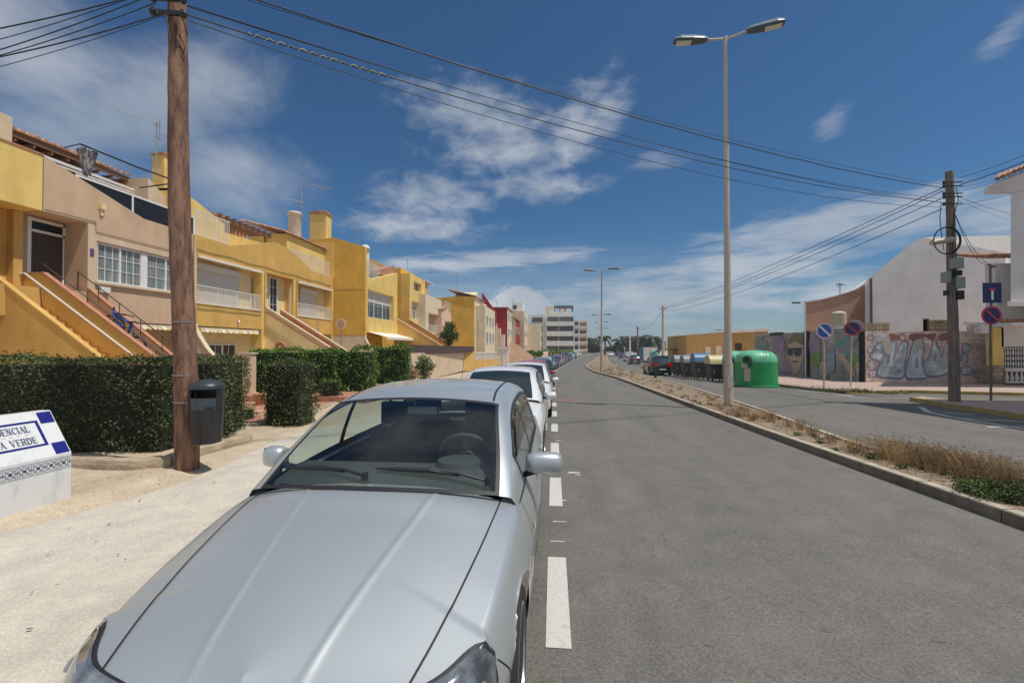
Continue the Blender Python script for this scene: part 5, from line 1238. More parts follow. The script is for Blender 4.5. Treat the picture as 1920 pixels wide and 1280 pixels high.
# ------------------------------------------------------------------ garden walls on the left
def wallbox(name, label, pts, h0, h1, m, th=.2, cat='garden wall', cop=None, dz=0):
    b = MB(); P = [Vector((p.x, p.y, 0)) for p in pts]
    for p, q in zip(P, P[1:]):
        b.obox((p.x, p.y, g(p.y)+(h0+h1)/2), (q.x, q.y, g(q.y)+(h0+h1)/2), th, h1-h0)
    r = b.build(name, m); tag(r, label, cat)
    return r
def L2(px, Y): return aty(px, 700, Y)
gw = thing('garden_wall', (-9.5, 26, g(26)), 'cream garden wall topped with a dark woven screen behind the bushes', 'garden wall')
pa, pb_ = L2(768, 27), L2(868, 42)
b = MB(); b.obox((pa.x, 27, 0.35), (pb_.x, 42, .35), .2, 1.9); b.build('wall', 'beigel', gw)
b = MB(); pc_ = L2(889, 45); b.obox((pb_.x, 42, .30), (pc_.x, 45, .30), .24, 1.9); b.build('end_wall', 'ochre', gw)
b = MB(); b.obox((pa.x, 27, 1.52), (pc_.x, 45, 1.42), .05, .62); b.build('screen', mat('woven_screen', (.075, .045, .045), .9, var=.4, scale=3, stretch=(1, 8, 8)), gw)
gw2 = thing('garden_wall', (-10, 58, g(58)), 'white balustraded garden wall with gate pillars behind the parked white car', 'garden wall')
b = MB(); qa, qb, qc = L2(890, 47), L2(934, 60), L2(960, 66)
b.obox((qa.x, 47, -.2), (qb.x, 60, -.35), .2, .9); b.build('wall', 'ochre', gw2)
b = MB(); b.obox((qa.x, 47, 1.05), (qb.x, 60, .95), .25, .12)
for k in range(26): p = Vector((qa.x, 47, .3)).lerp(Vector((qb.x, 60, .15)), k/25); b.box(p.x-.08, p.x+.08, p.y-.1, p.y+.1, p.z, p.z+.75)
b.build('balustrade', 'whiter', gw2)
b = MB(); 
for px in (935, 948): q = L2(px, 59.5); b.box(q.x-.35, q.x+.35, 59.2, 59.9, -1.2, 1.5); b.box(q.x-.45, q.x+.45, 59.1, 60, 1.5, 1.65)
b.build('gate_pillar', 'whiter', gw2)
gw3 = thing('garden_wall', (-7, 80, g(80)), 'pink stepped stair wall and low walls further along the pavement', 'garden wall')
b = MB(); Y = 72; b.prism([(aty(930, 0, Y).x, aty(930, 650, Y).z), (aty(975, 0, Y).x, aty(975, 668, Y).z), (aty(975, 0, Y).x, -2), (aty(930, 0, Y).x, -2)], 'y', Y, Y+.4); Y = 90; b.prism([(aty(945, 0, Y).x, aty(945, 630, Y).z), (aty(1000, 0, Y).x, aty(1000, 668, Y).z), (aty(1000, 0, Y).x, -2), (aty(945, 0, Y).x, -2)], 'y', Y, Y+.4); b.build('stair_wall', 'pinkr', gw3)
b = MB(); q = L2(1000, 100); q2 = L2(1075, 170); b.obox((q.x, 100, -.3), (q2.x, 170, -.3), .4, 1.6); b.build('low_wall', 'pinkr', gw3)
# white gate post and terracotta pot between the hedges
gp = thing('gate_post', tuple(aty(462, 740, 14.5)), 'cream gate wall in the gap between the long hedge and the green hedge', 'gate post')
p = aty(462, 700, 14.5); b = MB(); b.box(p.x-.18, p.x+.22, 14.4, 14.7, -.3, 1.45); b.box(p.x+.0, p.x+.5, 14.5, 14.7, -.3, .1); b.build('post', 'beigel', gp); b = MB(); b.box(p.x-.22, p.x+.26, 14.35, 14.75, 1.45, 1.5); b.build('cap', 'cream', gp)
p = aty(490, 745, 13.0); b = MB(); b.lathe([(.14, 0), (.2, .25), (.24, .36), (.22, .38)], (p.x, 13.0, g(13)+.12), 'z', 16)
tag(b.build('plant_pot', 'coping', smooth=True), 'terracotta pot at the foot of the green hedge', 'plant pot')
# round sign on a thin post in front of the ochre side wall
Ys = 26.0; p = aty(639, 607, Ys); b0 = g(Ys); rs = thing('round_sign', (p.x, Ys, b0), 'round faded orange sign with pale rim on a thin post before the deep-ochre side wall', 'sign')
b = MB(); b.tube([(p.x, Ys+.05, b0), (p.x, Ys+.05, p.z)], .03, 8); b.build('post', 'steel', rs)
b = MB(); b.lathe([(.33, 0), (.33, .03)], (p.x, Ys, p.z), 'y', 28); f = b.build('disc', 'cream', rs); b = MB(); b.lathe([(.24, -.006), (.24, -.002)], (p.x, Ys, p.z), 'y', 28); b.build('face', mat('faded_orange', (.62, .33, .20), .6), f)
# ------------------------------------------------------------------ right side
YW = 27.7
def splay(mb, pp, Y, dep, k=1.02):
    """block whose front outline (photo sight lines) stands at Y; its plan widens towards the back"""
    fr = [aty(x, y, Y) for x, y in pp]; kx = (Y+dep)/Y*k; n = len(fr); cx = 0
    A = [(p.x, Y, p.z) for p in fr]; B = [(p.x*kx, Y+dep, p.z) for p in fr]
    mb.add(A+B, [tuple(range(n))[::-1], tuple(range(n, 2*n))]+[(i, (i+1) % n, n+(i+1) % n, n+i) for i in range(n)]); return mb
def ex(px, Y): return aty(px, 640, Y).x
def ez(py, Y, px=1700): return aty(px, py, Y).z
xw0, xw1 = ex(1622, YW), ex(1862, YW); zb = g(YW)
gf = thing('graffiti_wall', (xw0, YW, zb), 'block wall with pale blue bubble-letter graffiti facing the side street', 'wall')
b = MB(); ztop = ez(621, YW); b.box(xw0, xw1-.2, YW, YW+.25, zb-.3, ztop); b.box(xw1-1.2, xw1, YW-.02, YW+.2, zb-.3, ez(606, YW)); b.build('wall', 'block', gf)
b = MB(); b.box(xw0, ex(1668, YW), YW+.001, YW+.24, ztop, ez(605, YW)); b.box(ex(1738, YW), ex(1785, YW), YW+.001, YW+.24, ztop, ez(600, YW)); b.build('loose_blocks', 'blockraw', gf)
b = MB(); b.box(ex(1738, YW), ex(1742, YW), YW-.01, YW+.26, ztop, ez(598, YW)+.02); b.build('iron_strip', mat('rust', (.16, .07, .05), .8), gf)
OFFN = [0]
def paintshape(parent, pts, Y, off, m, nm='graffiti'):
    OFFN[0] += 1; off = off*1.6+OFFN[0]*.0006; q = MB(); q.add([(aty(x, y, Y).x, Y-off, aty(x, y, Y).z) for x, y in pts], [tuple(range(len(pts)))]); return q.build(nm, m, parent)
GB = blockmat('paint_pale_blue', (.68, .82, .84), (.56, .71, .80), (.42, .50, .56), .4, .2); GP = blockmat('paint_pink', (.90, .76, .70), (.84, .70, .62), (.56, .46, .42), .4, .2); GL = mat('paint_lilac', (.28, .26, .40), .8)
GW_ = mat('paint_pale', (.58, .55, .50), .85, col2=(.48, .40, .36), scale=2); GR = mat('paint_maroon', (.30, .14, .14), .8)
def smoothpoly(pts, n=6):
    out = []; L_ = len(pts)
    for i in range(L_):
        p0, p1, p2, p3 = pts[i-1], pts[i], pts[(i+1) % L_], pts[(i+2) % L_]
        for j in range(n):
            t = j/n; out.append(tuple(.5*((2*p1[c])+(-p0[c]+p2[c])*t+(2*p0[c]-5*p1[c]+4*p2[c]-p3[c])*t*t+(-p0[c]+3*p1[c]-3*p2[c]+p3[c])*t**3) for c in (0, 1)))
    return out
# crop coordinates of the lettering -> photo pixels
def cq(x, y): return (1500+x*420/1920, 540+y*260/1189)
paintshape(gf, [cq(*p) for p in [(566, 380), (1250, 372), (1275, 450), (1270, 730), (1100, 770), (900, 770), (620, 780), (566, 740)]], YW, .004, GP)
letters = [
 [(665, 740), (700, 610), (770, 470), (800, 450), (830, 480), (800, 600), (830, 560), (860, 470), (920, 470), (900, 620), (880, 760), (760, 765)],
 [(600, 560), (660, 530), (735, 545), (730, 600), (700, 640), (660, 620), (610, 600)],
 [(640, 490), (690, 465), (750, 480), (745, 520), (690, 540), (645, 520)],
 [(910, 760), (930, 600), (985, 430), (1040, 420), (1060, 520), (1050, 640), (1080, 760), (1000, 775)],
 [(1085, 740), (1060, 640), (1110, 590), (1130, 470), (1150, 450), (1190, 520), (1210, 600), (1235, 500), (1275, 470), (1275, 700), (1180, 750)],
 [(1385, 560), (1430, 580), (1425, 640), (1385, 640)], [(1385, 680), (1440, 670), (1475, 700), (1465, 735), (1385, 738)], [(1390, 480), (1440, 485), (1450, 540), (1395, 540)]]
for pl_ in letters:
    c = (sum(p[0] for p in pl_)/len(pl_), sum(p[1] for p in pl_)/len(pl_))
    paintshape(gf, [cq(*p) for p in smoothpoly([(c[0]+(p[0]-c[0])*1.10, c[1]+(p[1]-c[1])*1.07) for p in pl_])], YW, .007, GL); paintshape(gf, [cq(*p) for p in smoothpoly(pl_)], YW, .010, GB)
def outline(pts, w_, m_):
    P = smoothpoly(pts); n = len(P); c = (sum(p[0] for p in P)/n, sum(p[1] for p in P)/n); A = []; B = []
    for i in range(n+1):
        p0, p1 = P[(i-1) % n], P[(i+1) % n]; d = Vector((p1[0]-p0[0], p1[1]-p0[1])); d.normalize(); nn = Vector((-d.y, d.x)); k = w_*(.6+.5*abs(sin(i*.37)))
        A.append((P[i % n][0]+nn.x*k, P[i % n][1]+nn.y*k)); B.append((P[i % n][0]-nn.x*k, P[i % n][1]-nn.y*k))
    OFFN[0] += 1; o_ = .018+OFFN[0]*.0006; q = MB()
    def w3(p): x, y = cq(*p); v = aty(x, y, YW); return (v.x, YW-o_, v.z)
    q.strip([w3(p) for p in A], [w3(p) for p in B]); q.build('graffiti', m_, gf)
for pl_ in letters: outline(pl_, 6, GL)
for pl_ in letters[:5]: c = (sum(p[0] for p in pl_)/len(pl_), sum(p[1] for p in pl_)/len(pl_)); outline([(c[0]+(p[0]-c[0])*.72, c[1]+(p[1]-c[1])*.78) for p in pl_], 3, GW_)
for pl_ in [[(575, 420), (610, 400), (640, 430), (600, 450)], [(575, 520), (600, 500), (630, 540), (590, 560)], [(570, 640), (620, 620), (650, 680), (600, 700)], [(590, 720), (640, 700), (660, 750), (600, 760)], [(850, 400), (880, 395), (900, 440), (860, 450)], [(1170, 450), (1200, 440), (1210, 500), (1180, 510)]]: outline(pl_, 5, GR if pl_[0][0] > 800 else GL)
for pl_ in [[(740, 640), (755, 560), (775, 560), (760, 650)], [(880, 700), (895, 620), (910, 625), (900, 720)], [(990, 680), (990, 600), (1005, 600), (1005, 690)], [(1140, 620), (1150, 560), (1165, 560), (1160, 630)], [(820, 720), (850, 690), (860, 720)]]: paintshape(gf, [cq(*p) for p in pl_], YW, .013, GL)
for pl_ in [[(760, 395), (830, 400), (850, 450), (815, 440), (790, 450)], [(940, 400), (1060, 390), (1060, 420), (960, 450)], [(1060, 400), (1160, 390), (1140, 440), (1090, 430)], [(1190, 400), (1270, 385), (1268, 440), (1210, 450)]]: paintshape(gf, [cq(*p) for p in smoothpoly(pl_, 4)], YW, .006, GR)
for pl_ in [[(700, 470), (745, 400), (775, 470), (770, 560), (730, 560)], [(1060, 470), (1100, 480), (1110, 530), (1070, 540)], [(990, 450), (1030, 440), (1040, 500), (1000, 540)]]: paintshape(gf, [cq(*p) for p in smoothpoly(pl_, 4)], YW, .0115, GW_)
b = MB(); p0 = aty(1637, 638, YW); p1 = aty(1662, 626, YW); b.box(p0.x, p1.x, YW-.02, YW-.005, p0.z, p1.z); wsn = b.build('notice', 'swhite', gf); b = MB()
for k in range(3): b.box(p0.x+.1, p1.x-.12-.1*k, YW-.024, YW-.02, p0.z+.08+.1*k, p0.z+.11+.1*k)
b.build('notice_text', 'mosaic', wsn)
# side wall running away
XW = xw0
def sy_(px): return atx(px, 640, XW).y
sw = thing('graffiti_wall', (XW, 35, g(35)), 'long grey-green graffiti wall running away behind the bottle banks, with a painted face in dark glasses', 'wall')
b = MB(); yA, yB, yC, yD = YW-.0, sy_(1584), sy_(1514), sy_(1415)
pts = [(YW+.26, g(YW)-.3), (yD, g(yD)-.3), (yD, atx(1415, 627, XW).z), (yC, atx(1514, 622, XW).z), (YW+.26, atx(1614, 613, XW).z)]; b.prism(pts, 'x', XW, XW+.22); b.build('wall', 'blockgr', sw)
b = MB(); b.box(XW-.06, XW, YW, YW+.45, zb-.2, ztop); b.box(XW-.12, XW, sy_(1518), sy_(1510), g(yC)-.2, atx(1514, 622, XW).z+.05); b.build('pier', 'blackm', sw)
def pside(pts, off, m, sm_=True):
    OFFN[0] += 1; off = off*1.6+OFFN[0]*.0006; q = MB(); P = smoothpoly(pts, 4) if sm_ else pts; q.add([(XW-off, atx(x, y, XW).y, atx(x, y, XW).z) for x, y in P], [tuple(range(len(P)))]); q.build('graffiti', m, sw)
C1 = mat('paint_sage', (.24, .33, .26), .85, col2=(.18, .24, .22), scale=2); C2 = mat('paint_mauve', (.34, .26, .34), .85, col2=(.24, .22, .29), scale=2); C3 = mat('paint_sand', (.46, .38, .27), .85); C4 = mat('paint_green', (.17, .30, .10), .85); C5 = mat('paint_grey_blue', (.26, .34, .40), .85)
C6 = mat('paint_dark', (.02, .03, .03), .5)
def c5(x, y): return (1260+x*300/1745, 540+y*220/1280)
pside([c5(*p) for p in [(1270, 600), (1300, 540), (1360, 520), (1420, 560), (1430, 660), (1420, 800), (1380, 930), (1320, 930), (1290, 800), (1270, 700)]], .006, C3)
pside([c5(*p) for p in [(1265, 600), (1300, 520), (1360, 495), (1425, 530), (1432, 620), (1350, 580), (1290, 610)]], .009, mat('paint_olive', (.22, .20, .12), .85))
pside([c5(*p) for p in [(1268, 665), (1325, 668), (1322, 728), (1275, 730)]], .012, C6); pside([c5(*p) for p in [(1342, 665), (1415, 658), (1410, 735), (1348, 736)]], .012, C6)
pside([c5(*p) for p in [(1268, 655), (1425, 648), (1425, 668), (1268, 672)]], .011, C6, False)
pside([c5(*p) for p in [(1320, 795), (1380, 795), (1375, 808), (1325, 808)]], .012, mat('paint_brown', (.16, .09, .07), .85))
for pl_, m_ in [([(1100, 560), (1200, 540), (1240, 640), (1180, 720), (1110, 660)], C2), ([(920, 580), (1000, 560), (1060, 640), (980, 690), (925, 660)], C1), ([(1215, 820), (1280, 790), (1320, 900), (1260, 950), (1210, 920)], C2), ([(1070, 490), (1210, 480), (1215, 510), (1080, 520)], C6), ([(940, 495), (1060, 492), (1050, 515), (950, 520)], C3),
  ([(1505, 580), (1600, 560), (1630, 690), (1560, 720), (1510, 680)], C2), ([(1510, 760), (1560, 730), (1600, 800), (1540, 840)], C4), ([(1620, 820), (1690, 800), (1720, 900), (1690, 980), (1630, 960)], C3), ([(1430, 640), (1480, 620), (1475, 900), (1435, 900)], C5)]: pside([c5(*p) for p in pl_], .005, m_)
for pl_, m_ in [([(85, 440), (170, 430), (175, 520), (90, 540)], C2), ([(320, 480), (430, 420), (440, 560), (360, 580)], mat('paint_teal', (.13, .32, .30), .85)), ([(440, 570), (510, 580), (505, 640), (445, 660)], C4), ([(330, 560), (360, 540), (480, 720), (440, 740)], C3), ([(490, 640), (530, 650), (530, 730), (490, 720)], C3), ([(100, 570), (180, 560), (170, 660), (110, 650)], C4), ([(250, 560), (300, 540), (300, 700), (240, 720)], C5), ([(340, 520), (480, 420), (500, 440), (370, 560)], C2)]: pside([cq(*p) for p in pl_], .009, m_)
b = MB(); YY = 38; b.obox((XW+.4, sy_(1422), 2.55), (XW+.4, sy_(1585), 2.62), .1, .12); b.build('white_rail', 'whiter', sw)
# terracotta building beyond with curved roofline, and grey gable
Yt = 33.6
tb = thing('building', (ex(1560, Yt), Yt+4, g(Yt)), 'terracotta building with rising roofline behind the graffiti wall', 'building')
b = MB(); pp = [(1510, 660), (1510, 567), (1535, 563), (1560, 557), (1585, 550), (1605, 543), (1622, 531), (1640, 520), (1640, 660)]
splay(b, pp, Yt, 9); b.build('wall', 'terr', tb)
b = MB(); 
for (x0, y0), (x1, y1) in zip(pp[1:7], pp[2:8]):
    a_, c_ = aty(x0, y0, Yt), aty(x1, y1, Yt); b.obox((a_.x, Yt+.1, a_.z+.04), (c_.x, Yt+.1, c_.z+.04), .4, .1)
b.build('roof_edge', 'greyr', tb)
p = aty(1573, 600, 31); b = MB(); b.lathe([(.42, 0), (.42, .75), (.3, .85), (.05, .9)], (p.x, 31, p.z-.3), 'z', 16); wt = tag(b.build('water_tank', mat('tank_fibre', (.48, .44, .33), .8), smooth=True), 'small cream water tank behind the side graffiti wall', 'water tank')
b = MB(); b.tube([(p.x, 31, p.z-2.5), (p.x, 31, p.z)], .3, 8); b.build('stand', 'greyr', wt)
antenna((p.x+.2, 31.2, p.z+.4), aty(1572, 530, 31).z-p.z-.4, 'rusty antenna mast above the cream water tank, before the terracotta building', 1.2, ((.15, .5),), None)
p = aty(1508, 570, 33.2); sl_ = thing('street_lamp', (p.x, 33.2, g(33.2)), 'small wall-side street lamp with one short arm at the left edge of the terracotta building', 'street lamp')
b = MB(); b.tube([(p.x+.05, 33.2, g(33.2)), (p.x+.05, 33.2, p.z)], .05, 8); b.tube([(p.x+.05, 33.2, p.z), (p.x-.4, 33.2, p.z+.1)], .03, 6); b.build('column', 'whiter', sl_); b = MB(); b.box(p.x-.8, p.x-.3, 33.1, 33.3, p.z+.05, p.z+.15); b.build('lamp_head', 'lamphead', sl_)
Yg = 31.5
gh_ = thing('building', (ex(1750, Yg), Yg+5, g(Yg)), 'big plain grey gable building behind the blue graffiti wall', 'building')
b = MB(); pp = [(1622, 640), (1622, 528), (1634, 516), (1650, 504), (1715, 452), (1721, 447), (1732, 446), (1800, 458), (1870, 471), (1885, 474), (1885, 640)]
splay(b, pp, Yg, 12); b.build('wall', 'greyr', gh_)
b = MB(); q0 = aty(1632, 640, Yg); q1 = aty(1634, 522, Yg); b.box(q0.x, q0.x+.10, Yg-.08, Yg, 0, q1.z); b.build('downpipe', mat('pipe_brown', (.12, .08, .075), .7), gh_)
wb = thing('building', (ex(1820, 46), 50, g(46)), 'white building whose bright upper wall shows above the grey gable', 'building')
b = MB(); splay(b, [(1733, 650), (1733, 446), (1745, 444), (1960, 440), (1960, 650)], 46, 8); b.build('wall', mat('white_tiles', (.85, .83, .78), .8, var=.08, scale=3), wb)  # off-white wall colour, varied slightly at random
# roof slope of that building, leaning towards the street
# porch piece and white house on the right edge
wh = thing('row_house', (ex(1905, 26), 26.5, g(26)), 'white house at the right edge with clay tile eave, grille window and baluster fence', 'house')
Ya = 23.6; xa = ex(1895, Ya)
b = MB(); splay(b, [(1895, 566), (1895, 330), (2120, 330), (2120, 566)], Ya, 4); b.build('upper_wall', 'greyr', wh)
b = MB(); b.box(xa-.15, xa+8, Ya-.05, Ya-.001, aty(1900, 574, Ya).z, aty(1900, 565, Ya).z); b.build('ledge', 'whiter', wh)
q0 = aty(1866, 336, Ya-.7); b = MB(); zE = q0.z; n = 40
for k in range(n):
    x = q0.x+.05+k*.24; zE_ = zE+.42*k*.24; b.tube([(x, Ya-.75, zE_), (x*1.18, Ya+3.2, zE_+1.6)], .10, 8)
b.build('roof', 'tile', wh, smooth=True); b = MB()
b.prism([(q0.x+.4, zE-.1), (q0.x+9, zE+3.5), (q0.x+9, zE-.4), (q0.x+.4, zE-.4)], 'y', Ya-.01, Ya+.3); b.obox((q0.x+.25, Ya-.3, zE-.16), (q0.x+9, Ya-.3, zE-.16+.42*8.75), .6, .10); b.build('eave', 'greyr', wh)
b = MB(); Yb = 26.6; x0, x1 = ex(1866, Yb), ex(2010, Yb); b.box(x0+.6, x1, Yb+.6, Yb+1.2, zb-.3, aty(1880, 490, Yb).z); b.build('porch_wall', 'whiter', wh)
b = MB(); xe = aty(1864, 478, Yb).x
for k in range(12): b.tube([(xe+.22*k, Yb+.3, aty(1880, 479, Yb).z), (xe+.22*k, Yb+2.5, aty(1880, 470, Yb).z+.3)], .10, 8)
b.build('porch_roof', 'tile', wh, smooth=True)
b = MB(); Yc = 26.3; xq = ex(1862, Yc); b.box(ex(1878, Yc), x1, Yc, Yc+.9, zb+2.2+.0, aty(1900, 612, Yc).z+.5); b.build('lower_wall', 'whiter', wh)
b = MB(); b.box(ex(1866, Yc), x1, Yc-.9, Yc+.1, aty(1900, 612, Yc).z, aty(1900, 606, Yc).z); b.build('canopy', 'white', wh)
b = MB()
for k in range(16): xx = ex(1874, Yc)+.18*k; b.tube([(xx, Yc-.6, aty(1900, 604, Yc).z), (xx, Yc+.2, aty(1900, 602, Yc).z+.1)], .08, 7)
b.build('canopy_tiles', 'tile', wh, smooth=True)
b = MB(); b.box(ex(1862, Yc), ex(1882, Yc), Yc, Yc+.4, zb+1.2, aty(1870, 614, Yc).z); b.build('yellow_pier', 'yellow', wh); b = MB(); b.box(ex(1862, Yc), ex(1882, Yc), Yc-.01, Yc+.4, zb-.2, zb+1.2); b.build('stone_pier', 'blockraw', wh)
b = MB(); b.box(ex(1882, Yc), x1, Yc+.5, Yc+.6, zb, aty(1900, 612, Yc).z); b.build('dark_opening', 'smoked', wh)
b = MB(); z0, z1 = aty(1900, 690, Yc).z, aty(1900, 617, Yc).z; xx = ex(1883, Yc)
while xx < x1:
    b.box(xx, xx+.022, Yc+.1, Yc+.13, z0, z1); xx += .13
for k in range(9): zz = z0+(z1-z0)*k/8; b.box(ex(1883, Yc), x1, Yc+.11, Yc+.12, zz-.02, zz+.02)
xx = ex(1883, Yc)
while xx < x1:
    for k in range(6): zz = z0+(z1-z0)*(k+.5)/6; b.lathe([(.03, -.07), (.045, 0), (.03, .07)], (xx+.011, Yc+.115, zz), 'z', 6)
    xx += .26
b.build('window_grille', 'whitem', wh)
b = MB(); b.box(ex(1882, Yc), x1, Yc-.15, Yc+.1, zb+.25, zb+.35); b.box(ex(1882, Yc), x1, Yc-.15, Yc+.1, aty(1900, 694, Yc).z-.06, aty(1900, 690, Yc).z+.02); xx = ex(1886, Yc)
while xx < x1: b.lathe([(.05, zb+.35), (.085, zb+.5), (.05, zb+.75), (.06, zb+1.0)], (xx, Yc-.02, 0), 'z', 8); xx += .24
b.build('balustrade', 'whiter', wh, smooth=True)
b = MB(); p = aty(1843, 618, Yc-.3); b.box(p.x-.25, p.x+.25, Yc-.5, Yc-.05, p.z-.2, p.z+.28); b.tube([(p.x-.9, Yc-.3, p.z+.35), (p.x+.1, Yc-.3, p.z+.3)], .09, 8); tag(b.build('air_vent', 'whiter', bevel=.03), 'white boxed vent and pipe mounted on the stone wall left of the grille window', 'vent')
# shaded corner building just outside the frame
cb_ = thing('corner_building', (20, 9, g(9)), 'tall pale corner building outside the right edge whose shade covers the kerb island', 'building')
b = MB(); b.box(16.9, 26, 2, 15.5, -.5, 14); b.build('wall', 'whiter', cb_)
for k in range(4):
    for z in (1.2, 4.4, 7.6): f = window(cb_, 16.9, 3+3*k, 4.4+3*k, z, z+1.5, 2, T=None, face=-1)
# ochre flat-roofed building
Yo = 62.0
ob = thing('building', (ex(1350, Yo), Yo+4, g(Yo)), 'low mustard flat-roofed building behind the row of bins', 'building')
b = MB(); b.prism([(aty(1287, 628, Yo).x, -1.5), (aty(1287, 628, Yo).x, aty(1287, 628, Yo).z), (aty(1360, 622, Yo).x, aty(1360, 622, Yo).z), (aty(1440, 618, Yo).x, aty(1440, 618, Yo).z), (aty(1440, 618, Yo).x, -1.5)], 'y', Yo, Yo+10)
b.box(aty(1354, 620, Yo).x, aty(1362, 620, Yo).x, Yo+1, Yo+3, 4, aty(1354, 617, Yo).z); b.build('wall', 'brownr', ob)
b = MB(); b.obox((aty(1366, 623, Yo).x, Yo-.2, aty(1366, 622, Yo).z), (aty(1440, 619, Yo).x, Yo-.2, aty(1440, 618, Yo).z), .5, .35); b.build('cornice', 'whiter', ob)
b = MB(); b.box(ex(1378, Yo), ex(1391, Yo), Yo-.03, Yo+.0, -1, aty(1380, 643, Yo).z); b.build('doorway', 'door', ob)
b = MB(); b.box(ex(1322, Yo), ex(1332, Yo), Yo-.04, Yo, -1, aty(1325, 650, Yo).z); b.box(ex(1342, Yo), ex(1354, Yo), Yo-.04, Yo, -1, aty(1345, 649, Yo).z); b.build('pale_panel', 'cream', ob)

# ------------------------------------------------------------------ containers
def container(px0, px1, py, lid, label, lab2, hgt=1.35, Y=None):
    p0 = atg(px0, py); p1 = atg(px1, py); Y = p0.y if Y is None else Y
    x0 = aty(px0, py, Y).x; x1 = aty(px1, py, Y).x; w = x1-x0; z = g(Y); d = 1.15
    r = thing('waste_container', ((x0+x1)/2, Y+d/2, z), label, 'waste container', 'wheeled waste containers in a row')
    xm = (x0+x1)/2; b = MB(); h0, h1 = z+.14, z+hgt*.70
    A = [(x0+.10, Y+.10), (x1-.10, Y+.10), (x1-.10, Y+d-.1), (x0+.10, Y+d-.1)]; B = [(x0, Y), (x1, Y), (x1, Y+d), (x0, Y+d)]
    b.add([(x, y, h0) for x, y in A]+[(x, y, h1) for x, y in B], [(0, 1, 2, 3), (4, 5, 6, 7)]+[(i, (i+1) % 4, 4+(i+1) % 4, 4+i) for i in range(4)])
    b.box(x0-.04, x1+.04, Y-.04, Y+d+.04, h1-.07, h1+.0)
    n = max(3, int(w/.22))
    for k in range(n+1): xx = x0+.08+(w-.16)*k/n; b.obox((xm+(xx-xm)*.9, Y+.055, h0+.1), (xx, Y-.02, h1-.08), .035, .03, (0, 1, 0))
    b.build('body', 'binb', r, bevel=.015)
    b = MB(); n = 10; pr_ = [(Y-.03+(d+.06)*(.5-.5*cos(pi*i/n)), h1+.0+hgt*.34*sin(pi*i/n)**.8) for i in range(n+1)]
    b.strip([(x0-.02, y, zz) for y, zz in pr_], [(x1+.02, y, zz) for y, zz in pr_]); b.add([(x0-.02, y, zz) for y, zz in pr_], [tuple(range(n+1))]); b.add([(x1+.02, y, zz) for y, zz in pr_], [tuple(range(n+1))[::-1]])
    b.build('lid', lid, r, smooth=True, angle=50)
    b = MB()
    for cx in (x0+.2, x1-.2):
        for cy in (Y+.2, Y+d-.2): b.lathe([(.08, -.03), (.08, .03)], (cx, cy, z+.08), 'x', 10)
    b.build('wheel', 'rubber', r)
    b = MB(); 
    for fx in (.18, .62): b.box(x0+w*fx, x0+w*(fx+.1), Y-.005+.02, Y+.03, z+.55, z+.78)
    b.build('sticker', mat('faded_sticker', (.45, .28, .22), .6), r)
    return r
for (a, c, py, Y, lid, lb) in [(1266, 1284, 706, 35.5, 'lidg', 'grey-lidded container at the far left end of the bin row'), (1283, 1303, 709, 33.6, 'lidg', 'second grey-lidded container from the left in the bin row'), (1304, 1334, 713, 31.6, 'lidb', 'container with a blue curved lid in the bin row'), (1332, 1366, 717, 29.6, 'lidy', 'container with a pale yellow lid behind the tall lamp column'), ]:
    container(a, c, py, lid, lb, '', 1.62 if lid != 'lidb' else 1.75, Y)
p = atg(1305, 710); container(1302, 1318, 708, 'lidg', 'container with dark half-open lid behind the blue-lidded one', '', 1.5, 35.0)
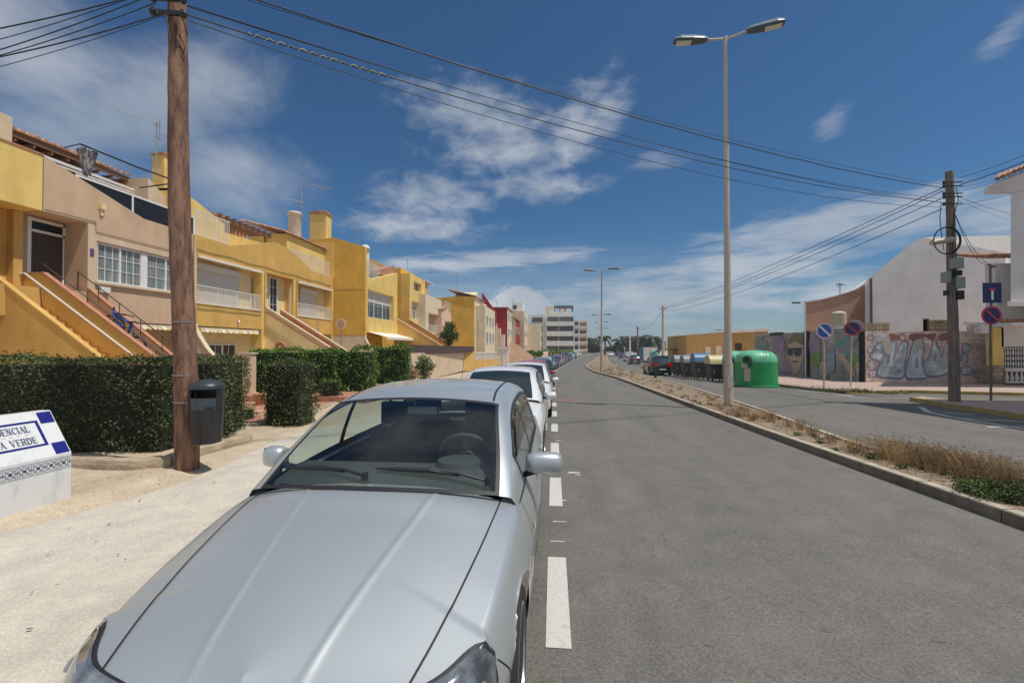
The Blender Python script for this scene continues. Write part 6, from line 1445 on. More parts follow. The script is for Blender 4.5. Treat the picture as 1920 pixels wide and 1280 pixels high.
def bottle_bank(pxc, pyb, wpx, label, Yo_=0, m1='greenp', m2='greenl'):
    p = atg(pxc, pyb); Y = p.y+Yo_; x = aty(pxc, pyb, Y).x; sc = (Y*.9957-x*.0925+.0)/F; R = wpx*sc/2; z = g(Y)
    r = thing('bottle_bank', (x, Y+R, z), label, 'bottle bank', 'green bottle banks')
    hh = R*1.0; b = MB(); H1 = 1.32
    b.lathe([(R*1.04, 0), (R*1.05, .08), (R*1.0, .10), (R*.985, H1)], (x, Y+R, z), 'z', 40, .8); b.build('body', m1, r, smooth=True, angle=40)
    b = MB(); b.lathe([(R*.99, H1), (R*.985, H1+.12), (R*.93, H1+.32), (R*.76, H1+.50), (R*.5, H1+.60), (R*.1, H1+.63)], (x, Y+R, z), 'z', 40, .8); b.build('dome', m2, r, smooth=True, angle=50)
    b = MB()
    for k in range(14):
        t = 2*pi*k/14+.1; q = (x+R*.99*math.copysign(abs(cos(t))**.8, cos(t)), Y+R+R*.99*math.copysign(abs(sin(t))**.8, sin(t)))
        b.tube([(q[0], q[1], z+H1+.05), (x+(q[0]-x)*.93, Y+R+(q[1]-Y-R)*.93, z+H1+.33), (x+(q[0]-x)*.72, Y+R+(q[1]-Y-R)*.72, z+H1+.53)], .018, 5)
    b.build('rib', m2, r)
    b = MB(); t = -pi*.76; qx, qy = x+R*1.0*cos(t)*1.05, Y+R+R*1.0*sin(t)*1.05
    nrm = Vector((cos(t), sin(t), 0)); b.T = Matrix.Translation((qx, qy, z)) @ nrm.to_track_quat('Y', 'Z').to_matrix().to_4x4()
    b.lathe([(.24, -.16), (.24, .05), (.2, .08)], (0, 0, 1.45), 'y', 20); b.box(-.24, .24, -.16, .03, 1.10, 1.45); o = b.build('hatch', mat('dark_green_plastic', (.02, .12, .06), .5), r)
    b = MB(); b.T = Matrix.Translation((qx, qy, z)) @ nrm.to_track_quat('Y', 'Z').to_matrix().to_4x4(); b.lathe([(.10, .079), (.10, .086)], (0, 0, 1.47), 'y', 16); b.build('hole', 'blackm', o)
    b = MB(); b.T = Matrix.Translation((qx, qy, z)) @ nrm.to_track_quat('Y', 'Z').to_matrix().to_4x4(); b.box(-.02, .30, .035, .055, 1.02, 1.28); b.box(-.16, .16, -.0, .04, .32, 1.0); b.build('sticker', 'label', r)
    return r
bottle_bank(1434, 727, 70, 'bright green bottle bank at the right end of the bin row'); bottle_bank(1392, 723, 50, 'second green bottle bank, half hidden behind the first', 2.2, mat('faded_green_plastic', (.06, .32, .20), .55, col2=(.045, .25, .16), scale=2), mat('faded_dome_plastic', (.20, .55, .40), .5))

# ------------------------------------------------------------------ signs
def disc_sign(px, py_, dpx, pxb, pyb, label, kind='nopark', post='galv', tilt=0, hz=.15, facing=0):
    bse = atg(pxb, pyb, hz); Y = bse.y; c = aty(px, py_, Y); R = dpx/2*(Y-c.x*.08)/F*1.0; z = bse.z-.02
    r = thing('road_sign', (bse.x, Y, z), label, 'road sign'); b = MB(); b.tube([(bse.x, Y, z), (c.x, Y, c.z+R*.6)], .035, 8); b.build('post', post, r)
    return r, c, R, Y
def sign_face(r, c, R, Y, back=False, ang=0, dim=False):
    T = Matrix.Translation((c.x, Y-.05, c.z)) @ Matrix.Rotation(ang, 4, 'Z')
    def lay(R0, y0, y1, m, nm, par): b = MB(); b.T = T; b.lathe([(R0, y0), (R0, y1)], (0, 0, 0), 'y', 32); return b.build(nm, m, par)
    d = lay(R, 0, .02, 'sred' if not dim else 'sred', 'disc', r); 
    lay(R*.80, -.004, -.001, 'sblue' if not dim else 'sblued', 'face', d)
    b = MB(); b.T = T; k = R*.62; b.obox((-k, -.007, k), (k, -.007, -k), .16*R*1.3, .003, (0, 1, 0)); b.build('bar', 'sred' if dim else 'swhite', d)
    return d
r, c, R, Y = disc_sign(1545, 620, 30, 1545, 727, 'blue no-parking disc with pale rim and post, leftmost of the signs by the graffiti wall'); 
T = None
d = sign_face(r, c, R, Y)
b = MB(); b.lathe([(R*1.02, -.002), (R*1.02, .018), ], (c.x, Y-.05, c.z), 'y', 32); b.build('rim', mat('pale_rim', (.55, .40, .45), .5), d)
r, c, R, Y = disc_sign(1597, 616, 26, 1595, 724, 'dull blue and red no-parking disc right of the first, seen at an angle'); sign_face(r, c, R, Y, ang=radians(-38), dim=True)
b = MB(); b.T = Matrix.Translation((c.x+.18, Y+.05, c.z+.1)) @ Matrix.Rotation(radians(-38), 4, 'Z'); b.lathe([(R*1.0, 0), (R*1.0, .02)], (0, 0, 0), 'y', 24); b.build('back_plate', 'steel', r)
r, c, R, Y = disc_sign(1857, 591, 34, 1858, 750, 'dead-end sign above a red and blue no-parking disc on the kerb island', post='woodgrey'); sign_face(r, c, R, Y, dim=True)
c2 = aty(1858, 549, Y); b = MB(); b.T = Matrix.Translation((c2.x, Y-.05, c2.z)); b.box(-.30, .30, 0, .02, -.35, .35); sp = b.build('square_plate', 'sblued', r, bevel=.01)
b = MB(); b.T = Matrix.Translation((c2.x, Y-.05, c2.z)); b.box(-.035, .035, -.006, -.002, -.25, .08); b.build('white_stem', 'swhite', sp); b = MB(); b.T = Matrix.Translation((c2.x, Y-.05, c2.z)); b.box(-.10, .10, -.007, -.001, .08, .16); b.build('red_bar', 'sred', sp)
b = MB(); b.tube([(c2.x, Y, c.z), (c2.x, Y, c2.z+.3)], .035, 8); b.build('upper_post', 'woodgrey', r)

# ------------------------------------------------------------------ double-headed street lamps
def street_lamp(px, py, pxt, pyt, label, rot=0, hz=.1, hgt=None, first=None, pos=None):
    if pos is None: bse = atg(px, py, hz); top = aty(pxt, pyt, bse.y)
    else: bse = Vector(pos); top = bse+Vector((0, 0, hgt))
    x, y, z = bse; ht = top.z-z; r = thing('street_lamp', (x, y, z), label, 'street lamp', 'double-headed street lamps on the median')
    b = MB(); n = 14; lean = (top.x-x)
    b.lathe([(.14, -.1), (.14, .02), (.10, .04)], tuple(bse), 'z', 16); b.tube([(x+lean*i/n, y, z+ht*i/n) for i in range(n+1)], [.118-.060*i/n for i in range(n+1)], 16); b.tube([(x, y, z+.0), (x, y, z+1.35)], .137, 16); b.build('column', 'galv', r, smooth=True)
    b = MB(); b.box(x-.075, x+.075, y-.145, y-.125, z+.55, z+.95); b.build('door', 'galv', r)
    b = MB(); tz = z+ht; tx = x+lean; b.tube([(tx-1.0, y+.0, tz-.02), (tx, y, tz-.02)], .035, 10); b.tube([(tx, y, tz-.04), (tx+.55, y-.22, tz+.03), (tx+.62, y-.25, tz+.04)], .035, 10); b.tube([(tx, y, tz-.35), (tx, y, tz+.05)], .062, 12); b.build('arm', 'galv', r, smooth=True)
    for sg, o in ((-1, Vector((tx-.55, y, tz-.02))), (1, Vector((tx+.55, y-.22, tz+.035)))):
        dirv = Vector((-1, 0, .03)) if sg < 0 else Vector((.95, -.28, .0)); dirv.normalize()
        zz = Vector((0, 0, 1)); sd = dirv.cross(zz).normalized(); up = sd.cross(dirv)
        T = Matrix((dirv, sd, up)).transposed().to_4x4(); T = Matrix.Translation(o) @ T
        b = MB(); b.T = T; secs = [(0, .07, .06, .03), (.12, .12, .09, .055), (.45, .15, .11, .075), (.85, .165, .11, .08), (1.02, .13, .07, .06), (1.06, .09, .03, .03)]; V = []; V2 = []
        for (l, w_, hu, hd) in secs:
            V.append([(l, -w_, 0), (l, -w_*.85, -hd), (l, w_*.85, -hd), (l, w_, 0)]); V2.append([(l, -w_, 0), (l, -w_*.7, hu), (l, 0, hu*1.2), (l, w_*.7, hu), (l, w_, 0)])
        for A, B in zip(V, V[1:]): b.strip(A, B)
        b.add(V[0], [(0, 1, 2, 3)]); b.add(V[-1], [(0, 1, 2, 3)]); hd_ = b.build('lamp_head', 'lamphead', r, smooth=True, angle=35)
        b = MB(); b.T = T
        for A, B in zip(V2, V2[1:]): b.strip(A, B)
        b.add(V2[0], [(0, 1, 2, 3, 4)]); b.add(V2[-1], [(0, 1, 2, 3, 4)]); b.build('cover', 'lamptop', hd_, smooth=True, angle=60)
        b = MB(); b.T = T; b.box(.52, .98, -.115, .115, -.098, -.07); b.build('lens', 'lens', hd_, bevel=.01)
    return r
street_lamp(1366, 760, 1360, 72, 'nearest and tallest double-headed street lamp, on the median right of centre')
street_lamp(1128, 697, 1128, 506, 'second double-headed street lamp, at the narrow bend of the median')
for k, (yy, px, pyt, lb) in enumerate([(74, 1127.5, 590, 'third double-headed street lamp, just behind the second one'), (104, 1128.5, 604, 'fourth double-headed street lamp in the far line'), (135, 1129, 615, 'fifth and farthest double-headed street lamp')]):
    q = aty(px, pyt, yy); street_lamp(0, 0, 0, 0, lb, pos=(q.x, yy, g(yy)+.1), hgt=q.z-g(yy)-.1)

# ------------------------------------------------------------------ wooden poles
def wood_pole(base, top, r0, r1, m, label, name='utility_pole', extra=0):
    r = thing(name, tuple(base), label, 'utility pole', 'wooden utility poles'); b = MB(); n = 40; base, top = Vector(base), Vector(top); V = []; nn = 20
    for i in range(n+1):
        t = i/n; c = base.lerp(top, t)+Vector((.012*sin(t*9), .01*sin(t*7+1), -.15 if i == 0 else 0)); R = r0+(r1-r0)*t+.0025*sin(t*53)+.002*sin(t*131)
        V.append([c+Vector((R*cos(2*pi*k/nn)*(1+.03*sin(k*3.1+t*5)), R*sin(2*pi*k/nn)*(1+.03*sin(k*2.3)), 0)) for k in range(nn)])
    vs = [v for row in V for v in row]; b.add(vs, [(i*nn+k, i*nn+(k+1) % nn, (i+1)*nn+(k+1) % nn, (i+1)*nn+k) for i in range(n) for k in range(nn)]+[tuple(n*nn+k for k in range(nn))])
    b.build('shaft', m, r, smooth=True, angle=60); return r
PB = atg(350, 878, .08); PT = aty(329, -70, PB.y); PT = PB+(PT-PB)*1.03
lp = wood_pole(PB, PT, .150, .112, 'wood', 'big reddish-brown wooden pole in the left foreground, leaning slightly left')
def lpp(t): return PB.lerp(PT, t)
b = MB()
for pyy, (dx) in ((8, .0), (34, .0)):
    c = aty(330, pyy, PB.y); b.obox((c.x-.16, c.y-.14, c.z-.01), (c.x+.26, c.y-.16, c.z-.08), .05, .05); b.lathe([(.03, -.05), (.045, 0), (.03, .05)], (c.x+.26, c.y-.16, c.z-.08), 'z', 8); b.lathe([(.035, -.05), (.05, 0), (.035, .05)], (c.x-.22, c.y-.14, c.z+.0), 'z', 8)
b.build('insulator', 'black', lp)
b = MB(); c = aty(330, 20, PB.y); b.tube([(c.x-.18, c.y-.14, c.z+.2), (c.x-.19, c.y-.16, c.z-.05), (c.x-.12, c.y-.17, c.z-.17), (c.x+.02, c.y-.18, c.z-.25), (c.x+.08, c.y-.17, c.z-.55)], .008, 6); b.build('loose_wire', 'cable', lp)
b = MB()
for zz, in ((2.05,), (1.3,), (.92,)):
    c = PB.lerp(PT, zz/PT.z); b.lathe([(.150, -.005), (.150, .005)], (c.x, c.y, zz), 'z', 20)
b.build('strap', 'steel', lp)
RB = atg(1790, 752, .15); RTp = aty(1780, 322, RB.y)
rp = wood_pole(RB, RTp, .155, .11, 'woodgrey', 'weathered grey wooden pole with meter boxes and cable ring on the kerb island')
def rpt(px, py, dy=0): return aty(px, py, RB.y+dy)
b = MB()
for (x, y, w_, h_) in ((1793, 494, .30, .36), (1773, 520, .18, .36), (1797, 530, .26, .38)): b = MB(); c = rpt(x, y, -.17); b.box(c.x-w_/2, c.x+w_/2, c.y-.12, c.y+.1, c.z-h_/2, c.z+h_/2); b.build('meter_box', mat('box_grey_green', (.30, .34, .31), .6), rp, bevel=.02)
b = MB()
for (x, y, w_, h_) in ((1795, 512, .2, .18), (1800, 553, .16, .30), (1775, 549, .08, .18)): c = rpt(x, y, -.2); b.box(c.x-w_/2, c.x+w_/2, c.y-.08, c.y+.1, c.z-h_/2, c.z+h_/2)
b.build('fuse_box', 'black', rp, bevel=.01)
b = MB(); c = rpt(1775, 451, -.25)
for k in range(3): b.tube([(c.x+(.40+.012*k)*cos(t*pi/16), c.y-.012*k, c.z+(.44+.01*k)*sin(t*pi/16)) for t in range(33)], .016, 6)
b.build('cable_ring', 'cable', rp)
b = MB(); c = rpt(1772, 451, -.2); b.lathe([(.1, -.42), (.12, -.3), (.12, .2), (.08, .3)], (0, 0, 0), 'x', 14); b.v = [(v[0]+c.x, v[1]+c.y, v[2]*.8+c.z+v[0]*.15) for v in b.v]; b.build('cable_splice', 'galv', rp, smooth=True)
b = MB()
for py in (345, 352, 366, 372, 385): c = rpt(1770, py, -.05); b.obox((c.x-.1, c.y-.15, c.z), (c.x+.45, c.y-.15, c.z), .03, .03); b.lathe([(.03, -.06), (.05, 0), (.03, .06)], (c.x-.12, c.y-.15, c.z), 'z', 8)
b.build('insulator', 'black', rp)
b = MB(); a0 = rpt(1765, 380, -.15); b.tube([a0, a0+Vector((-.05, 0, -.5)), rpt(1764, 430, -.2), rpt(1770, 470, -.2)], .012, 5); b.tube([rpt(1793, 352, -.1), rpt(1797, 375, -.15), rpt(1790, 400, -.15), rpt(1785, 470, -.2), rpt(1790, 540, -.2)], .012, 5)
b.build('drop_cable', 'cable', rp)
# distant poles
def far_pole(px, pyt, Y, r0, m, label, cat='utility pole'):
    q = aty(px, pyt, Y); r = thing('utility_pole', (q.x, Y, g(Y)), label, cat, 'distant poles along the right side'); b = MB(); b.tube([(q.x, Y, g(Y)-.2), (q.x, Y, q.z)], [r0, r0*.75], 10); b.build('shaft', m, r)
    b = MB(); b.box(q.x-r0*2, q.x+r0*2, Y-.1, Y+.1, q.z-.5, q.z-.35); b.build('crossarm', m, r); return q
fp1 = far_pole(1243, 573, 62, .21, 'galv', 'pale concrete pole left of the mustard building')
fp2 = far_pole(1195.5, 612, 110, .22, 'woodgrey', 'thin dark pole with a thick head by the palms')
fp3 = far_pole(1181, 627, 100, .2, 'whiter', 'short pale pole among the parked cars on the right')
fp4 = far_pole(1171, 650, 90, .08, 'whiter', 'thin white signpost by the parked cars on the right')

# ------------------------------------------------------------------ overhead cables
def cable(a, c, sag, label, group, r=.010, n=28, wob=0):
    a, c = Vector(a), Vector(c); pts = []
    for i in range(n+1):
        t = i/n; p = a.lerp(c, t); p.z -= sag*4*t*(1-t)
        if wob and t > .1: p.z += wob*sin(t*60)*(1 if .6 < t < .75 else .25)
        pts.append(p)
    b = MB(); b.tube(pts, r*.78, 5); o = b.build('overhead_cable', 'cable', smooth=True); tag(o, label, 'overhead cable', group); return o
gA = 'overhead cables crossing the street between the two wooden poles'
for (x0, y0, x1, y1, sg, rr, lb) in [(355, -42, 1766, 352, .35, .016, 'topmost and thickest cable crossing the street between the two wooden poles'), (352, -34, 1766, 346, .28, .007, 'thin cable hanging just under the topmost one across the street'), (352, 10, 1766, 373, .42, .009, 'cable leaving the left pole at its upper insulator, across the street'), (350, 12, 1764, 379, .36, .008, 'thin cable just below the upper-insulator cable across the street'), (352, 29, 1766, 379, .44, .013, 'thick cable leaving the left pole at its lower insulator, across the street'), (356, 40, 1764, 388, .60, .009, 'lowest sagging cable across the street between the two wooden poles')]:
    a = aty(x0, y0, PB.y-.12); c = aty(x1, y1, RB.y-.15); cable(a, c, sg, lb, gA, rr, 44, .012 if rr > .015 else 0)
tw = MB(); a = aty(352, 29, PB.y-.12); c = aty(1766, 379, RB.y-.15); pts = []
for i in range(60): t = .035+.10*i/59; p = a.lerp(c, t); p.z -= .44*4*t*(1-t); pts.append(p+Vector((0, .022*sin(i*1.5), .022*cos(i*1.5)+.01)))
tw.tube(pts, .009, 4); tag(tw.build('cable_wrap', mat('twine', (.42, .36, .28), .9)), 'pale frayed twine wound round the thick cable right of the left pole', 'cable wrap')
gB = 'cables from the left pole out of the frame to the left'
for (x0, y0, x1, y1, lb, rr) in [(330, -30, 0, 52, 'uppermost cable running left from the big wooden pole', .011), (303, -25, 0, 73, 'second cable from the top running left from the big pole', .007), (305, -18, 0, 93, 'steep third cable running left from the big pole', .009), (290, 6, 0, 103, 'cable running left from the dark insulator on the big pole', .008), (303, 27, 0, 105, 'thick lower cable running left from the big pole', .011), (305, 29, 0, 124, 'lowest cable running left from the big pole', .006)]:
    a = aty(x0, y0, PB.y-.12); c = aty(x1-90, y1+(y1-y0)/(x0-x1)*75, PB.y-1.2); cable(a, c, .05, lb, gB, rr, 16)
gC = 'cables from the grey pole to the distant concrete pole'
for (x0, y0, y1, sg, lb) in [(1768, 352, 577, .3, 'upper cable of the bundle to the distant concrete pole'), (1768, 358, 578, .5, 'second cable of the bundle to the distant concrete pole'), (1766, 372, 580, .5, 'third cable of the bundle to the distant concrete pole'), (1766, 392, 583, .7, 'lowest cable of the bundle to the distant concrete pole')]:
    a = aty(x0, y0, RB.y-.15); c = Vector(fp1); c.z = aty(1243, y1, 62).z; cable(a, c, sg, lb, gC, .018, 30)
cable(Vector(fp1)-Vector((0, 0, .6)), Vector(fp2)-Vector((0, 0, .5)), 1.1, 'far cable dipping from the concrete pole towards the palms', gC, .03, 16)
gD = 'cables from the grey pole to the right'
for (x0, y0, x1, y1, Y1, rr, lb) in [(1797, 334, 1935, 285, 15, .010, 'top cable leaving the grey pole to the upper right'), (1800, 346, 1935, 297, 15, .018, 'thick cable leaving the grey pole under the tiled eave'), (1800, 352, 1935, 318, 16, .006, 'thin cable under the thick one at the tiled eave'), (1796, 386, 1935, 352, 18, .009, 'cable rising gently right from the grey pole across the grey wall'), (1796, 369, 1894, 401, 23.5, .009, 'upper cable dropping right from the grey pole to the house'), (1796, 375, 1894, 413, 23.5, .006, 'lower cable dropping right from the grey pole to the house')]:
    a = aty(x0, y0, RB.y-.1); c = aty(x1, y1, Y1); cable(a, c, .04, lb, gD, rr, 10)
a = aty(1790, 400, RB.y-.1)
for k, (sg, lb) in enumerate([(.55, 'slack drop cable from the grey pole to the bracket above the dead-end sign'), (.95, 'slacker second drop cable to the bracket above the dead-end sign')]): cable(a, aty(1856, 497, 17.5), sg*.5, lb, gD, .011, 18)
b = MB(); c = aty(1857, 500, 17.5); b.tube([(c.x, 17.5, c.z), (c.x, 17.5, aty(1857, 560, 17.5).z)], .035, 8); b.tube([(c.x-.05, 17.5, c.z+.08), (c.x+.15, 17.5, c.z)], .05, 8); tag(b.build('cable_mast', 'woodgrey'), 'short mast with cable bracket just above the dead-end sign', 'mast')
# ------------------------------------------------------------------ vegetation
def hedge(name, pts, w, h, label, m='hedge', dens=520, size=.055, rough=.06, zb=.1, wob=.05, core='leafbed'):
    """clipped hedge along a path (x, y); leaves spread over and just inside its faces"""
    r = thing(name, (pts[0][0], pts[0][1], g(pts[0][1])), label, 'hedge' if 'hedge' in name else 'bush')
    b = MB(); P = [Vector((x, y, 0)) for x, y in pts]; L_ = MB()
    for a, c in zip(P, P[1:]):
        d = (c-a); ln = d.length; d.normalize(); n = Vector((-d.y, d.x, 0))
        za, zc = g(a.y)+zb, g(c.y)+zb; i = .09
        q = [a-n*(w/2-i)+d*i*.6, a+n*(w/2-i)+d*i*.6, c+n*(w/2-i)-d*i*.6, c-n*(w/2-i)-d*i*.6]; zz = [za, za, zc, zc]
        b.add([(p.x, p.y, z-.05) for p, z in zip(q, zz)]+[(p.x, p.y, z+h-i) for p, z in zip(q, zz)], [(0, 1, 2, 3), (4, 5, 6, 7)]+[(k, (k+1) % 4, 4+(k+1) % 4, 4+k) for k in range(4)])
        R = random.random; leaves = []
        def place(u, v, t, nr):
            # u along, v across (-.5...5), t up
            lump = wob*(sin(u*ln*4.1+v*3)*sin(t*h*5.3+u*2)+.6*sin(u*ln*9.7+t*7)*sin(t*h*11+v*5))
            p = a+d*(u*ln)+n*(v*w); z = (za+(zc-za)*u)+t*h; big = .035*sin(u*ln*1.7+t*2.1+v)*sin(t*3.3+u*ln*.9); out = (R()**9)*.09; p = Vector((p.x, p.y, z))+nr*(lump+big-rough*R()**1.5*1.6+.012+out); leaves.append(p)
        for side in (-1, 1):
            for _ in range(int(ln*h*dens)): place(R(), side*.5, R(), n*side)
        for _ in range(int(ln*w*dens)): place(R(), R()-.5, 1, Vector((0, 0, 1)))
        for e, s_ in ((0, -1), (1, 1)):
            for _ in range(int(w*h*dens)): place(e, R()-.5, R(), d*s_)
        L_.leaves(leaves, size)
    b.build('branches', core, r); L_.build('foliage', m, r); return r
def GP_(px, py, h=.08): p = atg(px, py, h); return p.x, p.y
a = GP_(330, 856); c = GP_(-260, 856); e = GP_(428, 805)
def HH(pt, py, px): 
    return aty(px, py, pt[1]).z-g(pt[1])-.1
W1 = 1.0
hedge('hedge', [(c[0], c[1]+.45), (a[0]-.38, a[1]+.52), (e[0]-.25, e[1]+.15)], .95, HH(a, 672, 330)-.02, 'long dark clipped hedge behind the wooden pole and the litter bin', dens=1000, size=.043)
p = GP_(495, 806); q = GP_(548, 800); 
hedge('clipped_bush', [((p[0]+q[0])/2-.42, (p[1]+q[1])/2+.40), ((p[0]+q[0])/2+.42, (p[1]+q[1])/2+.46)], .80, 1.42, 'square dark clipped bush beside the red tiled path', dens=1000, size=.045, wob=.07)
def H3(Y, px, py): return aty(px, py, Y).z-g(Y)-.1
Yh = 15.2; xl, xr = aty(478, 700, Yh).x, aty(625, 700, Yh).x
hedge('green_hedge', [(xl, Yh), (xr, Yh+.4)], .9, H3(Yh, 540, 656), 'fresh green hedge behind the square dark bush', 'hedgeg', 420, .07, wob=.06)
Yh = 16.2; hedge('green_bush', [(aty(626, 700, Yh).x, Yh), (aty(694, 700, Yh).x, Yh+.3)], 1.5, H3(Yh, 660, 656), 'rounded green bush in the middle of the green row', 'hedgeg', 380, .075, wob=.14)
Yh = 20.5; hedge('green_bush', [(aty(708, 700, Yh).x, Yh), (aty(762, 700, Yh).x, Yh+.3)], 1.5, H3(Yh, 735, 650), 'rightmost dark green bush of the green row', 'hedgeg', 300, .085, wob=.16)
Yh = 14.2; hedge('low_bush', [(aty(603, 700, Yh).x, Yh), (aty(634, 700, Yh).x, Yh+.2)], .6, .75, 'small low bush with yellowish leaves at the foot of the green hedge', 'treeleaf', 420, .06, wob=.1)
Yh = 9.9; p = GP_(455, 792); hedge('low_bush', [(p[0]-.25, p[1]+.2), (p[0]+.1, p[1]+.25)], .4, .35, 'tuft of green shoots at the end of the long dark hedge', 'hedgeg', 420, .05, wob=.1)
def tree(name, x, y, z0, trunk_h, crown, label, m='treeleaf', n=2500, size=.12, cat='tree', trunk_r=.09, group=None, limbs=6):
    r = thing(name, (x, y, z0), label, cat, group); b = MB(); top = Vector((x, y, z0+trunk_h)); 
    b.tube([(x, y, z0-.1), (x+.03, y, z0+trunk_h*.5), top], [trunk_r*1.3, trunk_r, trunk_r*.8], 8)
    cl = []
    for (cx, cy, cz, rr) in crown:
        b.tube([top, top.lerp(Vector((x+cx, y+cy, z0+cz)), .6)+Vector((0, 0, .05)), (x+cx, y+cy, z0+cz)], [trunk_r*.6, trunk_r*.4, trunk_r*.15], 6); cl.append((x+cx, y+cy, z0+cz, rr))
    b.build('trunk', 'trunk', r, smooth=True); L_ = MB(); tot = sum(c_[3]**2 for c_ in cl); pts = []
    for (cx, cy, cz, rr) in cl:
        for _ in range(int(n*rr*rr/tot)):
            v = Vector((random.gauss(0, 1), random.gauss(0, 1), random.gauss(0, 1))).normalized()*rr*(random.random()**.35)*(.85+.25*sin(random.random()*6)); pts.append((cx+v.x, cy+v.y, cz+v.z*.85))
    L_.leaves(pts, size); L_.build('crown', m, r); return r
Yh = 40; p = aty(842, 620, Yh); tree('young_tree', p.x, Yh, g(Yh), 2.6, [(0, 0, p.z-g(Yh), .75), (-.45, .1, p.z-g(Yh)-.45, .6), (.4, -.1, p.z-g(Yh)-.5, .62), (.1, .2, p.z-g(Yh)+.5, .5), (.0, 0, p.z-g(Yh)-1.0, .5)], 'small leafy green tree rising above the dark woven screen', n=1700, size=.17)
Yh = 27; p = aty(800, 676, Yh); tree('shrub', p.x, Yh-.6, g(Yh), .4, [(0, 0, 1.35, .5), (-.3, 0, .9, .5), (.35, 0, 1.0, .45), (0, 0, .5, .5)], 'loose leafy shrub in front of the cream garden wall', n=1500, size=.11, cat='shrub')
Yh = 26.2; p = aty(786, 690, Yh); tree('shrub', p.x-.2, Yh-.4, g(Yh), .3, [(0, 0, .55, .42), (-.3, 0, .4, .35)], 'low yellowish shrub left of the cream garden wall', n=900, size=.10, cat='shrub', m='drygrass')
for (px, py, Y, n_, rr, lb) in [(1040, 661, 118, 5, 1.5, 'row of green garden shrubs below the apartment block'), (1005, 664, 100, 3, 1.1, 'dark green garden shrub left of the apartment entrance')]:
    q = aty(px, py, Y); tree('shrub', q.x, Y, g(Y), .5, [(k*1.6-2.5, 0, 1.2, rr) for k in range(n_)], lb, 'hedgeg', 1500, .35, cat='shrub')
# distant palms and trees
def palm(px, pyt, Y, label, s=1.0):
    q = aty(px, pyt, Y); z0 = g(Y); r = thing('palm_tree', (q.x, Y, z0), label, 'palm tree', 'palm trees in the distance'); b = MB(); b.tube([(q.x, Y, z0), (q.x+.15, Y, (z0+q.z)/2), (q.x, Y, q.z-1.2*s)], [.4*s, .3*s, .25*s], 8); b.build('trunk', 'trunk', r); L_ = MB()
    for k in range(34):
        t = random.random()*6.28; e = random.uniform(-.6, 1.1); ln = random.uniform(2.2, 3.2)*s; d = Vector((cos(t), sin(t), 0)); prev = Vector((q.x, Y, q.z-1.2*s)); sd = Vector((-d.y, d.x, 0)); pts = []
        for j in range(7): u = j/6; pts.append(prev+d*ln*u*cos(e*(1-u))+Vector((0, 0, ln*(sin(e)*u-.75*u*u))))
        for A, B in zip(pts, pts[1:]):
            for sgn in (-1, 1): L_.add([A, B, B+sd*sgn*.35*s-Vector((0, 0, .3*s)), A+sd*sgn*.4*s-Vector((0, 0, .3*s))], [(0, 1, 2, 3)])
    L_.build('crown', 'palmleaf', r)
for (px, py, Y, s_, lb) in [(1224, 624, 190, 1.5, 'largest palm, right of the palm group'), (1235, 632, 200, 1.2, 'palm at the right end of the palm group'), (1205, 626, 200, 1.4, 'palm left of the largest one'), (1186, 626, 205, 1.4, 'palm in the middle of the palm group'), (1162, 632, 210, 1.3, 'palm at the left end of the right-hand group'), (1176, 627, 230, 1.5, 'tall palm behind the left of the group'), (1134, 626, 150, .9, 'slim dark palm close behind the second street lamp'), (1112, 630, 230, 1.2, 'palm left of the far road opening'), (1103, 630, 235, 1.2, 'leftmost palm, beside the last apartment block')]: palm(px, py, Y, lb, s_)
for (px, py, Y, rr, lb) in [(1107, 646, 215, 3.2, 'dark trees left of the far road opening'), (1117, 650, 240, 2.6, 'low dark tree at the far left of the road end'), (1160, 648, 215, 3.8, 'dark broad tree at the left of the far palm group'), (1190, 645, 225, 4.6, 'broad dark tree under the palms'), (1215, 646, 225, 4.0, 'dark tree behind the white container'), (1142, 655, 260, 2.5, 'small far tree at the end of the road')]:
    q = aty(px, py, Y); z = q.z-g(Y); tree('distant_tree', q.x, Y, g(Y), max(1, z*.4), [(0, 0, z-.5, rr*.8), (-rr*.8, 0, z-1.6, rr*.6), (rr*.8, 0, z-1.4, rr*.65), (0, 1, z+rr*.25, rr*.5), (-rr*.3, 0, 1.5, rr*.7), (rr*.5, 0, 1.5, rr*.7)], lb, 'farleaf', 2200, .8, group='trees at the far end of the road')
# median weeds
def tufts(name, spots, m, label, blades, hgt, wid):
    b = MB()
    for (x, y, s_) in spots:
        for _ in range(int(blades*s_)):
            r_ = abs(random.gauss(0, .16))*s_; t = random.random()*6.28; bx, by = x+r_*cos(t), y+r_*sin(t)*1.4; z = g(by)+.09; h_ = hgt*random.uniform(.3, 1)*s_; ln = random.uniform(.1, .7)*h_; dx, dy = ln*cos(t), ln*sin(t); w_ = wid*random.uniform(.6, 1.4); sx, sy_v = -sin(t)*w_, cos(t)*w_
            b.add([(bx-sx, by-sy_v, z), (bx+sx, by+sy_v, z), (bx+dx*.4+sx*.7, by+dy*.4+sy_v*.7, z+h_*.6), (bx+dx*.4-sx*.7, by+dy*.4-sy_v*.7, z+h_*.6), (bx+dx, by+dy, z+h_)], [(0, 1, 2, 3), (3, 2, 4)])
            for _k in range(2):
                u = random.uniform(.4, 1); px_2, py_2, pz_2 = bx+dx*u, by+dy*u, z+h_*u; e = random.random()*6.28; q_ = .035*s_; b.add([(px_2, py_2, pz_2), (px_2+q_*cos(e), py_2+q_*sin(e), pz_2+.02), (px_2+q_*cos(e)*.9, py_2+q_*sin(e)*.9, pz_2+.028)], [(0, 1, 2)])
    o = b.build(name, m); tag(o, label, kind='stuff', cat='grass'); return o
def MP(px, py): p = atg(px, py, .1); return p.x, p.y
sp = []
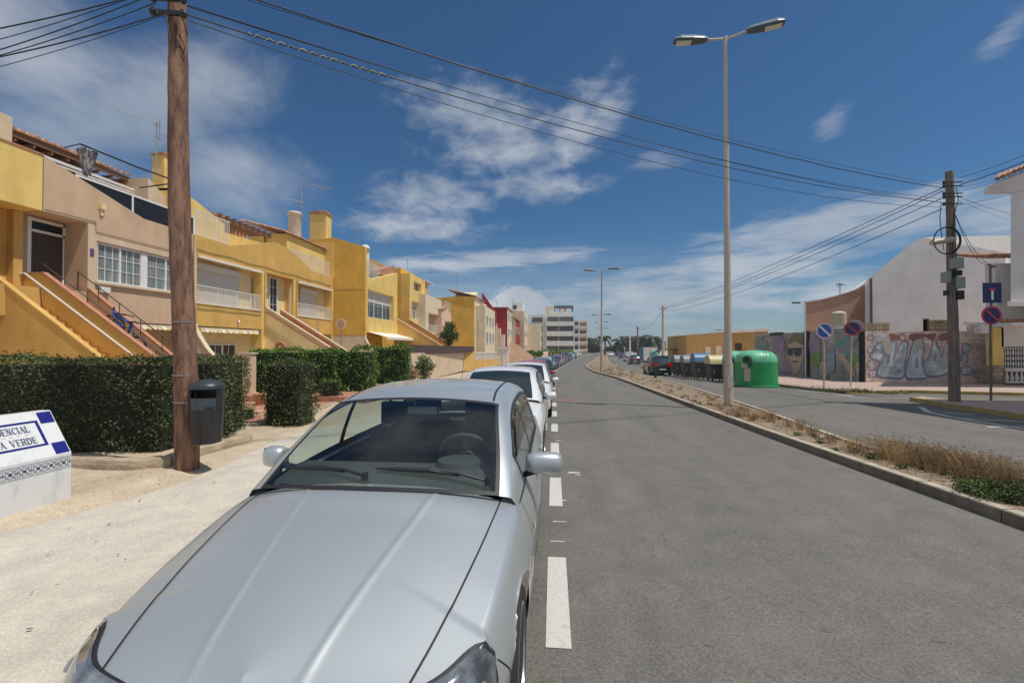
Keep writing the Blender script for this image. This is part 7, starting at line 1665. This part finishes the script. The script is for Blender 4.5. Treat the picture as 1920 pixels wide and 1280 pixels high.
for i in range(40):
    if i in (8, 9, 17, 18, 25, 31): continue
    t = i/39; py = 862+60*t; px = 1652+235*t; x, y = MP(px+random.uniform(-14, 14), py+random.uniform(-16, 6)-6); sp.append((max(ML(y)+.2, min(MR(y)-.1, x)), y, random.uniform(.75, 1.1)))
tufts('dry_grass', sp, 'drygrass', 'big clump of straw-brown dry grass at the right of the median', 135, .36, .003)
sp = []
for (px, py) in [(1345, 762), (1352, 768), (1375, 772), (1385, 770), (1395, 778), (1410, 788), (1418, 784), (1442, 790), (1438, 782), (1335, 752), (1362, 778), (1380, 782), (1500, 805), (1475, 800), (1520, 815), (1560, 830), (1595, 840), (1610, 848)]: x, y = MP(px, py); sp.append((x, y, random.uniform(.45, .85)))
for y in [17+.45*k for k in range(80)]: sp.append((ML(y)+.2+(MR(y)-ML(y)-.4)*random.random()**1.5, y, random.uniform(.2, .55)))
tufts('dry_grass', sp, 'drygrass', 'brown dry grass tufts around the tall lamp and along the median', 120, .38, .004)
sp = []
for k in range(40): x, y = MP(1840+random.uniform(-40, 90), 925+random.uniform(-24, 22)); sp.append((max(ML(y)+.16, min(MR(y)-.1, x)), y, random.uniform(.5, .9)))
b = MB(); pts = []
for (x, y, s_) in sp:
    for _ in range(170): t = random.random()*6.28; r_ = random.random()**.6*.16*s_; pts.append((x+r_*cos(t), y+r_*sin(t), g(y)+.11+random.random()**1.5*.16*s_))
b.leaves(pts, .026); tag(b.build('green_weeds', 'greenweed'), 'low green weeds spilling over the median kerb at the right edge', 'weeds', kind='stuff')
sp = []; pts = []; b = MB()
for k in range(130):
    y = random.choice([random.uniform(5, 18), random.uniform(34, 62)]); x = ML(y)+.15+(MR(y)-ML(y)-.3)*random.random(); s_ = random.uniform(.3, .8)*(1 if y < 30 else 2.6)
    for _ in range(60): t = random.random()*6.28; r_ = random.random()*.12*s_; pts.append((x+r_*cos(t), y+r_*sin(t), g(y)+.10+random.random()**1.5*.12*s_))
b.leaves(pts, .035); tag(b.build('low_weeds', 'greenweed'), 'sparse olive-green weeds scattered over the median soil', 'weeds', kind='stuff')
b = MB()
for k in range(1100):
    y = random.uniform(3.5, 24); x = ML(y)+.16+(MR(y)-ML(y)-.32)*random.random(); s_ = random.uniform(.005, .024); b.lathe([(s_*.6, -s_*.5), (s_, 0), (s_*.5, s_*.6)], (x, y, g(y)+.102), 'z', 5)
tag(b.build('stones', 'soil'), 'small pale stones strewn over the median soil', 'stones', kind='stuff')
b = MB(); pts = []
for (px, py) in [(1575, 733), (1590, 732), (1600, 733), (1610, 735), (1620, 735), (1530, 731), (1545, 732), (1555, 733), (1640, 737), (1660, 739), (1690, 738), (1480, 727), (1490, 729)]:
    p = atg(px, py, .12)
    for _ in range(110): pts.append((p.x+random.gauss(0, .22), p.y+random.gauss(0, .12), p.z+abs(random.gauss(0, .07))))
b.leaves(pts, .06); tag(b.build('kerb_weeds', 'greenweed'), 'weeds growing along the far kerb below the no-parking signs', 'weeds', kind='stuff')

# ------------------------------------------------------------------ litter bin on the wooden pole
cx_, cy_ = aty(389, 760, PB.y-.02).x, PB.y-.02; z0 = aty(389, 829, cy_).z; zt_ = aty(389, 724, cy_).z; R_ = .20
lb = thing('litter_bin', (cx_, cy_, z0), 'black domed litter bin strapped to the big wooden pole', 'litter bin')
b = MB(); b.lathe([(R_*.80, z0), (R_*.82, z0+.015), (R_*.96, zt_-.27), (R_*.90, zt_-.27), (R_*.76, z0+.02)], (cx_, cy_, 0), 'z', 32, .8)
for k in range(12):
    t = 2*pi*k/12+.15; b.tube([(cx_+R_*.83*cos(t), cy_+R_*.83*sin(t), z0+.02), (cx_+R_*.95*cos(t), cy_+R_*.95*sin(t), zt_-.28)], .010, 5)
b.build('body', 'black', lb, smooth=True, angle=40)
b = MB(); V = []; 
for k in range(33):
    t = -.35*pi+1.9*pi*k/32*.68+.0; t = radians(-20)+radians(220)*k/32
    V.append((cx_+R_*1.02*cos(t), cy_+R_*1.02*sin(t)))
b.strip([(x, y, zt_-.3) for x, y in V], [(x, y, zt_+.0) for x, y in V]); b.build('back_shell', 'black', lb, smooth=True)
b = MB(); b.lathe([(R_*1.08, zt_-.03), (R_*1.10, zt_), (R_*1.0, zt_+.035), (R_*.7, zt_+.075), (R_*.3, zt_+.095), (.01, zt_+.1)], (cx_, cy_, 0), 'z', 32); b.build('lid', mat('bin_lid', (.035, .042, .05), .4), lb, smooth=True, angle=50)
b = MB(); V = [(cx_+R_*1.0*cos(radians(200+k*5)), cy_+R_*1.0*sin(radians(200+k*5))) for k in range(29)]; b.strip([(x, y, zt_-.31) for x, y in V], [(x, y, zt_-.15) for x, y in V]); b.build('front_band', mat('bin_band', (.05, .065, .08), .35), lb, smooth=True)
# ------------------------------------------------------------------ residence name monument
sA = atg(133, 935, .09); XS = sA.x; YR = sA.y; zb_ = g(YR)+.02
def sx_(px, py): return atx(px, py, XS)
zk = sx_(129, 848).z; Yk = sx_(129, 848).y
ztp = 1.03*.98; XT = XS-.27; ztp = atx(97, 768, XT).z; YT = YR-.02
ms = thing('name_monument', (XS, YR-1.5, zb_), 'white marble wedge-shaped monument with blue lettering RESIDENCIAL PLAYA VERDE at the left edge', 'monument')
Y0 = YR-3.0
b = MB(); b.prism([(XS, zb_-.1), (XS, zk), (XT, ztp), (XT-.12, ztp), (XT-.12, zb_-.1)], 'y', Y0, YR); b.build('block', 'marble', ms, bevel=.004)
SL = Vector((XT-XS, 0, ztp-zk)); sl = SL.length; SLn = SL.normalized(); nrm = Vector((-SLn.z*-1, 0, 0)); nrm = Vector((SLn.z, 0, -SLn.x)).normalized()
def fp(u, v, o=.003):
    """u metres from the right end of the sloping face leftwards, v up the slope"""
    p = Vector((XS, YR-u, zk))+SLn*v+nrm*o; return p
def frect(mb, u0, u1, v0, v1, o=.003): mb.quad(fp(u0, v0, o), fp(u1, v0, o), fp(u1, v1, o), fp(u0, v1, o))
t_ = .135
for (u, v) in ((.012, .012), (.012, sl-t_-.012), (3-t_-.02, .012), (3-t_-.02, sl-t_-.012)): b = MB(); frect(b, u, u+t_, v, v+t_); b.build('corner_tile', 'navy', ms)
b = MB(); u0, u1, v0, v1, fw = .17, 2.80, .135, sl-.10, .028
frect(b, u0, u1, v0, v0+fw*.8); frect(b, u0, u1, v1-fw*.8, v1); frect(b, u0, u0+fw, v0+fw*.8, v1-fw*.8); frect(b, u1-fw, u1, v0+fw*.8, v1-fw*.8); b.build('border', 'navy', ms)
# serif letters from strokes: thick (w) and thin strokes on a 0..1 grid
GL_ = {'R': (.8, [(.15, 0, .15, 1, 1), (.15, 1, .55, 1, 0), (.55, 1, .7, .85, 1), (.7, .85, .7, .65, 1), (.7, .65, .55, .5, 1), (.55, .5, .15, .5, 0), (.42, .5, .78, 0, 1)], [(.15, 0), (.15, 1), (.78, 0)]),
 'E': (.7, [(.15, 0, .15, 1, 1), (.15, 1, .65, 1, 0), (.15, .5, .5, .5, 0), (.15, 0, .65, 0, 0), (.65, 1, .65, .82, 0), (.65, 0, .65, .18, 0), (.5, .6, .5, .4, 0)], [(.15, 0), (.15, 1)]),
 'S': (.7, [(.6, .8, .5, .98, 0), (.5, .98, .25, .98, 0), (.25, .98, .12, .8, 1), (.12, .8, .2, .6, 1), (.2, .6, .55, .4, 1), (.55, .4, .62, .2, 1), (.62, .2, .5, .03, 0), (.5, .03, .25, .03, 0), (.25, .03, .12, .2, 0)], []),
 'I': (.35, [(.17, 0, .17, 1, 1)], [(.17, 0), (.17, 1)]),
 'D': (.85, [(.15, 0, .15, 1, 1), (.15, 1, .5, 1, 0), (.5, 1, .75, .75, 1), (.75, .75, .75, .25, 1), (.75, .25, .5, 0, 1), (.5, 0, .15, 0, 0)], [(.15, 0), (.15, 1)]),
 'N': (.85, [(.15, 0, .15, 1, 0), (.15, 1, .72, 0, 1), (.72, 0, .72, 1, 0)], [(.15, 0), (.15, 1), (.72, 1)]),
 'C': (.8, [(.72, .75, .58, .98, 0), (.58, .98, .35, .98, 0), (.35, .98, .13, .7, 1), (.13, .7, .13, .3, 1), (.13, .3, .35, .02, 1), (.35, .02, .58, .02, 0), (.58, .02, .72, .22, 0), (.72, .95, .72, .72, 0)], []),
 'A': (.85, [(.08, 0, .42, 1, 0), (.42, 1, .76, 0, 1), (.22, .38, .63, .38, 0)], [(.08, 0), (.76, 0)]),
 'L': (.7, [(.15, 0, .15, 1, 1), (.15, 0, .65, 0, 0), (.65, 0, .65, .2, 0)], [(.15, 0), (.15, 1)]),
 'P': (.75, [(.15, 0, .15, 1, 1), (.15, 1, .5, 1, 0), (.5, 1, .68, .85, 1), (.68, .85, .68, .62, 1), (.68, .62, .5, .46, 1), (.5, .46, .15, .46, 0)], [(.15, 0), (.15, 1)]),
 'Y': (.8, [(.08, 1, .4, .5, 1), (.72, 1, .4, .5, 0), (.4, .5, .4, 0, 1)], [(.08, 1), (.72, 1), (.4, 0)]),
 'V': (.85, [(.08, 1, .42, 0, 1), (.42, 0, .76, 1, 0)], [(.08, 1), (.76, 1)]), ' ': (.55, [], [])}
def lettering(text, uR, v, h, track):
    b = MB(); wid = []; 
    for ch in text: wid.append(GL_[ch][0]*h*.70+track)
    u = uR+sum(wid)
    for ch, w_ in zip(text, wid):
        for (x0, y0, x1, y1, th) in GL_[ch][1]:
            a = Vector((x0*h*.70, y0*h)); c = Vector((x1*h*.70, y1*h)); d = (c-a).normalized(); n = Vector((-d.y, d.x))*(.085*h if th else .032*h); a2 = a-d*.02*h; c2 = c+d*.02*h
            b.quad(*[fp(u-q.x, v+q.y, .0045) for q in (a2-n, c2-n, c2+n, a2+n)])
        for (x, y) in GL_[ch][2]: b.quad(*[fp(u-(x*h*.70+dx), v+y*h+dy, .005) for dx, dy in ((-.16*h, -.03*h), (.16*h, -.03*h), (.16*h, .03*h), (-.16*h, .03*h))])
        u -= w_
    return b
hv = (v1-v0); lh = hv*.235
lettering('RESIDENCIAL', .27, v0+hv*.60, lh, .005).build('lettering', mat('slate_letters', (.13, .14, .22), .5), ms)
lettering('PLAYA VERDE', .25, v0+hv*.15, lh, .008).build('lettering', MATS['slate_letters'], ms)
b = MB(); u = .3
while u < 2.6: frect(b, u, u+.04, v0+hv*.50, v0+hv*.512); u += .065
b.build('gold_rule', mat('gold_line', (.50, .40, .22), .5), ms)
# ornament band on the vertical face
b = MB(); bt, bb = zk-.035, zk-.155; u = .02
def vf(u, z, o=.003): return (XS+o, YR-u, z)
def vq(u0, z0, u1, z1, w_):
    d = Vector((u1-u0, z1-z0)).normalized(); n = Vector((-d.y, d.x))*w_/2; b.quad(vf(u0-n.x, z0-n.y), vf(u1-n.x, z1-n.y), vf(u1+n.x, z1+n.y), vf(u0+n.x, z0+n.y))
vq(.01, bt, 2.98, bt, .006); vq(.01, bb, 2.98, bb, .006); T_ = .12
while u < 2.9:
    m_ = (bt+bb)/2; c0 = u+T_/2
    for t in range(8):
        a0, a1 = 2*pi*t/8, 2*pi*(t+.8)/8; rr = .042; vq(c0+rr*cos(a0), m_+rr*sin(a0), c0+rr*cos(a1), m_+rr*sin(a1), .008)
    for sg in (-1, 1): vq(u+.01, m_+sg*.045, u+T_-.01, m_-sg*.045, .009)
    vq(c0-.015, m_, c0+.015, m_, .028); vq(u, bb+.012, u, bt-.012, .006); vq(u-.02, m_, u+.02, m_, .02); u += T_
b.build('ornament_band', 'mosaic', ms)
# ------------------------------------------------------------------ bicycle leaning on the stairs of house 2
bc = aty(236, 612, 13.55); X0 = bc.x
bk = thing('bicycle', (X0, 13.4, bc.z-.6), 'blue-framed bicycle parked on the steps of the beige house', 'bicycle')
w1 = aty(209, 612, 13.5); w2 = aty(255, 652, 13.3); dW = (w2-w1); axd = Vector((0, 1, 0))
def wheel(c, rr, ang, nm='wheel'):
    d = Vector((dW.x, dW.y, 0)).normalized(); up = Vector((0, 0, 1)); d2 = Vector((d.x*cos(ang)-d.y*sin(ang), d.x*sin(ang)+d.y*cos(ang), 0)); b = MB()
    b.tube([c+d2*rr*cos(t*pi/14)+up*rr*sin(t*pi/14) for t in range(29)], .036, 6)
    o = b.build(nm, 'rubber', bk); b = MB()
    for t in range(12): b.tube([c, c+d2*rr*cos(t*pi/6)+up*rr*sin(t*pi/6)], .004, 3)
    b.build('spokes', 'steel', o)
rr = .36
w1 = Vector((w1.x, 13.5, w1.z)); w2 = Vector((w2.x, 13.35, w2.z)); dW = w2-w1
wheel(w1, rr, .5); wheel(w2, rr, 0)
fr = mat('bicycle_blue', (.03, .12, .45), .35, coat=.5)
b = MB(); hd0 = w1.lerp(w2, .42)+Vector((0, 0, .55)); bbk = w1.lerp(w2, .55)-Vector((0, 0, .0)); st = w1.lerp(w2, .78)+Vector((0, 0, .62)); hd = w1+Vector((.08, 0, .5))
b.tube([hd, st], .045, 6); b.tube([hd-Vector((0, 0, .08)), bbk], .055, 6); b.tube([st, bbk], .045, 6); b.tube([bbk, w2], .02, 6); b.tube([st, w2], .018, 6); b.build('frame', fr, bk)
b = MB(); b.tube([hd+Vector((0, 0, .05)), w1+Vector((.02, .05, 0))], .02, 6); b.tube([hd+Vector((0, 0, .15)), hd-Vector((0, 0, .1))], .03, 6); b.build('fork', 'black', bk)
b = MB(); h_ = aty(215, 588, 13.4); h2_ = aty(252, 594, 13.4); b.tube([h_, (h_+h2_)/2+Vector((0, 0, .03)), h2_], .018, 6); b.tube([(h_+h2_)/2, hd], .018, 6); b.build('handlebar', 'black', bk)
b = MB(); b.box(st.x-.12, st.x+.12, st.y-.06, st.y+.06, st.z+.05, st.z+.10); b.build('saddle', 'black', bk, bevel=.02)

# ------------------------------------------------------------------ cars
sc = make_car('silver_car', 'sedan', M['silver'], 'silver saloon parked in the near left foreground, facing the camera', None, hi=True)
XC, YN = -.985, 1.23
sc.location = (XC, YN+2.22, g(YN+2.22)); sc.rotation_euler = (-.018, 0, 0)
WH = paint('car_white', (.72, .73, .73), 0, .3); RD = paint('car_red', (.42, .02, .03), .1); BK = paint('car_black', (.018, .02, .024), .2); SV = paint('car_silver', (.42, .44, .46), .7); GY = paint('car_grey', (.12, .13, .14), .6); BL = paint('car_blue', (.05, .09, .18), .5); TE = paint('car_dark_teal', (.03, .06, .07), .5)
gl_ = 'cars parked along the left kerb'
protos = {}
def car(kind, pm, Y, label, group, face=-1, xo=0, nm='parked_car', x=None, dz=0):
    key = (kind, pm.name)
    xx = x if x is not None else DL(Y)-.98+xo
    # heading follows the kerb line
    d = DL(Y+2)-DL(Y-2) if x is None else MR(Y+2)-MR(Y-2); rz = -atan2(d, 4.0)
    if key in protos: o = copy_tree(protos[key]); o['label'] = label; o['group'] = group
    else: o = protos[key] = make_car(nm, kind, pm, label, group)
    o.location = (xx, Y, g(Y)+dz); o.rotation_euler = (-.018 if Y < 45 else 0, 0, rz+(pi if face > 0 else 0))
    if face > 0: o.rotation_euler = (.018 if Y < 45 else 0, 0, rz+pi)
    return o
L0 = 8.15
car('hatch', WH, 8.35, 'white hatchback parked directly behind the silver car', gl_, xo=.0)
car('hatch', WH, 13.5, 'second white hatchback, further from the silver car', gl_, xo=.10)
car('hatch', RD, 18.9, 'red hatchback parked behind the two white cars', gl_, xo=.02)
car('sedan', BK, 25.6, 'black saloon parked behind the red car', gl_, xo=.18)
seq = [('hatch', SV, 'silver hatchback, fifth in the left row'), ('sedan', WH, 'white saloon further back, sixth in the left row'), ('hatch', GY, 'dark grey hatchback, seventh in the left row'), ('hatch', TE, 'dark teal hatchback, eighth in the left row'), ('sedan', SV, 'silver saloon, ninth in the left row'), ('hatch', RD, 'second red hatchback, tenth in the left row'), ('sedan', BL, 'navy saloon, eleventh in the left row'), ('suv', BK, 'black tall car, twelfth in the left row'), ('hatch', BL, 'navy hatchback, thirteenth in the left row'), ('sedan', GY, 'grey saloon near the bend, fourteenth in the left row'), ('hatch', WH, 'small white car at the bend, fifteenth in the left row'), ('suv', GY, 'dark grey tall car past the bend, sixteenth in the left row'), ('hatch', SV, 'far silver hatchback, seventeenth in the left row'), ('sedan', WH, 'last white saloon visible in the left row')]
Yc_ = 37
for kd, pm, lb_ in seq: car(kd, pm, Yc_, lb_, gl_); Yc_ += 6.2 if kd != 'suv' else 6.8
gr_ = 'cars parked on the right carriageway'
def rcar(kind, pm, px0, px1, py, label, face=1, nm='parked_car', Y=None):
    p = atg((px0+px1)/2, py); Y = p.y if Y is None else Y; x = aty((px0+px1)/2, py, Y).x
    return car(kind, pm, Y+2, label, gr_, face, x=x, nm=nm)
rcar('suv', TE, 1224, 1262, 704, 'dark tall car parked at the left end of the bin row, seen from behind')
rcar('hatch', GY, 1180, 1207, 683, 'dark grey hatchback on the right beyond the white low wall')
rcar('van', WH, 1176, 1190, 678, 'white van partly hidden behind the grey hatchback', nm='parked_van')
rcar('sedan', BL, 1164, 1175, 672, 'small dark blue car further along on the right')
rcar('hatch', BK, 1157, 1164, 668, 'tiny black car beyond the dark blue one on the right')
o = rcar('hatch', WH, 1141, 1153, 668, 'white car driving towards the camera on the far right carriageway', face=-1, nm='moving_car')
# white container, green tank, low white wall, blue awning, far buildings on the right
Y = 78; p = aty(1217, 661, Y); wc = thing('site_container', (p.x, Y, g(Y)), 'white box-shaped site container with a green tank in front, right of the parked van', 'container')
b = MB(); b.box(aty(1204, 0, Y).x, aty(1230, 0, Y).x, Y, Y+2.5, g(Y), aty(1210, 651, Y).z); b.build('body', 'whiter', wc); b = MB(); b.box(aty(1203, 0, Y).x-.6, aty(1204, 0, Y).x, Y-.1, Y+2.5, g(Y), aty(1210, 652, Y).z); b.build('blue_end', mat('faded_blue', (.08, .14, .24), .7), wc)
p = aty(1226, 662, 72); b = MB(); b.lathe([(.05, p.z-.75), (.5, p.z-.55), (.68, p.z-.1), (.5, p.z+.35), (.05, p.z+.5)], (p.x, 72, 0), 'z', 16); gt = tag(b.build('green_tank', 'greenl', smooth=True), 'round green tank in front of the white container', 'tank'); b = MB(); b.box(p.x-.3, p.x+.3, 71.8, 72.2, g(72), p.z-.6); b.build('stand', 'greyr', gt)
b = MB(); pa = aty(1208, 672, 58); pb2 = aty(1232, 684, 47); b.obox((pa.x, 58, pa.z-.55), (pb2.x, 47, aty(1232, 678, 47).z-.5), .25, 1.1); tag(b.build('low_wall', 'whiter'), 'low white wall between the grey hatchback and the dark tall car', 'low wall')
for (pl, pr_, yt, Y, m_, lb_) in [(1262, 1277, 641, 300, 'pinkr', 'pale pink tower in the far skyline left of the mustard building'), (1276, 1286, 637, 330, 'greyr', 'grey tower in the far skyline next to the mustard building'), (1240, 1256, 650, 290, 'cream', 'low cream building in the far skyline'), (1103, 1116, 652, 250, 'terr', 'low terracotta-roofed house under the left palms'), (1182, 1200, 652, 240, 'beige', 'low beige house under the right-hand palms')]:
    q, q2 = aty(pl, 0, Y).x, aty(pr_, 0, Y).x; zt = aty(pl, yt, Y).z; r = thing('distant_building', (q, Y, g(Y)), lb_, 'building', 'far skyline buildings'); b = MB(); b.box(q, q2, Y, Y+12, -2, zt); b.box(q+(q2-q)*.3, q2-(q2-q)*.3, Y+2, Y+8, zt, zt+1.2); b.build('wall', m_, r); b = MB()
    nf = max(1, int((zt+1)/3.2)); nw = max(2, int((q2-q)/3))
    for k in range(nf):
        for j in range(nw): xx = q+(q2-q)*(j+.25)/nw; b.box(xx, xx+(q2-q)/nw*.5, Y-.05, Y, zt-2.4-3.2*k, zt-1.0-3.2*k)
    b.build('window', 'pane', r)
# blue-and-red awning heap right of the container
p = aty(1258, 657, 66); b = MB(); V = [(-2.4, -.6), (-1.5, .15), (-.4, .35), (.8, .1), (2.2, -.7)]; b.strip([(p.x+x, 66, p.z+z) for x, z in V], [(p.x+x, 68.5, p.z+z-.1) for x, z in V]); o = tag(b.build('market_awning', 'sblued'), 'low dark blue and red awning beyond the grey-lidded containers', 'awning'); b = MB()
for x in (-2.2, 0, 2): b.box(p.x+x-.05, p.x+x+.05, 66.2, 66.3, g(66), p.z-.1)
b.build('post', 'steel', o)
# traffic bollard pieces on the right carriageway
p = atg(1229, 711); b = MB(); b.lathe([(.12, 0), (.10, .05), (.05, .5), (.03, .62)], (p.x, p.y, p.z), 'z', 12); tag(b.build('bollard', 'blackm', smooth=True), 'short dark bollard in front of the dark tall car', 'bollard')
p = atg(1236, 703); b = MB(); b.lathe([(.18, 0), (.17, .04), (.11, .05), (.03, .7)], (p.x, p.y, p.z), 'z', 12); tag(b.build('traffic_cone', mat('cone_orange', (.55, .16, .10), .6), smooth=True), 'faded orange traffic cone beside the dark tall car', 'traffic cone')

# ------------------------------------------------------------------ air
hz = MB(); hz.box(-910, 910, -25, 1990, -3.2, 17); hm = bpy.data.materials.new('haze_air'); hm.use_nodes = True
for n_ in list(hm.node_tree.nodes): hm.node_tree.nodes.remove(n_)
ho = hm.node_tree.nodes.new('ShaderNodeOutputMaterial'); hv_ = hm.node_tree.nodes.new('ShaderNodeVolumePrincipled'); hv_.inputs['Color'].default_value = (.82, .88, .95, 1); hv_.inputs['Density'].default_value = .0005; hv_.inputs['Anisotropy'].default_value = .2
hm.node_tree.links.new(hv_.outputs[0], ho.inputs['Volume']); MATS['haze_air'] = hm
tag(hz.build('haze', hm), 'thin pale summer haze filling the street', kind='stuff')
